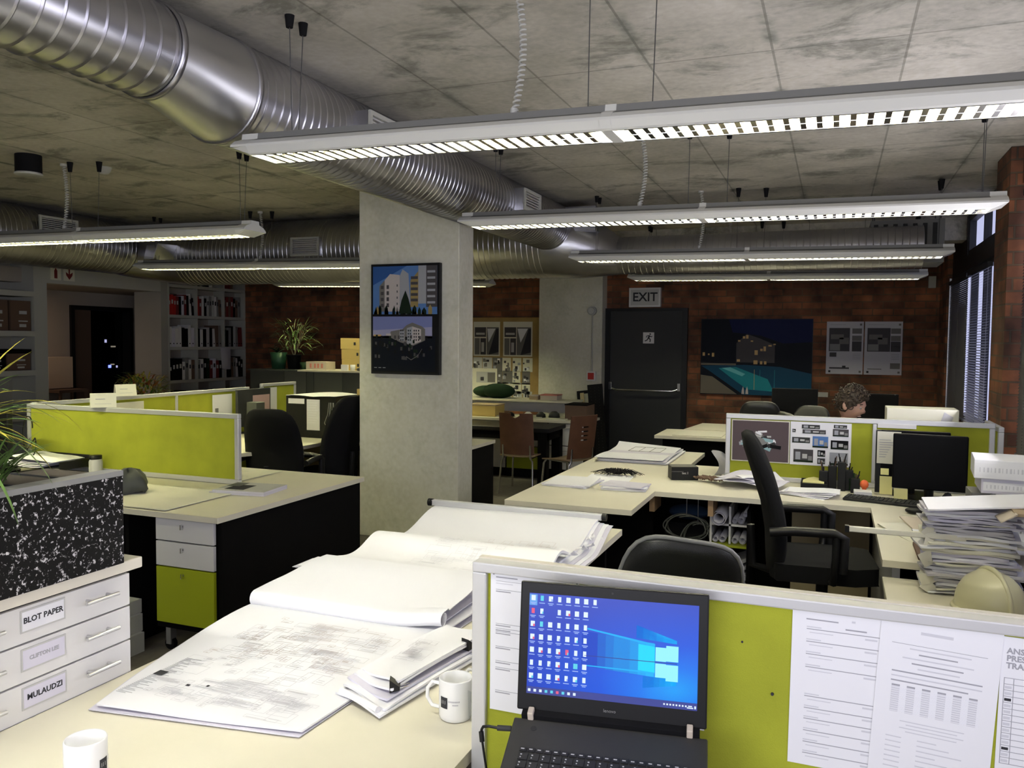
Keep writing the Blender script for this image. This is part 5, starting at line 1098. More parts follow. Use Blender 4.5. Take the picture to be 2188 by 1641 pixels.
for (name, lab, cat, x0, x1, y0, y1, rz, n, thk) in (('printed_sheets', 'left pile of white printed sheets near the front of the middle desk', 'papers', -1.62, -1.34, 4.66, 4.98, -4, 3, .006), ('writing_pad', 'white pad at right near the front inner corner of the middle desk', 'notepad', -1.27, -1.01, 4.68, 4.86, 5, 4, .007), ('printed_sheet', 'white sheet under the spiky black object on the middle desk', 'papers', -1.46, -1.18, 4.90, 5.22, 4, 1, .003)):
    t = thing(name, lab, cat, ((x0 + x1) / 2, (y0 + y1) / 2, .73))
    for k in range(n):
        M = Matrix.Translation(((x0 + x1) / 2, (y0 + y1) / 2, .731 + thk * k)) @ rotm('Z', rz + 4 * k * (-1) ** k); m = MB(); m.box(-(x1 - x0) / 2, (x1 - x0) / 2, -(y1 - y0) / 2, (y1 - y0) / 2, 0, thk * .9, 'paper' if k % 2 == 0 else 'paper_lilac', M); s_ = part(m, 'sheet', t)
m = MB(); r = random.Random(31)
for i in range(150):
    a = r.uniform(0, 2 * PI); l = r.uniform(.03, .17); e = (-1.30 + .02 * r.uniform(-1, 1), 5.22 + .02 * r.uniform(-1, 1)); m.tube([(e[0], e[1], .742), (e[0] + l * .5 * math.cos(a), e[1] + l * .3 * math.sin(a), .765 + .012 * r.random()), (e[0] + l * math.cos(a), e[1] + l * .55 * math.sin(a), .738 + .012 * r.random())], .0016, 'black_matte', 4)
solo(m, 'bristly_model', 'flat bristly black object lying on the middle desk papers', 'ornament')
# return desk clutter
t = thing('low_cabinet', 'low cream cabinet in front of the desk return carrying the hard hat', 'cabinet', (.6, 3.4, 0))
part(B(.21, 1.05, 3.14, 3.585, 0.02, .645, 'cream_edge'), 'carcass', t); part(B(.20, 1.06, 3.13, 3.59, .645, .668, 'cream_top'), 'cabinet_top', t, bevel=.003)
part(B(.225, .70, 3.128, 3.14, .05, .63, 'white_laminate'), 'door', t); part(B(.705, 1.04, 3.128, 3.14, .05, .63, 'white_laminate'), 'door', t)
t = thing('hard_hat', 'pale yellow hard hat resting on the low cabinet by the paper stack', 'hard hat', (.530, 3.262, .669), 20)
m = MB(); rs = []
for j in range(15):
    a = j / 14 * PI / 2; rr = .118 * math.cos(a) ** .8 if j < 14 else .002; z = .012 + .128 * math.sin(a) ** 1.0
    rs.append([((rr * 1.0 + .0) * math.cos(2 * PI * k / 40) * .92, rr * math.sin(2 * PI * k / 40) * 1.10, z + (.006 * math.exp(-(math.cos(2 * PI * k / 40) * rr / .018) ** 2) if j > 2 else 0)) for k in range(40)])
m.rings(rs, 'hat_plastic', caps=False)
m.rings([[(rr * math.cos(2 * PI * k / 40) * .92, rr * math.sin(2 * PI * k / 40) * (1.10 + (.10 if math.sin(2 * PI * k / 40) < -.3 else 0)), z) for k in range(40)] for rr, z in ((.117, .014), (.128, .006), (.130, .002), (.117, .004))], 'hat_plastic', closed=True); part(m, 'shell', t, local=True)
m = MB(); m.tube([(0, .128 * math.cos(a), .014 + .134 * math.sin(a)) for a in [PI * i / 20 for i in range(21)]], .010, 'hat_plastic', 8); part(m, 'crown_ridge', t, local=True)
m = MB(); m.rings([[(.098 * math.cos(2 * PI * k / 24) * .92, .105 * math.sin(2 * PI * k / 24), z) for k in range(24)] for z in (.002, .03)], 'black_plastic', caps=False); part(m, 'inner_band', t, local=True)
t = thing('paper_stack', 'tall leaning stack of white papers and torn sheets behind the hard hat', 'paper stack', (.49, 3.50, .669))
r = random.Random(17); z = .669; k = 0
while z < .985:
    th = r.uniform(.003, .013); M = Matrix.Translation((.480 + r.uniform(-.016, .016) + (.02 if z < .8 else 0), 3.495 + r.uniform(-.006, .006), z)) @ rotm('Z', r.uniform(-7, 7)); w_ = r.uniform(.135, .165)
    m = MB(); c = r.random(); mt_ = r.choice(['paper', 'paper_lilac', 'paper', 'paper_grey', 'paper_cream'] if z > .78 else ['paper_cream', 'paper_grey', 'paper', 'paper_grey'])
    m.grid(lambda u, v: M @ Vector((-w_ + 2 * w_ * u, -.088 + .176 * v, th + .0025 * math.sin(u * 9 + c * 9) + .002 * math.sin(v * 7 + c) - .008 * (u - .5) ** 2)), 10, 3, mt_, thick=th * .92); part(m, 'paper_bundle', t); z += th; k += 1
for (x, z_, a) in ((.36, .70, 30), (.345, .735, -20), (.35, .80, 60), (.36, .86, 10), (.36, .90, 45), (.43, .86, 0)):
    m = MB(); M = Matrix.Translation((x, 3.415, z_)) @ rotm('Y', a); m.grid(lambda u, v: M @ Vector((-.03 + .055 * u, -.008 * math.sin(3 * u + z_ * 9), -.03 + .05 * v * (1 - .4 * u))), 4, 4, 'paper_cream', thick=.001); part(m, 'torn_edge', t)
m = MB(); m.grid(lambda u, v: (.335 + .42 * u, 3.36 + .26 * v, .995 + .012 * math.sin(u * 3) + .045 * u * u), 10, 6, 'paper', thick=.006); part(m, 'top_sheet', t)
t = thing('plan_clamp', 'long white plan clamp sticking out to the left from the paper stack', 'clamp', (.2, 3.33, .93))
m = MB(); m.box(.068, .47, 3.412, 3.430, .875, .896, 'paper_cream'); part(m, 'clamp_bar', t, bevel=.003); m = MB(); m.box(.054, .069, 3.410, 3.432, .873, .898, 'black_plastic'); part(m, 'end_cap', t)
m = MB(); m.grid(lambda u, v: (.60 + .16 * u, 3.30 + .14 * v, 1.012 - .05 * (1 - u) * 0 + .008 * math.sin(v * 3)), 5, 4, 'cardboard', thick=.010); m.grid(lambda u, v: (.555 + .05 * u, 3.27 + .12 * v, .985 + .030 * u), 3, 3, 'card_pale', thick=.004); solo(m, 'cardboard_flap', 'torn brown cardboard piece on top of the tall paper stack', 'cardboard')
t = thing('paper_sheets', 'cream folders and sheets fanned over the desk return left of the paper stack', 'papers', (.42, 4.0, .73))
for k, (x, y, rz, w_, d_, mt_) in enumerate(((.43, 4.15, 22, .15, .21, 'paper_cream'), (.50, 4.25, 10, .15, .21, 'card_pale'), (.47, 3.90, 5, .11, .20, 'paper'), (.56, 4.02, -8, .16, .20, 'paper'), (.62, 3.86, 4, .18, .14, 'paper'))):
    M = Matrix.Translation((x, y, .734 + .012 * k)) @ rotm('Z', rz) @ rotm('X', 2); m = MB(); m.grid(lambda u, v: M @ Vector((-w_ + 2 * w_ * u, -d_ + 2 * d_ * v, .005 * math.sin(u * 4 + k))), 6, 6, mt_, thick=.006); part(m, 'sheet', t)
m = MB(); m.box(.335, .385, 3.66, 3.92, .731, .748, 'archive_brown'); solo(m, 'wooden_ruler_case', 'narrow brown case at the desk return edge left of the stack', 'case', bevel=.003)
def lever_file(x0, x1, y0, y1, z0, z1, label, mt='paper', spine='x-', rz=0, **kw):
    t = thing('box_file', label, 'file', ((x0 + x1) / 2, (y0 + y1) / 2, z0), rz, 'files piled on the desk return')
    c = Vector(((x0 + x1) / 2, (y0 + y1) / 2, 0)); F = Matrix.Translation(c) @ rotm('Z', rz) @ Matrix.Translation(-c)
    m = MB(); m.box(x0, x1, y0, y1, z0, z1, mt, F); b_ = part(m, 'cover', t, bevel=.003)
    m = MB(); m.box(x0 + .008, x1 - .008, y0 - .0012, y0 - .0002, z0 + .012, z1 - .012, 'paper', F)
    for i in range(26): m.box(x0 + .02 + i * (x1 - x0 - .05) / 26, x0 + .02 + i * (x1 - x0 - .05) / 26 + .003 + .002 * (i % 3), y0 - .0018, y0 - .0012, z0 + (z1 - z0) * .35, z0 + (z1 - z0) * .6, 'ink_light', F)
    part(m, 'spine_label', b_)
lever_file(.64, .80, 3.92, 4.15, .731, .985, 'upright white file with printed spine carrying the lying files', 'paper')
lever_file(.815, 1.05, 3.95, 4.18, .731, .985, 'upright pale file right of the printed white one', 'paper_lilac')
lever_file(.585, .985, 3.86, 4.12, .987, 1.048, 'lower lying white box file of the pile above the hard hat', 'paper_lilac', rz=-3)
lever_file(.560, .960, 3.84, 4.10, 1.050, 1.128, 'topmost lying white box file of the pile above the hard hat', 'paper', rz=-5)
m = MB(); m.box(.56, .632, 3.98, 4.15, .731, .97, 'mid_grey'); solo(m, 'box_file', 'dark grey upright file at the left of the file pile', 'file', 'files piled on the desk return', bevel=.003)
t = thing('desk_telephone', 'black desk telephone behind the fanned sheets', 'telephone', (.62, 4.75, .73), -15)
m = MB(); m.prism([(-.09, 0), (.09, 0), (.09, .05), (-.09, .02)], -.09, .09, 'black_plastic', 'yz'); part(m, 'phone_body', t, local=True, bevel=.006); m = MB(); m.tube([(-.07, -.08, .06), (-.07, 0, .072), (-.07, .08, .075)], .02, 'black_plastic', 8); part(m, 'handset', t, local=True)

# ---------------------------------------------------------------- beyond the middle screen
t = thing('monitor', 'black monitor back beyond the middle screen left of the seated man', 'monitor', (-.28, 7.0, 0))
m = MB(); m.box(-.52, -.13, 7.72, 7.76, .88, 1.20, 'black_matte'); part(m, 'screen_body', t, bevel=.005); m = MB(); m.cyl((-.3, 7.79, .735), (-.3, 7.79, .95), .02, 'black_plastic', 10); m.box(-.42, -.18, 7.72, 7.9, .731, .742, 'black_plastic'); part(m, 'stand', t)
t = thing('monitor', 'black monitor in the dark right of the seated man', 'monitor', (.3, 7.0, 0))
m = MB(); m.box(.08, .52, 7.80, 7.84, .86, 1.17, 'black_matte'); part(m, 'screen_body', t, bevel=.005); m = MB(); m.cyl((.3, 7.87, .735), (.3, 7.87, .95), .02, 'black_plastic', 10); m.box(.18, .42, 7.80, 7.97, .731, .742, 'black_plastic'); part(m, 'stand', t)
t = thing('storage_box', 'cream storage box with a grey smear standing beyond the middle screen near the blinds', 'box', (.55, 5.75, .73))
m = MB().box(.31, .71, 5.62, 5.84, .731, 1.205, 'paper_cream'); b_ = part(m, 'box_body', t, bevel=.004); m = MB(); m.grid(lambda u, v: (.60 + .05 * u + .03 * v, 5.6185, 1.10 + .09 * v - .03 * u), 3, 3, 'paper_grey'); part(m, 'grey_smear', b_)
m = MB(); m.box(-1.40, -.95, 7.70, 8.10, .731, .738, 'paper_cream'); solo(m, 'drawing_sheets', 'pale sheets lying on the nearer far desk by the exit door', 'papers')
m = MB(); m.box(-.20, -.07, 11.085, 11.099, .93, .99, 'white_paint'); solo(m, 'wall_socket', 'small white socket plate on the bricks behind the seated man', 'socket', bevel=.002)
m = MB(); m.box(1.02, 1.10, 11.04, 11.099, 2.28, 2.42, 'white_paint'); solo(m, 'wall_sensor', 'small white sensor high in the right corner of the brick wall', 'sensor', bevel=.004)

# ================================================================== THE PERSON
def skin_mesh(name, joints, edges, m_, parent, level=1):
    me = bpy.data.meshes.new(name); inv = WM[parent.name].inverted() if parent.name in WM else WM[[p for p in (parent.parent,) if p][0].name].inverted()
    me.from_pydata([inv @ Vector(j[:3]) for j in joints], edges, []); me.update()
    o = bpy.data.objects.new(name, me); COL.objects.link(o); o.parent = parent
    sk = o.modifiers.new('skin', 'SKIN'); sk.use_smooth_shade = True
    for i, j in enumerate(joints): v = me.skin_vertices[0].data[i]; v.radius = (j[3], j[4] if len(j) > 4 else j[3]); v.use_root = (i == 0)
    ss = o.modifiers.new('sub', 'SUBSURF'); ss.levels = level + 1; ss.render_levels = level + 1
    me.materials.append(MATS[m_]); return o
PX, PY = 0.00, 6.40
t = thing('person', 'seated man with dark curly hair looking down to the right beyond the middle screen', 'person', (PX, PY, 0))
J = [(PX, PY, .52, .135, .12), (PX + .02, PY, .66, .13, .11), (PX + .05, PY, .84, .14, .105), (PX + .07, PY, .97, .10, .085), (PX + .085, PY, 1.03, .052, .052), (PX + .10, PY - .005, 1.085, .050, .050)]
Ed = [(0, 1), (1, 2), (2, 3), (3, 4), (4, 5)]
def chain(start, pts):
    for p in pts: J.append(p); Ed.append((start, len(J) - 1)); start = len(J) - 1
    return start
for s_ in (-1, 1):
    e = chain(3, [(PX + .07, PY + s_ * .17, .955, .058), (PX + .11, PY + s_ * .23, .78, .044), (PX + .30, PY + s_ * .20, .785, .036), (PX + .42, PY + s_ * .17, .772, .026), (PX + .47, PY + s_ * .16, .765, .030, .015)])
    for k, (dx, dy, l) in enumerate(((.085, -.032, .9), (.095, -.011, 1), (.09, .010, 1), (.075, .030, .8))): chain(e, [(PX + .50, PY + s_ * .16 + dy * .8, .766, .009), (PX + .50 + .03, PY + s_ * .16 + dy, .762, .008), (PX + .47 + dx, PY + s_ * .16 + dy * 1.1, .748, .007)])
    chain(e - 0, [(PX + .48, PY + s_ * .16 - s_ * .035, .760, .009), (PX + .51, PY + s_ * .16 - s_ * .045, .750, .008)])
    chain(0, [(PX + .05, PY + s_ * .10, .50, .085), (PX + .44, PY + s_ * .12, .50, .060), (PX + .42, PY + s_ * .12, .26, .048), (PX + .40, PY + s_ * .12, .08, .035), (PX + .50, PY + s_ * .12, .035, .032, .028), (PX + .60, PY + s_ * .12, .030, .03, .022)])
body = skin_mesh('body', J, Ed, 'skin', t)
# shirt over torso and upper arms, trousers over legs
Js = [(PX + .0, PY, .55, .150, .135), (PX + .02, PY, .68, .145, .125), (PX + .05, PY, .85, .152, .118), (PX + .07, PY, .975, .110, .095), (PX + .08, PY, 1.005, .070, .065)]; Es = [(0, 1), (1, 2), (2, 3), (3, 4)]
for s_ in (-1, 1):
    b0 = len(Js); Js += [(PX + .07, PY + s_ * .175, .955, .068), (PX + .11, PY + s_ * .235, .78, .054), (PX + .30, PY + s_ * .205, .787, .044)]; Es += [(3, b0), (b0, b0 + 1), (b0 + 1, b0 + 2)]
skin_mesh('shirt', Js, Es, 'shirt', t)
Jt = [(PX, PY, .52, .15, .13)]; Et = []
for s_ in (-1, 1):
    b0 = len(Jt); Jt += [(PX + .05, PY + s_ * .10, .50, .095), (PX + .44, PY + s_ * .12, .50, .070), (PX + .42, PY + s_ * .12, .28, .058), (PX + .40, PY + s_ * .12, .10, .050)]; Et += [(0, b0), (b0, b0 + 1), (b0 + 1, b0 + 2), (b0 + 2, b0 + 3)]
skin_mesh('trousers', Jt, Et, 'black_fabric', t)
# head: faces +x turned a little to the camera, chin down
HM = Matrix.Translation((PX + .115, PY - .01, 1.165)) @ rotm('Z', -22) @ rotm('Y', 16)
def head_pt(th, ph):
    """th polar from top, ph azimuth (0 = face front +x)"""
    x = math.sin(th) * math.cos(ph); y = math.sin(th) * math.sin(ph); z = math.cos(th)
    fx = .098 * x; fy = .076 * y; fz = .118 * z
    if z < 0: fx *= 1 - .22 * (-z) ** 1.5 if x > 0 else 1 - .35 * (-z); fy *= 1 - .28 * (-z)
    front = max(0, x)
    fx += .022 * math.exp(-((z + .18) / .14) ** 2 - (y / .16) ** 2) * front ** 3      # nose
    fx += .008 * math.exp(-((z - .22) / .10) ** 2) * front ** 2                           # brow
    fx -= .009 * math.exp(-((z - .05) / .09) ** 2 - ((abs(y) - .38) / .16) ** 2) * front      # sockets
    fx += .006 * math.exp(-((z + .50) / .06) ** 2 - (y / .28) ** 2) * front; fx += .008 * math.exp(-((z + .82) / .12) ** 2 - (y / .3) ** 2) * front
    return HM @ Vector((fx, fy, fz))
m = MB(); m.rings([[head_pt(PI * (j + .02) / 28.04, 2 * PI * k / 36) for k in range(36)] for j in range(29)], 'skin', caps=False)
hd = part(m, 'head', t)
for s_ in (-1, 1):
    m = MB(); m.ball(HM @ Vector((.0800, s_ * .031, .006)), .0105, 'eye_white', 12, 8); ey = part(m, 'eye', hd); m = MB(); m.ball(HM @ Vector((.0878, s_ * .031, .003)), .0042, 'ink_dark', 8, 6); part(m, 'iris', hd)
    m = MB(); m.tube([HM @ Vector(p) for p in ((.088, s_ * .018, .028), (.088, s_ * .032, .033), (.078, s_ * .048, .028))], .004, 'hair', 6); part(m, 'eyebrow', hd)
    m = MB(); m.ball(HM @ Vector((-.008, s_ * .078, -.008)), .030, 'skin', 12, 8, sc=(.62, .28, 1)); part(m, 'ear', hd)
m = MB(); m.tube([HM @ Vector(p) for p in ((.081, -.022, -.060), (.090, 0, -.058), (.081, .022, -.060))], .0045, 'pink_paper', 6); part(m, 'mouth', hd)
m = MB(); r = random.Random(3)
def hair_pt(th, ph, o): 
    p = HM.inverted() @ head_pt(th, ph); return HM @ (p * (1 + o))
def hl(ph):                                             # hairline polar angle
    f = max(0, math.cos(ph)); return PI * (.64 - .33 * f ** .8)
m.rings([[hair_pt(.02 + hl(2 * PI * k / 48) * j / 16, 2 * PI * k / 48, .07 + .03 * math.sin(7 * k / 48 * 2 * PI + j) + .16 * (1 - j / 16)) for k in range(48)] for j in range(17)], 'hair', caps=False)
for i in range(170):                                     # curls
    ph = r.uniform(0, 2 * PI); th = hl(ph) * r.uniform(.05, 1.0) ; c = hair_pt(th, ph, .10 + .09 * r.random() * max(0, math.cos(th))); R_ = r.uniform(.010, .018); ax = Vector((r.uniform(-1, 1), r.uniform(-1, 1), r.uniform(-1, 1))).normalized(); a1 = ax.cross(Vector((.3, .5, .8))).normalized(); a2 = ax.cross(a1)
    m.tube([c + a1 * R_ * math.cos(q) + a2 * R_ * math.sin(q) + ax * .004 * q for q in [k * .7 for k in range(9)]], .0042, 'hair', 5)
part(m, 'hair', hd)

# ================================================================== FAR WALL AND COLUMN
FX = Matrix.Identity(4)
def onwall(x, z, y): return Matrix.Translation((x, y, z)) @ rotm('X', 90)
t = thing('exit_sign', 'white EXIT sign box on the brick wall above the dark door', 'sign', (-2.41, 11.06, 2.08))
m = MB().box(-2.625, -2.195, 11.02, 11.099, 2.075, 2.335, 'white_laminate'); b_ = part(m, 'sign_box', t, bevel=.004); m = MB().box(-2.60, -2.22, 11.018, 11.02, 2.10, 2.31, 'pale_grey'); part(m, 'sign_face', b_)
m = MB(); m.text('EXIT', .165, onwall(-2.405, 2.205, 11.0165), 'ink_dark', bold=.003); part(m, 'lettering', b_)
t = thing('escape_sign', 'small white square sign with a running figure on the dark door', 'sign', (-2.35, 11.03, 1.58))
m = MB().box(-2.425, -2.275, 11.033, 11.039, 1.585, 1.735, 'white_laminate'); b_ = part(m, 'plate', t)
m = MB(); Y0 = 11.032
def fig(pts, w_):
    for (a, b), (c, d) in zip(pts, pts[1:]):
        v = Vector((c - a, d - b)); n = Vector((-v.y, v.x)).normalized() * w_; m.add([(a + n.x, Y0, b + n.y), (a - n.x, Y0, b - n.y), (c - n.x, Y0, d - n.y), (c + n.x, Y0, d + n.y)], [(0, 1, 2, 3)], 'ink_dark')
m.cyl((-2.328, Y0, 1.712), (-2.328, Y0 + .001, 1.712), .011, 'ink_dark', 12); fig([(-2.335, 1.695), (-2.352, 1.655)], .012); fig([(-2.338, 1.69), (-2.312, 1.672), (-2.300, 1.685)], .005); fig([(-2.338, 1.693), (-2.372, 1.688), (-2.382, 1.665)], .005); fig([(-2.350, 1.658), (-2.325, 1.640), (-2.330, 1.605)], .007); fig([(-2.352, 1.658), (-2.370, 1.630), (-2.400, 1.618)], .007); part(m, 'running_figure', b_)
t = thing('pool_picture', 'dark night picture of a lit house and turquoise pool on the brick wall', 'picture', (-.96, 11.09, .93))
m = MB().box(-1.655, -.265, 11.06, 11.099, .925, 1.915, 'black_plastic'); b_ = part(m, 'canvas', t); m = MB(); Y0 = 11.0585
def pr(x0, x1, z0, z1, mt, k=1): m.add([(x0, Y0 - .0004 * k, z0), (x1, Y0 - .0004 * k, z0), (x1, Y0 - .0004 * k, z1), (x0, Y0 - .0004 * k, z1)], [(0, 1, 2, 3)], mt)
def pp(pts, mt, k=1): m.add([(x, Y0 - .0004 * k, z) for x, z in pts], [list(range(len(pts)))], mt)
pr(-1.65, -.27, .93, 1.91, 'night'); pp([(-1.30, 1.91), (-.27, 1.91), (-.27, 1.62), (-.62, 1.60), (-.9, 1.70), (-1.25, 1.74)], 'night_blue', 2)
pp([(-1.65, 1.30), (-1.1, 1.32), (-.65, 1.30), (-.27, 1.22), (-.27, .93), (-1.1, .93), (-1.55, 1.24)], 'pool_blue', 2); pp([(-1.42, 1.27), (-1.20, 1.29), (-.80, 1.14), (-.72, .98), (-1.05, 1.0), (-1.25, 1.14)], 'pool_teal', 3); pp([(-1.38, 1.272), (-1.27, 1.285), (-1.08, 1.20), (-1.12, 1.17), (-1.27, 1.23)], 'pool_light', 4)
pp([(-1.65, 1.18), (-1.50, 1.16), (-1.18, .935), (-1.65, .935)], 'paving', 4); pr(-1.65, -1.2, 1.31, 1.335, 'paving', 3)
pp([(-1.20, 1.60), (-1.07, 1.72), (-.90, 1.66), (-.72, 1.58), (-.72, 1.35), (-1.20, 1.35)], 'facade_dark', 3)
for (x, z, w_, h_) in ((-1.18, 1.62, .03, .02), (-1.12, 1.66, .03, .03), (-1.08, 1.66, .03, .045), (-1.02, 1.62, .03, .015), (-.97, 1.45, .04, .06), (-.90, 1.50, .03, .03), (-.86, 1.50, .03, .06), (-.98, 1.33, .05, .05), (-.90, 1.33, .03, .04), (-.85, 1.33, .03, .04), (-.80, 1.56, .04, .02), (-.74, 1.58, .03, .015), (-1.63, 1.43, .03, .045), (-1.56, 1.44, .02, .02), (-1.51, 1.42, .03, .05), (-1.19, 1.36, .04, .03)): pr(x, x + w_, z, z + h_, 'glow_amber', 5)
for x in (-1.105, -1.055): pp([(x - .018, .94), (x + .018, .94), (x + .014, .99), (x + .002, 1.04), (x - .014, .99)], 'facade', 6)
for x in (-.97, -.9, -.72): pr(x, x + .006, 1.0, 1.26, 'glow_amber' if x == -.97 else 'pool_teal', 4)
part(m, 'night_photograph', b_)
for (x0, x1, lab) in ((-.105, .322, 'left one of the two white project boards on the dark brick wall'), (.335, .76, 'right one of the two white project boards on the dark brick wall')):
    t = thing('project_board', lab, 'poster', ((x0 + x1) / 2, 11.08, 1.23), 0, 'pair of project boards'); m = MB().box(x0, x1, 11.085, 11.099, 1.225, 1.88, 'paper_grey'); b_ = part(m, 'sheet', t)
    m = MB(); Y0 = 11.0845; d = x0 + .0
    L_ = x0 < 0
    pr(x0 + .03, x0 + (.27 if L_ else .29), 1.51, 1.80, 'facade_dark'); pr(x0 + .05, x0 + .20, 1.66, 1.72, 'facade_mid', 2); pr(x0 + .04, x0 + .16, 1.52, 1.60, 'mid_grey', 2); pr(x0 + .15, x0 + .26, 1.60, 1.68, 'facade_mid', 2)
    for z in (1.73, 1.64, 1.57, 1.51): pr(x1 - .13, x1 - .02, z, z + .065, 'facade_mid' if z > 1.6 else 'facade_dark')
    if L_: pr(x0 + .04, x0 + .12, 1.44, 1.495, 'facade_dark'); pr(x0 + .04, x0 + .27, 1.29, 1.31, 'facade_dark'); pr(x0 + .19, x0 + .23, 1.305, 1.33, 'ink_dark', 2)
    else: pr(x1 - .13, x1 - .02, 1.30, 1.37, 'facade_mid'); pr(x0 + .04, x0 + .20, 1.29, 1.30, 'facade_mid')
    for z in (1.475, 1.455, 1.435, 1.415): pr(x1 - .12, x1 - .03, z, z + .006, 'ink')
    pr(x0 + .03, x0 + .055, 1.245, 1.27, 'ink_dark'); pr(x1 - .045, x1 - .02, 1.245, 1.27, 'facade_mid'); pr(x0 + .04, x0 + .22, 1.84, 1.845, 'ink'); pr(x1 - .045, x1 - .02, 1.83, 1.855, 'facade_mid')
    part(m, 'printed_images', b_)
# column poster
MP = Matrix.Translation((-3.157, 5.738, 1.766)) @ Matrix.Scale(.8686, 4) @ Matrix.Translation((3.635, -6.605, -1.791))
t = thing('framed_poster', 'black framed poster with day and dusk views of apartment blocks on the column', 'poster', (-3.157, 5.76, 1.33))
m = MB(MP).box(-3.99, -3.285, 6.605, 6.648, 1.290, 2.292, 'black_plastic'); b_ = part(m, 'frame', t, bevel=.003); m = MB(MP); Y0 = 6.6042
pr(-3.972, -3.303, 1.308, 2.275, 'black_matte', 0.5)
X0, X1, ZB, ZT = -3.968, -3.350, 1.835, 2.270
pr(X0, X1 + .04, ZB, ZT, 'sky_blue', 1); pp([(X0, ZT), (X0, 2.10), (X0 + .35, ZT)], 'sky_deep', 2)
pp([(-3.90, 1.86), (-3.90, 2.09), (-3.79, 2.20), (-3.69, 2.19), (-3.69, 1.86)], 'facade', 3); pp([(-3.90, 1.86), (-3.90, 2.09), (-3.845, 2.145), (-3.845, 1.86)], 'facade_mid', 4)
for z in (1.90, 1.955, 2.01, 2.065): pr(-3.885, -3.855, z, z + .03, 'facade_dark', 5); pr(-3.825, -3.80, z, z + .035, 'facade_dark', 5); pr(-3.72, -3.71, z + .02, z + .04, 'facade_dark', 5)
pp([(-3.69, 1.90), (-3.69, 2.18), (-3.66, 2.24), (-3.60, 2.20), (-3.58, 1.90)], 'facade_grey', 3); pp([(-3.58, 1.90), (-3.58, 2.14), (-3.50, 2.22), (-3.50, 1.90)], 'facade_ochre', 3)
for z in (1.95, 2.0, 2.05, 2.10, 2.15): pr(-3.575, -3.505, z, z + .025, 'facade_dark', 4)
pr(-3.50, -3.42, 1.93, 2.27, 'facade_grey', 4); pr(-3.42, -3.31, 1.90, 2.27, 'facade_dark', 4)
for i in range(6): pr(-3.41, -3.33, 1.93 + i * .055, 1.95 + i * .055, 'facade_grey', 5)
r = random.Random(6)
for i in range(26): x = r.uniform(X0, -3.33); w_ = r.uniform(.015, .05); z = r.uniform(ZB, 1.90); pp([(x, ZB), (x + w_, ZB), (x + w_, z), (x + w_ / 2, z + .03), (x, z)], r.choice(['foliage_dark', 'black_matte', 'foliage_dark', 'facade_ochre', 'facade_mid']), 6)
pp([(-3.70, 1.84), (-3.56, 1.84), (-3.60, 1.98), (-3.63, 2.05), (-3.67, 1.96)], 'foliage_dark', 7)
pr(X0, -3.36, 1.62, 1.815, 'sky_dusk', 1); pp([(X0, 1.62), (X0, 1.69), (-3.36, 1.72), (-3.36, 1.62)], 'sky_dusk_pale', 2); pr(X0, -3.33, 1.32, 1.64, 'night', 2)
pp([(-3.80, 1.63), (-3.78, 1.68), (-3.66, 1.70), (-3.62, 1.735), (-3.56, 1.76), (-3.46, 1.725), (-3.43, 1.70), (-3.43, 1.60), (-3.55, 1.55), (-3.68, 1.58)], 'facade_mid', 3)
pp([(-3.615, 1.57), (-3.615, 1.71), (-3.56, 1.725), (-3.56, 1.56)], 'facade_grey', 4); pp([(-3.56, 1.56), (-3.56, 1.725), (-3.47, 1.70), (-3.47, 1.59)], 'facade', 4); pp([(-3.69, 1.60), (-3.69, 1.68), (-3.64, 1.69), (-3.64, 1.59)], 'facade_grey', 4)
for i in range(4):
    for x in (-3.605, -3.585, -3.545, -3.525, -3.50, -3.68, -3.66): pr(x, x + .010, 1.595 + i * .028, 1.611 + i * .028, 'night', 5)
pr(-3.96, -3.88, 1.635, 1.65, 'glow_amber', 4); pr(-3.83, -3.78, 1.64, 1.66, 'facade', 4)
for i in range(60): x = r.uniform(X0, -3.37); z = r.uniform(1.42, 1.62); pr(x, x + .02, z, z + .03, r.choice(['foliage_dark', 'black_matte', 'facade_dark']), 6 + i * .02)
for (a, b) in (((-3.62, 1.45), (-3.57, 1.42)), ((-3.57, 1.42), (-3.50, 1.46)), ((-3.50, 1.46), (-3.46, 1.52))): pp([(a[0], a[1]), (b[0], b[1]), (b[0], b[1] + .006), (a[0], a[1] + .006)], 'facade_mid', 9)
for i in range(3): pr(-3.955 + i * .045, -3.925 + i * .045, 1.345, 1.350, 'facade_grey', 4)
part(m, 'printed_picture', b_)
# bell, conduit, call point
t = thing('alarm_bell', 'round pale alarm sounder on the concrete pier with a conduit running down', 'alarm', (-3.08, 10.84, 2.0))
m = MB(); m.cyl((-3.085, 10.80, 2.02), (-3.085, 10.859, 2.02), .062, 'white_paint', 24); m.cyl((-3.085, 10.775, 2.02), (-3.085, 10.80, 2.02), .042, 'pale_grey', 20, r2=.05); part(m, 'sounder', t); m = MB(); m.cyl((-3.085, 10.848, 1.20), (-3.085, 10.848, 1.96), .011, 'white_paint', 10); part(m, 'conduit', t)
t = thing('call_point', 'small red fire call point in a white box on the concrete pier', 'call point', (-3.08, 10.84, 1.07))
m = MB().box(-3.145, -3.02, 10.80, 10.859, 1.07, 1.20, 'white_laminate'); b_ = part(m, 'back_box', t, bevel=.004); m = MB().box(-3.125, -3.04, 10.795, 10.80, 1.09, 1.18, 'red'); part(m, 'red_face', b_)
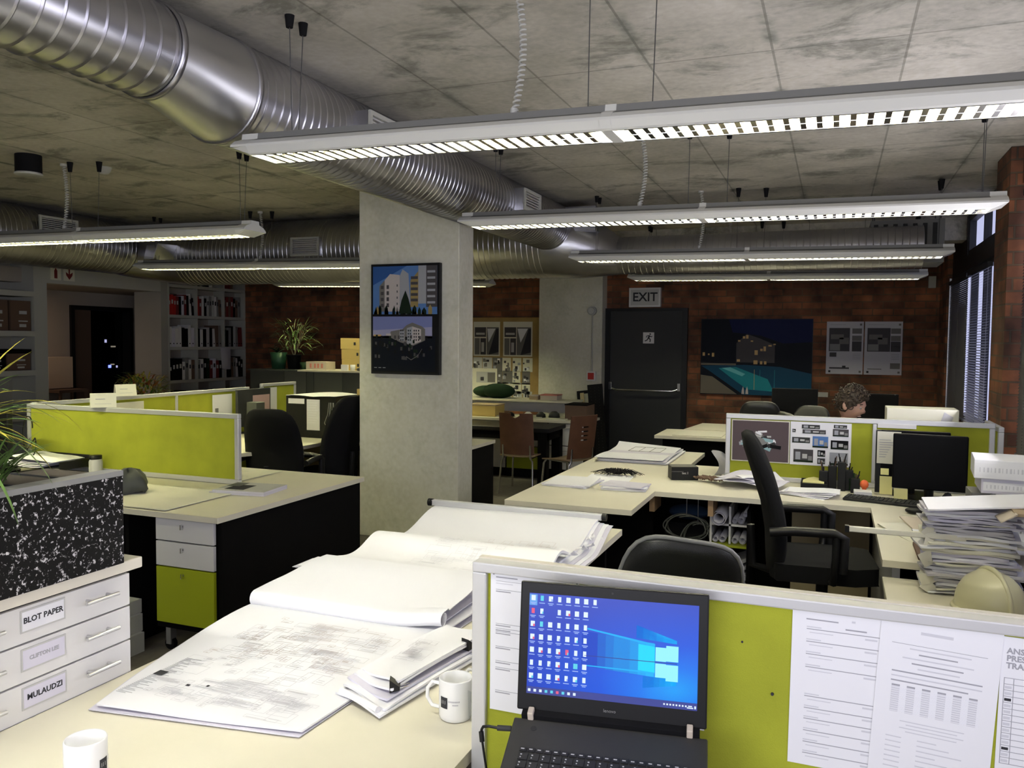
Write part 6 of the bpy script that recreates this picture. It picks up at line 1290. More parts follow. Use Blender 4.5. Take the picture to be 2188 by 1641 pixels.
# pinboard
t = thing('pinboard', 'wood-edged pinboard crowded with black and white photographs left of the concrete pier', 'pinboard', (-4.5, 11.08, .75))
m = MB().box(-5.10, -3.93, 11.07, 11.099, .72, 1.94, 'pinboard_wood'); b_ = part(m, 'board', t); r = random.Random(44)
for (x0, x1, z0, z1) in ((-4.95, -4.53, 1.38, 1.88), (-4.48, -4.03, 1.38, 1.88)):
    m = MB(); Y0 = 11.0685; pr(x0, x1, z0, z1, 'paper_cream'); w_ = x1 - x0; pr(x0 + .02, x0 + .20, z0 + .28, z0 + .42, 'facade_dark', 2); pr(x0 + .21, x1 - .02, z0 + .02, z0 + .42, 'facade_mid', 2); pp([(x1 - .18, z0 + .02), (x1 - .02, z0 + .06), (x1 - .02, z0 + .40), (x1 - .06, z0 + .40)], 'ink_dark', 3); pp([(x0 + .22, z0 + .40), (x1 - .07, z0 + .40), (x1 - .18, z0 + .2)], 'paper', 3)
    pr(x0 + .02, x0 + .10, z0 + .02, z0 + .26, 'facade_mid', 2); pr(x0 + .11, x0 + .20, z0 + .02, z0 + .26, 'facade_dark', 2); pr(x0 + .125, x0 + .17, z0 + .06, z0 + .2, 'pale_grey', 3); pr(x0 + .04, x0 + .18, z0 + .31, z0 + .34, 'pale_grey', 3); part(m, 'photo_sheet', t)
for row, (z0, z1) in enumerate(((1.16, 1.36), (.98, 1.17), (.84, 1.0), (.74, .88))):
    for i in range(6):
        if row in (1, 2) and i < 2: continue
        x0 = -4.95 + i * .155 + r.uniform(-.01, .01); x1 = x0 + r.uniform(.12, .16); m = MB(); Y0 = 11.0685 - .0002 * i; pr(x0, x1, z0, z1, r.choice(['pale_grey', 'paper_cream', 'facade_mid']))
        for q in range(6): a = r.uniform(x0, x1 - .05); b = r.uniform(z0, z1 - .06); pr(a, a + r.uniform(.02, .05), b, b + r.uniform(.02, .06), r.choice(['ink_dark', 'facade_dark', 'facade_mid', 'paper', 'facade_grey']), 2 + q * .3)
        part(m, 'pinned_photo', t)
m = MB(); Y0 = 11.066; pr(-5.0, -4.57, .80, 1.20, 'paper_cream'); pr(-4.90, -4.60, .99, 1.15, 'pale_grey', 2); pr(-4.72, -4.60, 1.0, 1.14, 'facade_mid', 3); pr(-4.83, -4.78, 1.02, 1.07, 'facade_dark', 3); pr(-4.70, -4.62, .86, .92, 'facade_dark', 2); part(m, 'photo_sheet', t)
# rear counter
t = thing('rear_counter', 'pale counter with raised back shelf under the pinboard', 'counter', (-3.4, 9.3, 0))
part(B(-5.2, -2.62, 9.0, 9.6, .66, .69, 'cream_top'), 'lower_worktop', t, bevel=.003); part(B(-5.2, -2.95, 9.6, 10.0, .845, .870, 'cream_top'), 'raised_shelf', t, bevel=.003)
part(B(-5.2, -2.97, 9.97, 10.0, .69, .845, 'white_laminate'), 'shelf_back', t)
for (x0, x1, z0, z1, mt) in ((-3.60, -3.10, .10, .36, 'lime_gloss'), (-3.60, -3.10, .37, .65, 'white_laminate'), (-3.08, -2.66, .40, .65, 'white_laminate'), (-3.08, -2.66, .12, .39, 'white_laminate'), (-4.15, -3.62, .10, .65, 'white_laminate')):
    d = part(B(x0, x1, 9.03, 9.05, z0, z1, mt), 'drawer_front', t, bevel=.002); m = MB(); m.cyl(((x0 + x1) / 2 - .07, 9.005, z1 - .05), ((x0 + x1) / 2 + .07, 9.005, z1 - .05), .005, 'brushed_handle', 8); m.box((x0 + x1) / 2 - .055, (x0 + x1) / 2 - .045, 9.005, 9.03, z1 - .054, z1 - .046, 'brushed_handle').box((x0 + x1) / 2 + .045, (x0 + x1) / 2 + .055, 9.005, 9.03, z1 - .054, z1 - .046, 'brushed_handle'); part(m, 'bar_handle', d)
part(B(-5.15, -2.66, 9.05, 9.58, .0, .66, 'black_board'), 'carcass', t); part(B(-3.6, -3.10, 9.035, 9.05, 0, .10, 'black_matte'), 'plinth', t)
# clutter on the counter
m = MB(); m.ball((-4.02, 9.78, .96), .20, 'green_dark', sc=(1.15, .7, .48)); m.ball((-4.2, 9.8, .95), .15, 'green_dark', sc=(1.2, .8, .5)); solo(m, 'green_bag', 'dark green cloth bag on the raised shelf of the rear counter', 'bag')
for (nm, lab, cat, x0, x1, y0, y1, z0, z1, mt, mt2) in (('cardboard_box', 'brown cardboard box at the left end of the counter by the column', 'box', -4.15, -3.78, 9.1, 9.4, .691, .82, 'yellow_box', 'cardboard'), ('tool_box', 'little grey box with red lid on the raised rear shelf', 'box', -3.42, -3.20, 9.7, 9.9, .871, .925, 'card_pale', 'salmon'), ('cardboard_tray', 'pale shallow box left of the red-lidded box on the raised shelf', 'box', -3.56, -3.44, 9.68, 9.85, .871, .915, 'cardboard', 'card_pale'),
        ('desk_drawer_box', 'small dark wooden chest at the right end of the rear counter', 'chest', -2.92, -2.66, 9.15, 9.5, .691, .86, 'archive_brown', 'black_board')):
    t = thing(nm, lab, cat, ((x0 + x1) / 2, (y0 + y1) / 2, z0)); part(B(x0, x1, y0, y1, z0, z1, mt), 'box_body', t, bevel=.003); part(B(x0 - .004, x1 + .004, y0 - .004, y1 + .004, z1 - .0, z1 + .012, mt2), 'lid', t)
r = random.Random(77)
for i, (x, y, s_, mt, nm, lab, cat) in enumerate(((-3.62, 9.2, .05, 'black_plastic', 'stapler', 'small black stapler lump on the rear counter behind the wooden chair', 'stapler'), (-3.25, 9.25, .06, 'black_plastic', 'tape_dispenser', 'black tape dispenser on the rear counter between chair and chest', 'tape dispenser'), (-3.10, 9.3, .07, 'dark_grey', 'headphones_case', 'rounded dark case beside the wooden chest on the rear counter', 'case'), (-3.45, 9.35, .05, 'white_laminate', 'cup', 'white cup among the clutter of the rear counter', 'cup'))):
    m = MB(); m.lathe([(.001, 0), (s_, .004), (s_ * .9, s_ * .7), (s_ * .4, s_ * 1.1), (.001, s_ * 1.15)], (x, y, .691), mt, 14, caps=False); solo(m, nm, lab, cat)
for k, (x, y, rz) in enumerate(((-3.80, 9.22, 10), (-3.35, 9.14, -12), (-3.0, 9.10, 5))):
    m = MB(); M = Matrix.Translation((x, y, .691)) @ rotm('Z', rz); m.box(-.12, .12, -.08, .08, 0, .012, 'paper_cream', M); solo(m, 'paper_sheets', ('cream papers left of the seated-height chair on the rear counter', 'cream papers in the middle of the rear counter edge', 'cream papers at the right end of the rear counter edge')[k], 'papers', 'papers on the rear counter')
# black dining table with wooden chairs
t = thing('meeting_table', 'black chunky meeting table in front of the rear counter', 'table', (-3.6, 8.5, 0))
part(B(-4.9, -2.80, 8.22, 8.82, .63, .672, 'black_plastic'), 'tabletop', t, bevel=.003); part(B(-4.87, -2.83, 8.26, 8.30, .54, .63, 'black_board'), 'apron', t); part(B(-2.87, -2.83, 8.30, 8.78, .54, .63, 'black_board'), 'apron', t); part(B(-4.87, -2.83, 8.74, 8.78, .54, .63, 'black_board'), 'apron', t)
for x in (-4.87, -2.93):
    for y in (8.24, 8.70): part(B(x, x + .10, y, y + .10, 0, .63, 'black_board'), 'leg', t, bevel=.003)
def wood_chair(label, loc, rz, cut):
    t = thing('wooden_chair', label, 'chair', loc, rz, 'brown veneer chairs at the meeting table'); sz = .40
    m = MB(); m.grid(lambda u, v: (-.19 + .38 * u, -.20 + .38 * v, sz + .012 * (2 * u - 1) ** 2 - .02 * v ** 3), 8, 8, 'seat_veneer', thick=.014); part(m, 'seat', t, local=True)
    m = MB(); w_ = .185
    def bk(u, v): return (-w_ + 2 * w_ * u, -.22 - .06 * v + .030 * (2 * u - 1) ** 2, sz + .015 + .44 * v)
    holes = [(.38, .62, .86 if cut == 0 else 2, 1.1)] if cut == 0 else [(.36, .64, z, z + .035) for z in (.42, .52, .62, .72)]
    n1, n2 = 30, 60
    P = [[Vector(bk(i / n1, j / n2)) for i in range(n1 + 1)] for j in range(n2 + 1)]
    for j in range(n2):
        for i in range(n1):
            u, v = (i + .5) / n1, (j + .5) / n2
            if cut == 0 and ((u - .5) / .14) ** 2 + ((v - 1) / .11) ** 2 < 1: continue
            if cut == 1 and any(a < u < b and c < v < d for a, b, c, d in holes): continue
            q = [P[j][i], P[j][i + 1], P[j + 1][i + 1], P[j + 1][i]]; o_ = Vector((0, .012, 0))
            m.add(q + [p + o_ for p in q], [(0, 1, 2, 3), (7, 6, 5, 4), (0, 4, 5, 1), (3, 2, 6, 7), (0, 3, 7, 4), (1, 5, 6, 2)], 'chair_veneer')
    part(m, 'backrest', t, local=True)
    for sx in (-1, 1):
        m = MB(); m.tube([(sx * .15, .15, sz - .015), (sx * .17, .17, sz - .06), (sx * .19, .20, 0.0)], .011, 'chrome', 8); part(m, 'leg', t, local=True)
        m = MB(); m.tube([(sx * .15, -.22, sz + .12), (sx * .15, -.21, sz - .02), (sx * .17, -.20, sz - .05), (sx * .19, -.24, 0.0)], .011, 'chrome', 8); part(m, 'leg', t, local=True)
    m = MB(); m.tube([(-.15, .13, sz - .02), (-.15, -.18, sz - .02)], .010, 'chrome', 8); m.tube([(.15, .13, sz - .02), (.15, -.18, sz - .02)], .010, 'chrome', 8); part(m, 'seat_frame', t, local=True)
    return t
wood_chair('brown wooden chair with a half-round notch on top, back to us at black table', (-3.08, 8.20, 0), 2, 0)
wood_chair('brown wooden chair with slotted back seen side-on at the table end', (-2.56, 8.12, 0), 62, 1)
# leaning boards by the door
t = thing('display_boards', 'black perforated boards leaning against the pier beside the exit door', 'boards', (-2.85, 10.3, 0))
M = Matrix.Translation((-2.98, 10.55, 0)) @ rotm('Y', -7) @ rotm('X', -6)
m = MB(); m.box(.02, .22, -.02, .02, 0, 1.03, 'black_matte', M)
for i in range(24):
    for j in range(3): m.box(.06 + j * .055, .068 + j * .055, -.0215, -.02, .06 + i * .04, .068 + i * .04, 'dark_grey', M)
part(m, 'perforated_board', t)
m = MB(); m.box(-.13, -.10, -.03, .01, 0, .96, 'black_matte', M).box(-.10, .02, -.03, .01, .92, .96, 'black_matte', M).box(-.10, .02, -.03, .01, .0, .04, 'black_matte', M); part(m, 'black_frame', t)
m = MB(); m.box(-.08, -.03, -.045, -.031, .02, .93, 'pine', M); part(m, 'wooden_batten', t, label='pale wooden batten')

# ================================================================== LEFT REAR
def plant_bush(name, label, c, R_, h, n, mts, seed, pot=None, L=(.08, .16), w_=.010, up=.4):
    t = thing(name, label, 'plant', c); r = random.Random(seed)
    if pot: m = MB(); pr_, ph, pm = pot; m.lathe([(.001, .001), (pr_ * .8, .002), (pr_, ph - .01), (pr_ * 1.06, ph - .01), (pr_ * 1.06, ph), (pr_ * .9, ph), (pr_ * .88, ph - .02), (.001, ph - .02)], c, pm, 20, caps=False); part(m, 'pot', t)
    z0 = c[2] + (pot[1] if pot else 0)
    m = MB(); ms = {q: MB() for q in mts}
    for i in range(7): a = r.uniform(0, 6.28); m.tube([(c[0], c[1], z0 - .02), (c[0] + R_ * .3 * math.cos(a), c[1] + R_ * .3 * math.sin(a), z0 + h * .35), (c[0] + R_ * .5 * math.cos(a), c[1] + R_ * .5 * math.sin(a), z0 + h * r.uniform(.5, .9))], .005, 'stem_brown', 5)
    part(m, 'stems', t)
    for i in range(n):
        a = r.uniform(0, 6.28); rr = R_ * math.sqrt(r.random()) * .75; zz = z0 + h * r.uniform(.15, .95) * (1 - .4 * (rr / R_) ** 2); el = r.uniform(-.2, 1.2)
        blade(ms[mts[i % len(mts)]], (c[0] + rr * math.cos(a), c[1] + rr * math.sin(a), zz), (math.cos(a) * math.cos(el), math.sin(a) * math.cos(el), math.sin(el) + up * .3), r.uniform(*L), w_ * r.uniform(.6, 1.2), r.uniform(.3, 1.6), mts[i % len(mts)], n=4)
    for q, mb in ms.items(): part(mb, 'leaves', t, kind='stuff')
    return t
t = thing('low_cabinet_row', 'row of dark grey low cabinets carrying plants and boxes before the brick wall', 'cabinets', (-6.6, 9.4, 0))
for i, x in enumerate((-7.55, -6.98, -6.62, -6.50, -6.05, -5.70)):
    x1 = (-6.98, -6.62, -6.50, -6.05, -5.70, -5.35)[i]; part(B(x + .004, x1 - .004, 9.30, 9.32, .06, 1.165, 'cabinet_grey' if i % 2 == 0 else 'cabinet_grey_pale'), 'door_panel', t)
part(B(-7.55, -5.35, 9.32, 9.80, 0, 1.165, 'black_board'), 'carcass', t); part(B(-6.75, -5.33, 9.28, 9.82, 1.167, 1.19, 'cream_top'), 'cabinet_top', t); part(B(-7.57, -6.752, 9.28, 9.82, 1.167, 1.185, 'cabinet_grey'), 'dark_top', t)
plant_bush('dracaena', 'tall spiky green plant in a black pot on the grey cabinets', (-6.95, 9.48, 1.188), .30, .50, 170, ['leaf', 'leaf_pale'], 8, (.10, .20, 'black_matte'), L=(.12, .24), w_=.008)
t = thing('flower_pot', 'green plant pot left of the tall spiky plant', 'plant', (-7.22, 9.5, 1.187)); m = MB(); m.lathe([(.001, .001), (.09, .002), (.115, .23), (.10, .23), (.09, .20), (.001, .20)], (-7.22, 9.5, 1.187), 'green_pot', 20, caps=False); part(m, 'pot', t)
m = MB(); r = random.Random(3); 
for i in range(30): a = r.uniform(0, 6.28); blade(m, (-7.22, 9.5, 1.38), (math.cos(a) * .5, math.sin(a) * .5, .9), r.uniform(.10, .24), .010, 1.2, 'green_dark', 5)
part(m, 'leaves', t, kind='stuff')
m = MB(); m.lathe([(.001, .001), (.045, .002), (.06, .10), (.05, .10), (.001, .08)], (-6.74, 9.42, 1.19), 'green_dark', 16, caps=False); solo(m, 'small_pot', 'small dark green pot right of the tall spiky plant', 'pot')
t = thing('cardboard_model', 'pale card model box with red lettering on the grey cabinets', 'box', (-6.52, 9.45, 1.19)); part(B(-6.68, -6.36, 9.38, 9.60, 1.191, 1.30, 'card_pale'), 'box_body', t)
m = MB()
for i, x in enumerate((-6.62, -6.55, -6.50, -6.44)): m.box(x, x + .03, 9.378, 9.3795, 1.215, 1.275, 'salmon')
part(m, 'red_marks', t)
BX = 'yellow boxes stacked on the grey cabinets'
for (z0, z1, x0, x1, rz, lab) in ((1.191, 1.335, -6.16, -5.84, 0, 'lowest yellow cardboard box beside the column on the grey cabinets'), (1.337, 1.475, -6.165, -5.85, 0, 'middle yellow cardboard box of the stack beside the column'), (1.477, 1.62, -6.18, -5.90, 3, 'topmost tilted yellow cardboard box of the stack beside the column')):
    t = thing('cardboard_box', lab, 'box', ((x0 + x1) / 2, 9.55, z0), rz, BX); w_ = (x1 - x0) / 2; m = MB().box(-w_, w_, -.10, .14, 0, z1 - z0, 'yellow_box'); b_ = part(m, 'box_body', t, local=True, bevel=.003)
    m = MB().box(w_ - .08, w_ - .05, -.1015, -.1002, .05, .09, 'ink_dark'); part(m, 'printed_mark', b_, local=True)
t = thing('mug', 'white cup in front of the yellow boxes on the grey cabinets', 'mug', (-6.07, 9.37, 1.19)); m = MB(); m.lathe([(.001, .002), (.032, .003), (.036, .08), (.033, .08), (.030, .01), (.001, .01)], (-5.93, 9.36, 1.19), 'mug_china', 20, caps=False); part(m, 'cup', t)
m = MB(); m.box(-6.10, -6.0, 9.34, 9.37, 1.191, 1.27, 'paper'); solo(m, 'white_card', 'white card propped before the lowest yellow box', 'card')
m = MB(); m.lathe([(.001, .0), (.08, .002), (.085, .03), (.05, .045), (.001, .05)], (-5.80, 9.40, 1.19), 'dark_grey', 18, caps=False); solo(m, 'tape_roll', 'dark round dish beside the column on the grey cabinets', 'dish')
plant_bush('croton', 'bushy plant with red and yellow-green leaves in front of the bookcase', (-7.9, 7.75, .62), .34, .50, 420, ['leaf', 'leaf_yellow', 'leaf_yellow', 'leaf', 'leaf_red'], 21, (.14, .10, 'black_matte'), L=(.07, .13), w_=.016)
t = thing('plant_stand', 'black box stand under the bushy red and yellow plant', 'stand', (-7.9, 7.75, 0)); part(B(-8.1, -7.7, 7.55, 7.95, 0, .615, 'black_board'), 'stand_box', t, bevel=.003)
# black tower with papers on the corner desk
t = thing('printer_cabinet', 'tall black case with white sheets taped on and paper sliding off its top', 'cabinet', (-4.45, 6.4, .73))
m = MB().box(-4.56, -4.04, 6.10, 6.50, .731, 1.10, 'black_plastic'); b_ = part(m, 'case', t, bevel=.005)
m = MB().box(-4.53, -4.36, 6.094, 6.098, 1.03, 1.075, 'paper_grey'); part(m, 'white_strip', b_)
m = MB().box(-4.335, -4.20, 6.094, 6.098, .80, 1.072, 'paper_grey'); p_ = part(m, 'taped_sheet', b_); m = MB()
for i in range(9): m.box(-4.32, -4.22 - .01 * (i % 3), 6.0932, 6.0938, 1.04 - i * .022, 1.044 - i * .022, 'ink_light')
part(m, 'printed_lines', p_)
m = MB(); m.grid(lambda u, v: (-4.53 + .50 * u + .03 * v, 6.06 + .36 * v, 1.106 + .014 * math.sin(u * 3) - .05 * (1 - v) * max(0, .4 - abs(u - .55))), 12, 6, 'paper', thick=.003); part(m, 'large_sheet', t)
m = MB()
for k in range(4): m.tube([(-4.10 + .015 * k, 6.09, 1.05), (-4.11 + .02 * k, 6.085, .95), (-4.145 + .02 * k, 6.085, .87 - .02 * k), (-4.09 + .01 * k, 6.088, .79)], .0028, 'pale_grey' if k % 2 else 'mid_grey', 5)
part(m, 'cables', t)
m = MB(); m.ball((-4.03, 6.06, .755), .05, 'paper_grey', sc=(1.2, .8, .45)); solo(m, 'crumpled_paper', 'crumpled white paper at the foot of the black case', 'paper')
t = thing('desk_clutter_stand', 'black wire desk organiser between the left chair and the black case', 'organiser', (-4.55, 5.95, .73)); m = MB()
for i in range(14): a = i * .9; m.tube([(-4.56 + .06 * math.cos(a), 5.93, .735), (-4.58 + .07 * math.cos(a + 1), 5.92, .82), (-4.52 + .06 * math.cos(a * 1.7), 5.93, .80 + .10 * abs(math.sin(a)))], .004, 'black_plastic', 5)
part(m, 'wire_frame', t); part(B(-4.70, -4.60, 5.90, 5.905, .735, .83, 'card_pale'), 'picture_card', t); part(B(-4.72, -4.42, 5.86, 6.0, .731, .738, 'black_plastic'), 'base', t)
m = MB(); m.box(-4.98, -4.85, 5.30, 5.60, .731, .80, 'salmon', None); solo(m, 'red_folder', 'red and pink folder on the corner desk left of the black chair', 'folder', bevel=.003)
t = thing('monitor', 'dark monitor seen edge-on at the long partition end with a pink sheet taped on', 'monitor', (-4.95, 6.35, .73)); part(B(-5.02, -4.99, 5.98, 6.44, .80, 1.14, 'dark_grey'), 'screen_body', t, bevel=.004); part(B(-4.989, -4.986, 6.18, 6.42, .80, 1.08, 'pink_paper'), 'taped_sheet', t, label='pink sheet'); m = MB(); m.cyl((-5.04, 6.2, .735), (-5.04, 6.2, .9), .02, 'black_plastic', 10); m.box(-5.09, -4.93, 6.1, 6.3, .731, .742, 'black_plastic'); part(m, 'stand', t)
m = MB(); m.box(-4.93, -4.82, 6.02, 6.14, .731, 1.03, 'cabinet_grey'); solo(m, 'loudspeaker', 'tall grey-green loudspeaker left of the edge-on monitor', 'speaker', bevel=.006)
m = MB(); m.box(-3.98, -3.80, 6.35, 6.55, .731, 1.16, 'yellow_box'); solo(m, 'cardboard_box', 'tall yellow cardboard box showing at the left edge of the column', 'cardboard')
# bookcase
t = thing('bookcase', 'white built-in bookcase full of books and binders on the left wall', 'bookcase', (-9.25, 10.2, 0))
SHZ = [.05, .455, .955, 1.450, 1.925, 2.375, 2.80]; UPY = [9.405, 9.98, 10.58, 11.075]
part(B(-9.418, -9.41, 9.405, 11.09, .05, 2.95, 'plaster_dim'), 'back_panel', t)
for z in SHZ: part(B(-9.41, -9.09, 9.405, 11.09, z - .022, z + .022, 'white_paint'), 'shelf', t)
for y in UPY:
    m = MB()
    for a, b in zip(SHZ, SHZ[1:]): m.box(-9.41, -9.092, y, y + .022, a + .022, b - .022, 'white_paint')
    part(m, 'upright', t)
r = random.Random(101); bays = ['left', 'middle', 'right']; rows = {1: 'lowest visible', 2: 'third', 3: 'second', 4: 'top full', 5: 'uppermost'}
pal = {'black': 'black_board', 'white': 'white_laminate', 'grey': 'mid_grey', 'pale grey': 'pale_grey', 'dark red': 'dark_red', 'red': 'red', 'lilac': 'paper_lilac', 'brown': 'archive_brown', 'dark green': 'green_dark'}
order = {(4, 0): ['red', 'red', 'red', 'dark red', 'black', 'lilac', 'dark red', 'black', 'white', 'black'], (4, 1): ['red', 'dark red', 'white', 'black', 'pale grey', 'grey', 'pale grey', 'white', 'grey', 'brown'], (4, 2): ['brown', 'dark red', 'brown', 'dark red', 'black', 'brown', 'grey'],
         (3, 0): ['white', 'lilac', 'white', 'white', 'black', 'black', 'white', 'lilac'], (3, 1): ['black', 'white', 'black', 'pale grey', 'black', 'white', 'brown', 'grey'], (3, 2): ['dark green', 'black', 'grey', 'black', 'pale grey', 'grey', 'dark red', 'dark red'],
         (2, 0): ['black', 'black', 'black', 'black', 'white', 'grey', 'white', 'brown'], (2, 1): ['grey', 'white', 'black', 'dark green', 'dark red', 'lilac', 'dark red', 'black'], (2, 2): ['white', 'black', 'black', 'brown', 'grey', 'white', 'black', 'black'],
         (1, 0): ['black'] * 8, (1, 1): ['red', 'red', 'red', 'white', 'white', 'grey', 'black', 'red'], (1, 2): ['black', 'black', 'grey', 'white', 'black', 'white', 'black', 'grey'], (5, 1): ['black', 'grey', 'black', 'black', 'white'], (5, 2): ['dark red', 'dark red', 'dark red', 'brown']}
for (row, bay), cols in order.items():
    n = len(cols); y = UPY[bay] + .028; wid = (UPY[bay + 1] - UPY[bay] - .05) / max(n, 8)
    for i, cn in enumerate(cols):
        w_ = wid * r.uniform(.72, .98); h_ = r.uniform(.26, .335); dd = r.uniform(.20, .25); lean = r.choice([0, 0, 0, 4]) if i > n // 2 else 0
        nm = 'ring_binder' if row == 3 else 'book'
        t = thing(nm, '%s %s, %s from the left, %s shelf, %s bay of the bookcase' % (cn, nm.replace('_', ' '), ['first', 'second', 'third', 'fourth', 'fifth', 'sixth', 'seventh', 'eighth', 'ninth', 'tenth'][i], rows[row], bays[bay]), nm.replace('_', ' '), (-9.10 - .02, y + wid / 2, SHZ[row] + .0225), 0, '%s shelf, %s bay' % (rows[row], bays[bay]))
        m = MB(); m.box(-dd, 0, -w_ / 2, w_ / 2, 0, h_, pal[cn], rotm('X', lean)); part(m, 'spine_block', t, local=True)
        if row == 3: m = MB(); m.cyl((.0, 0, .05), (.002, 0, .05), .010, 'black_matte', 8); part(m, 'finger_hole', t, local=True)
        elif w_ > .04: m = MB(); m.box(0, .0012, -w_ * .3, w_ * .3, h_ * .55, h_ * .75, 'pale_grey' if cn in ('black', 'red', 'dark red') else 'ink_dark'); part(m, 'spine_label', t, local=True)
        y += wid * 1.0
t = thing('hanging_bag', 'pale grey bag hanging on the third shelf front at the right upright', 'bag', (-9.05, 10.62, 1.05)); m = MB(); m.grid(lambda u, v: (-9.07 + .03 * math.sin(u * 3) * math.sin(v * 3), 10.50 + .20 * u - .03 * v * (1 - u), 1.12 + .34 * v), 6, 6, 'paper_grey', thick=.01); part(m, 'bag_body', t)
# archive shelves far left
t = thing('archive_shelving', 'white shelves with brown archive boxes at the far left of the left wall', 'shelving', (-9.3, 6.7, 0))
for z in (2.12, 1.640, 1.165, .62, .1): part(B(-9.50, -9.08, 6.16, 7.235, z - .032, z + .032, 'white_paint'), 'shelf', t)
part(B(-9.50, -9.09, 6.155, 6.175, .02, 2.5, 'white_paint'), 'side_panel', t)
AB = 'brown archive boxes on the white shelves'
for (y0, y1, z0, h_, lab, mt) in ((6.62, 6.92, 1.675, .36, 'left brown archive box with white labels on the upper white shelf', 'archive_brown'), (6.955, 7.215, 1.675, .36, 'right brown archive box with white labels on the upper white shelf', 'archive_brown'), (6.90, 7.20, 1.20, .20, 'brown archive box on the lower white shelf, right side', 'archive_brown'), (6.60, 6.88, 1.20, .19, 'darker archive box on the lower white shelf, left side', 'black_board')):
    t = thing('archive_box', lab, 'box', (-9.29, (y0 + y1) / 2, z0), 0, AB); hw = (y1 - y0) / 2; m = MB().box(-.17, .16, -hw, hw, 0, h_, mt)
    if 1:
        for (a, b, c_, d_) in ((-.02, .08, h_ * .55, h_ * .66), (-.02, .07, h_ * .12, h_ * .22), (-.03, .09, h_ * .30, h_ * .34)): m.box(.16, .1615, a, b, c_, d_, 'pale_grey')
        b_ = part(m, 'box_body', t, local=True)
    if y0 == 6.90: part(B(-9.46, -9.12, 6.88, 7.21, 1.402, 1.452, 'black_board'), 'lid', t, bevel=.003)
# fire extinguisher signs
for (y0, y1, lab, k) in ((7.47, 7.62, 'red extinguisher pictogram sign on the white header', 0), (7.66, 7.82, 'red downward arrow sign on the white header', 1)):
    t = thing('fire_sign', lab, 'sign', (-9.09, (y0 + y1) / 2, 2.31)); part(B(-9.099, -9.092, y0, y1, 2.315, 2.485, 'paper_cream'), 'plate', t); c_ = (y0 + y1) / 2; m = MB()
    if k == 0: m.box(-9.092, -9.0905, c_ - .022, c_ + .022, 2.335, 2.43, 'sign_red'); m.prism([(c_ - .022, 2.43), (c_ + .022, 2.43), (c_ + .006, 2.455), (c_ + .006, 2.468), (c_ - .006, 2.468), (c_ - .006, 2.455)], -9.092, -9.0905, 'sign_red', 'yz')
    else: m.prism([(c_ - .010, 2.47), (c_ + .010, 2.47), (c_ + .010, 2.40), (c_ + .05, 2.425), (c_ + .045, 2.385), (c_, 2.33), (c_ - .045, 2.385), (c_ - .05, 2.425), (c_ - .010, 2.40)], -9.092, -9.0905, 'sign_red', 'yz')
    part(m, 'pictogram', t)
t = thing('peach_panel', 'pale peach panel lit in the passage left of the dark glass door', 'panel', (-10.2, 8.6, .86)); part(B(-10.38, -10.30, 8.40, 8.80, .87, 1.32, 'peach_board'), 'panel_board', t, bevel=.004)
t = thing('passage_lamp', 'small round lamp in the passage ceiling above the peach panel', 'lamp', (-10.0, 7.7, 2.24)); m = MB(); m.cyl((-10.0, 7.7, 2.245), (-10.0, 7.7, 2.269), .09, 'lamp_body', 20); part(m, 'rim', t); m = MB(); m.cyl((-10.0, 7.7, 2.240), (-10.0, 7.7, 2.2445), .07, 'warm_glow', 20); part(m, 'diffuser', t)
t = thing('side_table', 'small dark table under the peach panel in the passage', 'table', (-10.2, 8.6, 0)); part(B(-10.38, -10.05, 8.36, 8.84, .82, .86, 'archive_brown'), 'tabletop', t)
for x in (-10.36, -10.09):
    for y in (8.38, 8.80): part(B(x, x + .03, y, y + .03, 0, .82, 'archive_brown'), 'leg', t)
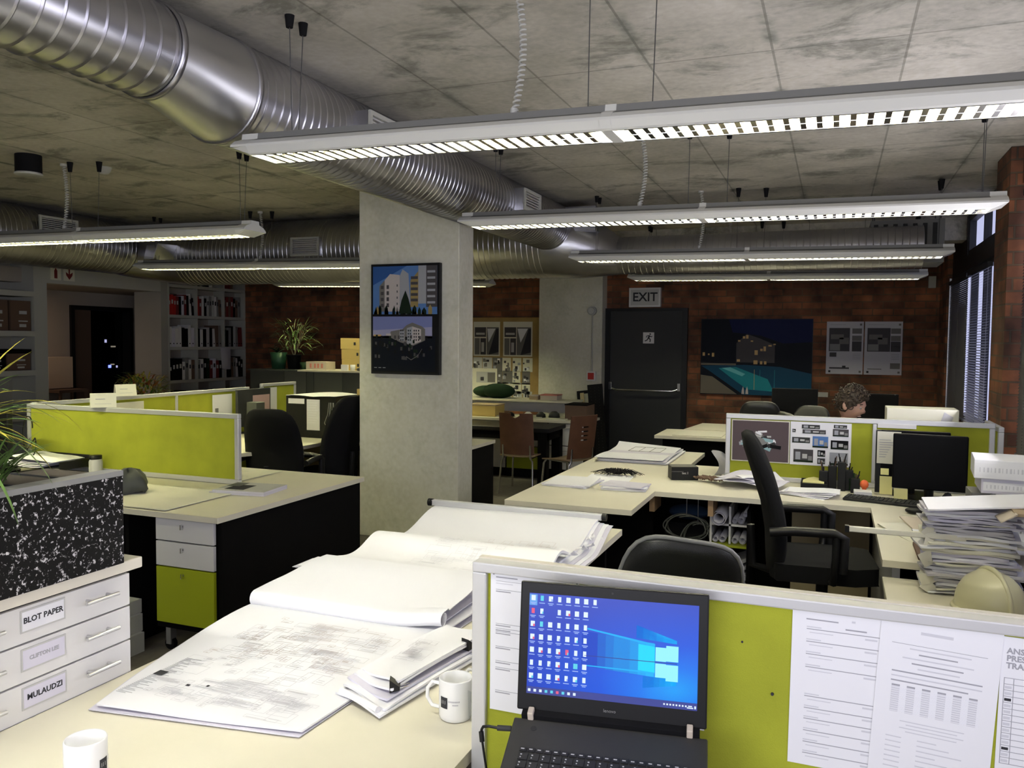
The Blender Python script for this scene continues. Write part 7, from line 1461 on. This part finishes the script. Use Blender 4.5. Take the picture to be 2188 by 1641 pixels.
# ceiling items
t = thing('ceiling_downlight', 'black drum downlight with pale lower rim at the far left of the ceiling', 'downlight', (-5.375, 4.257, 2.75)); m = MB(); m.cyl((-5.375, 4.257, 2.76), (-5.375, 4.257, H), .086, 'black_matte', 28); part(m, 'drum', t); m = MB(); m.lathe([(.001, 2.756), (.086, 2.748), (.091, 2.752), (.091, 2.762), (.086, 2.765), (.001, 2.765)], (-5.375, 4.257, 0), 'pale_grey', 28, caps=False); part(m, 'lower_rim', t)
for k, (x, y) in enumerate(((-1.12, 8.8), (-5.2, 4.75))):
    t = thing('smoke_detector', ('small pale smoke detector on the ceiling before the far wall', 'small pale detector on the ceiling by the nearest left-hand lamp')[k], 'smoke detector', (x, y, 2.83)); m = MB(); m.lathe([(.001, -.055), (.03, -.05), (.045, -.03), (.052, -.012), (.055, 0)], (x, y, H), 'white_paint', 20, caps=False); part(m, 'dome', t)
# blinds
def blind(x, y0, y1, z0, z1, pitch, mt, label, tilt=28, cat='blind'):
    t = thing('venetian_blind', label, cat, (x, (y0 + y1) / 2, z1)); m = MB(); z = z1 - .05
    while z > z0:
        a = math.radians(tilt); dx, dz = .012 * math.cos(a), .012 * math.sin(a); m.add([(x - dx, y0, z - dz), (x - dx, y1, z - dz), (x + dx, y1, z + dz), (x + dx, y0, z + dz)], [(0, 1, 2, 3)], mt); z -= pitch
    part(m, 'slats', t); part(B(x - .02, x + .02, y0, y1, z1 - .04, z1, 'window_frame_black'), 'head_rail', t); m = MB()
    for q in (.08, .5, .92): m.cyl((x, y0 + (y1 - y0) * q, z0), (x, y0 + (y1 - y0) * q, z1), .0022, mt, 5)
    part(m, 'ladder_cords', t); part(B(x - .012, x + .012, y0, y1, z0 - .02, z0, mt), 'bottom_rail', t); return t
blind(1.18, 7.86, 8.98, .88, 2.30, .024, 'blind_light', 'bright slatted blind of the far side window beyond the brick pillar', 22)
blind(1.18, 9.06, 10.38, .88, 2.30, .020, 'blind_slat', 'dark closed blind of the far side window nearest the corner', 70)
blind(1.115, 2.26, 4.2, .90, 2.60, .020, 'blind_slat', 'dark blind of the side window near the file pile', 62)
blind(1.115, 4.26, 6.16, .90, 2.60, .020, 'blind_slat', 'dark blind of the side window next to the brick pillar', 62)
part(B(1.17, 1.19, 10.385, 10.40, .86, 2.34, 'brushed_handle'), 'edge_trim', bpy.data.objects['venetian_blind.001'])
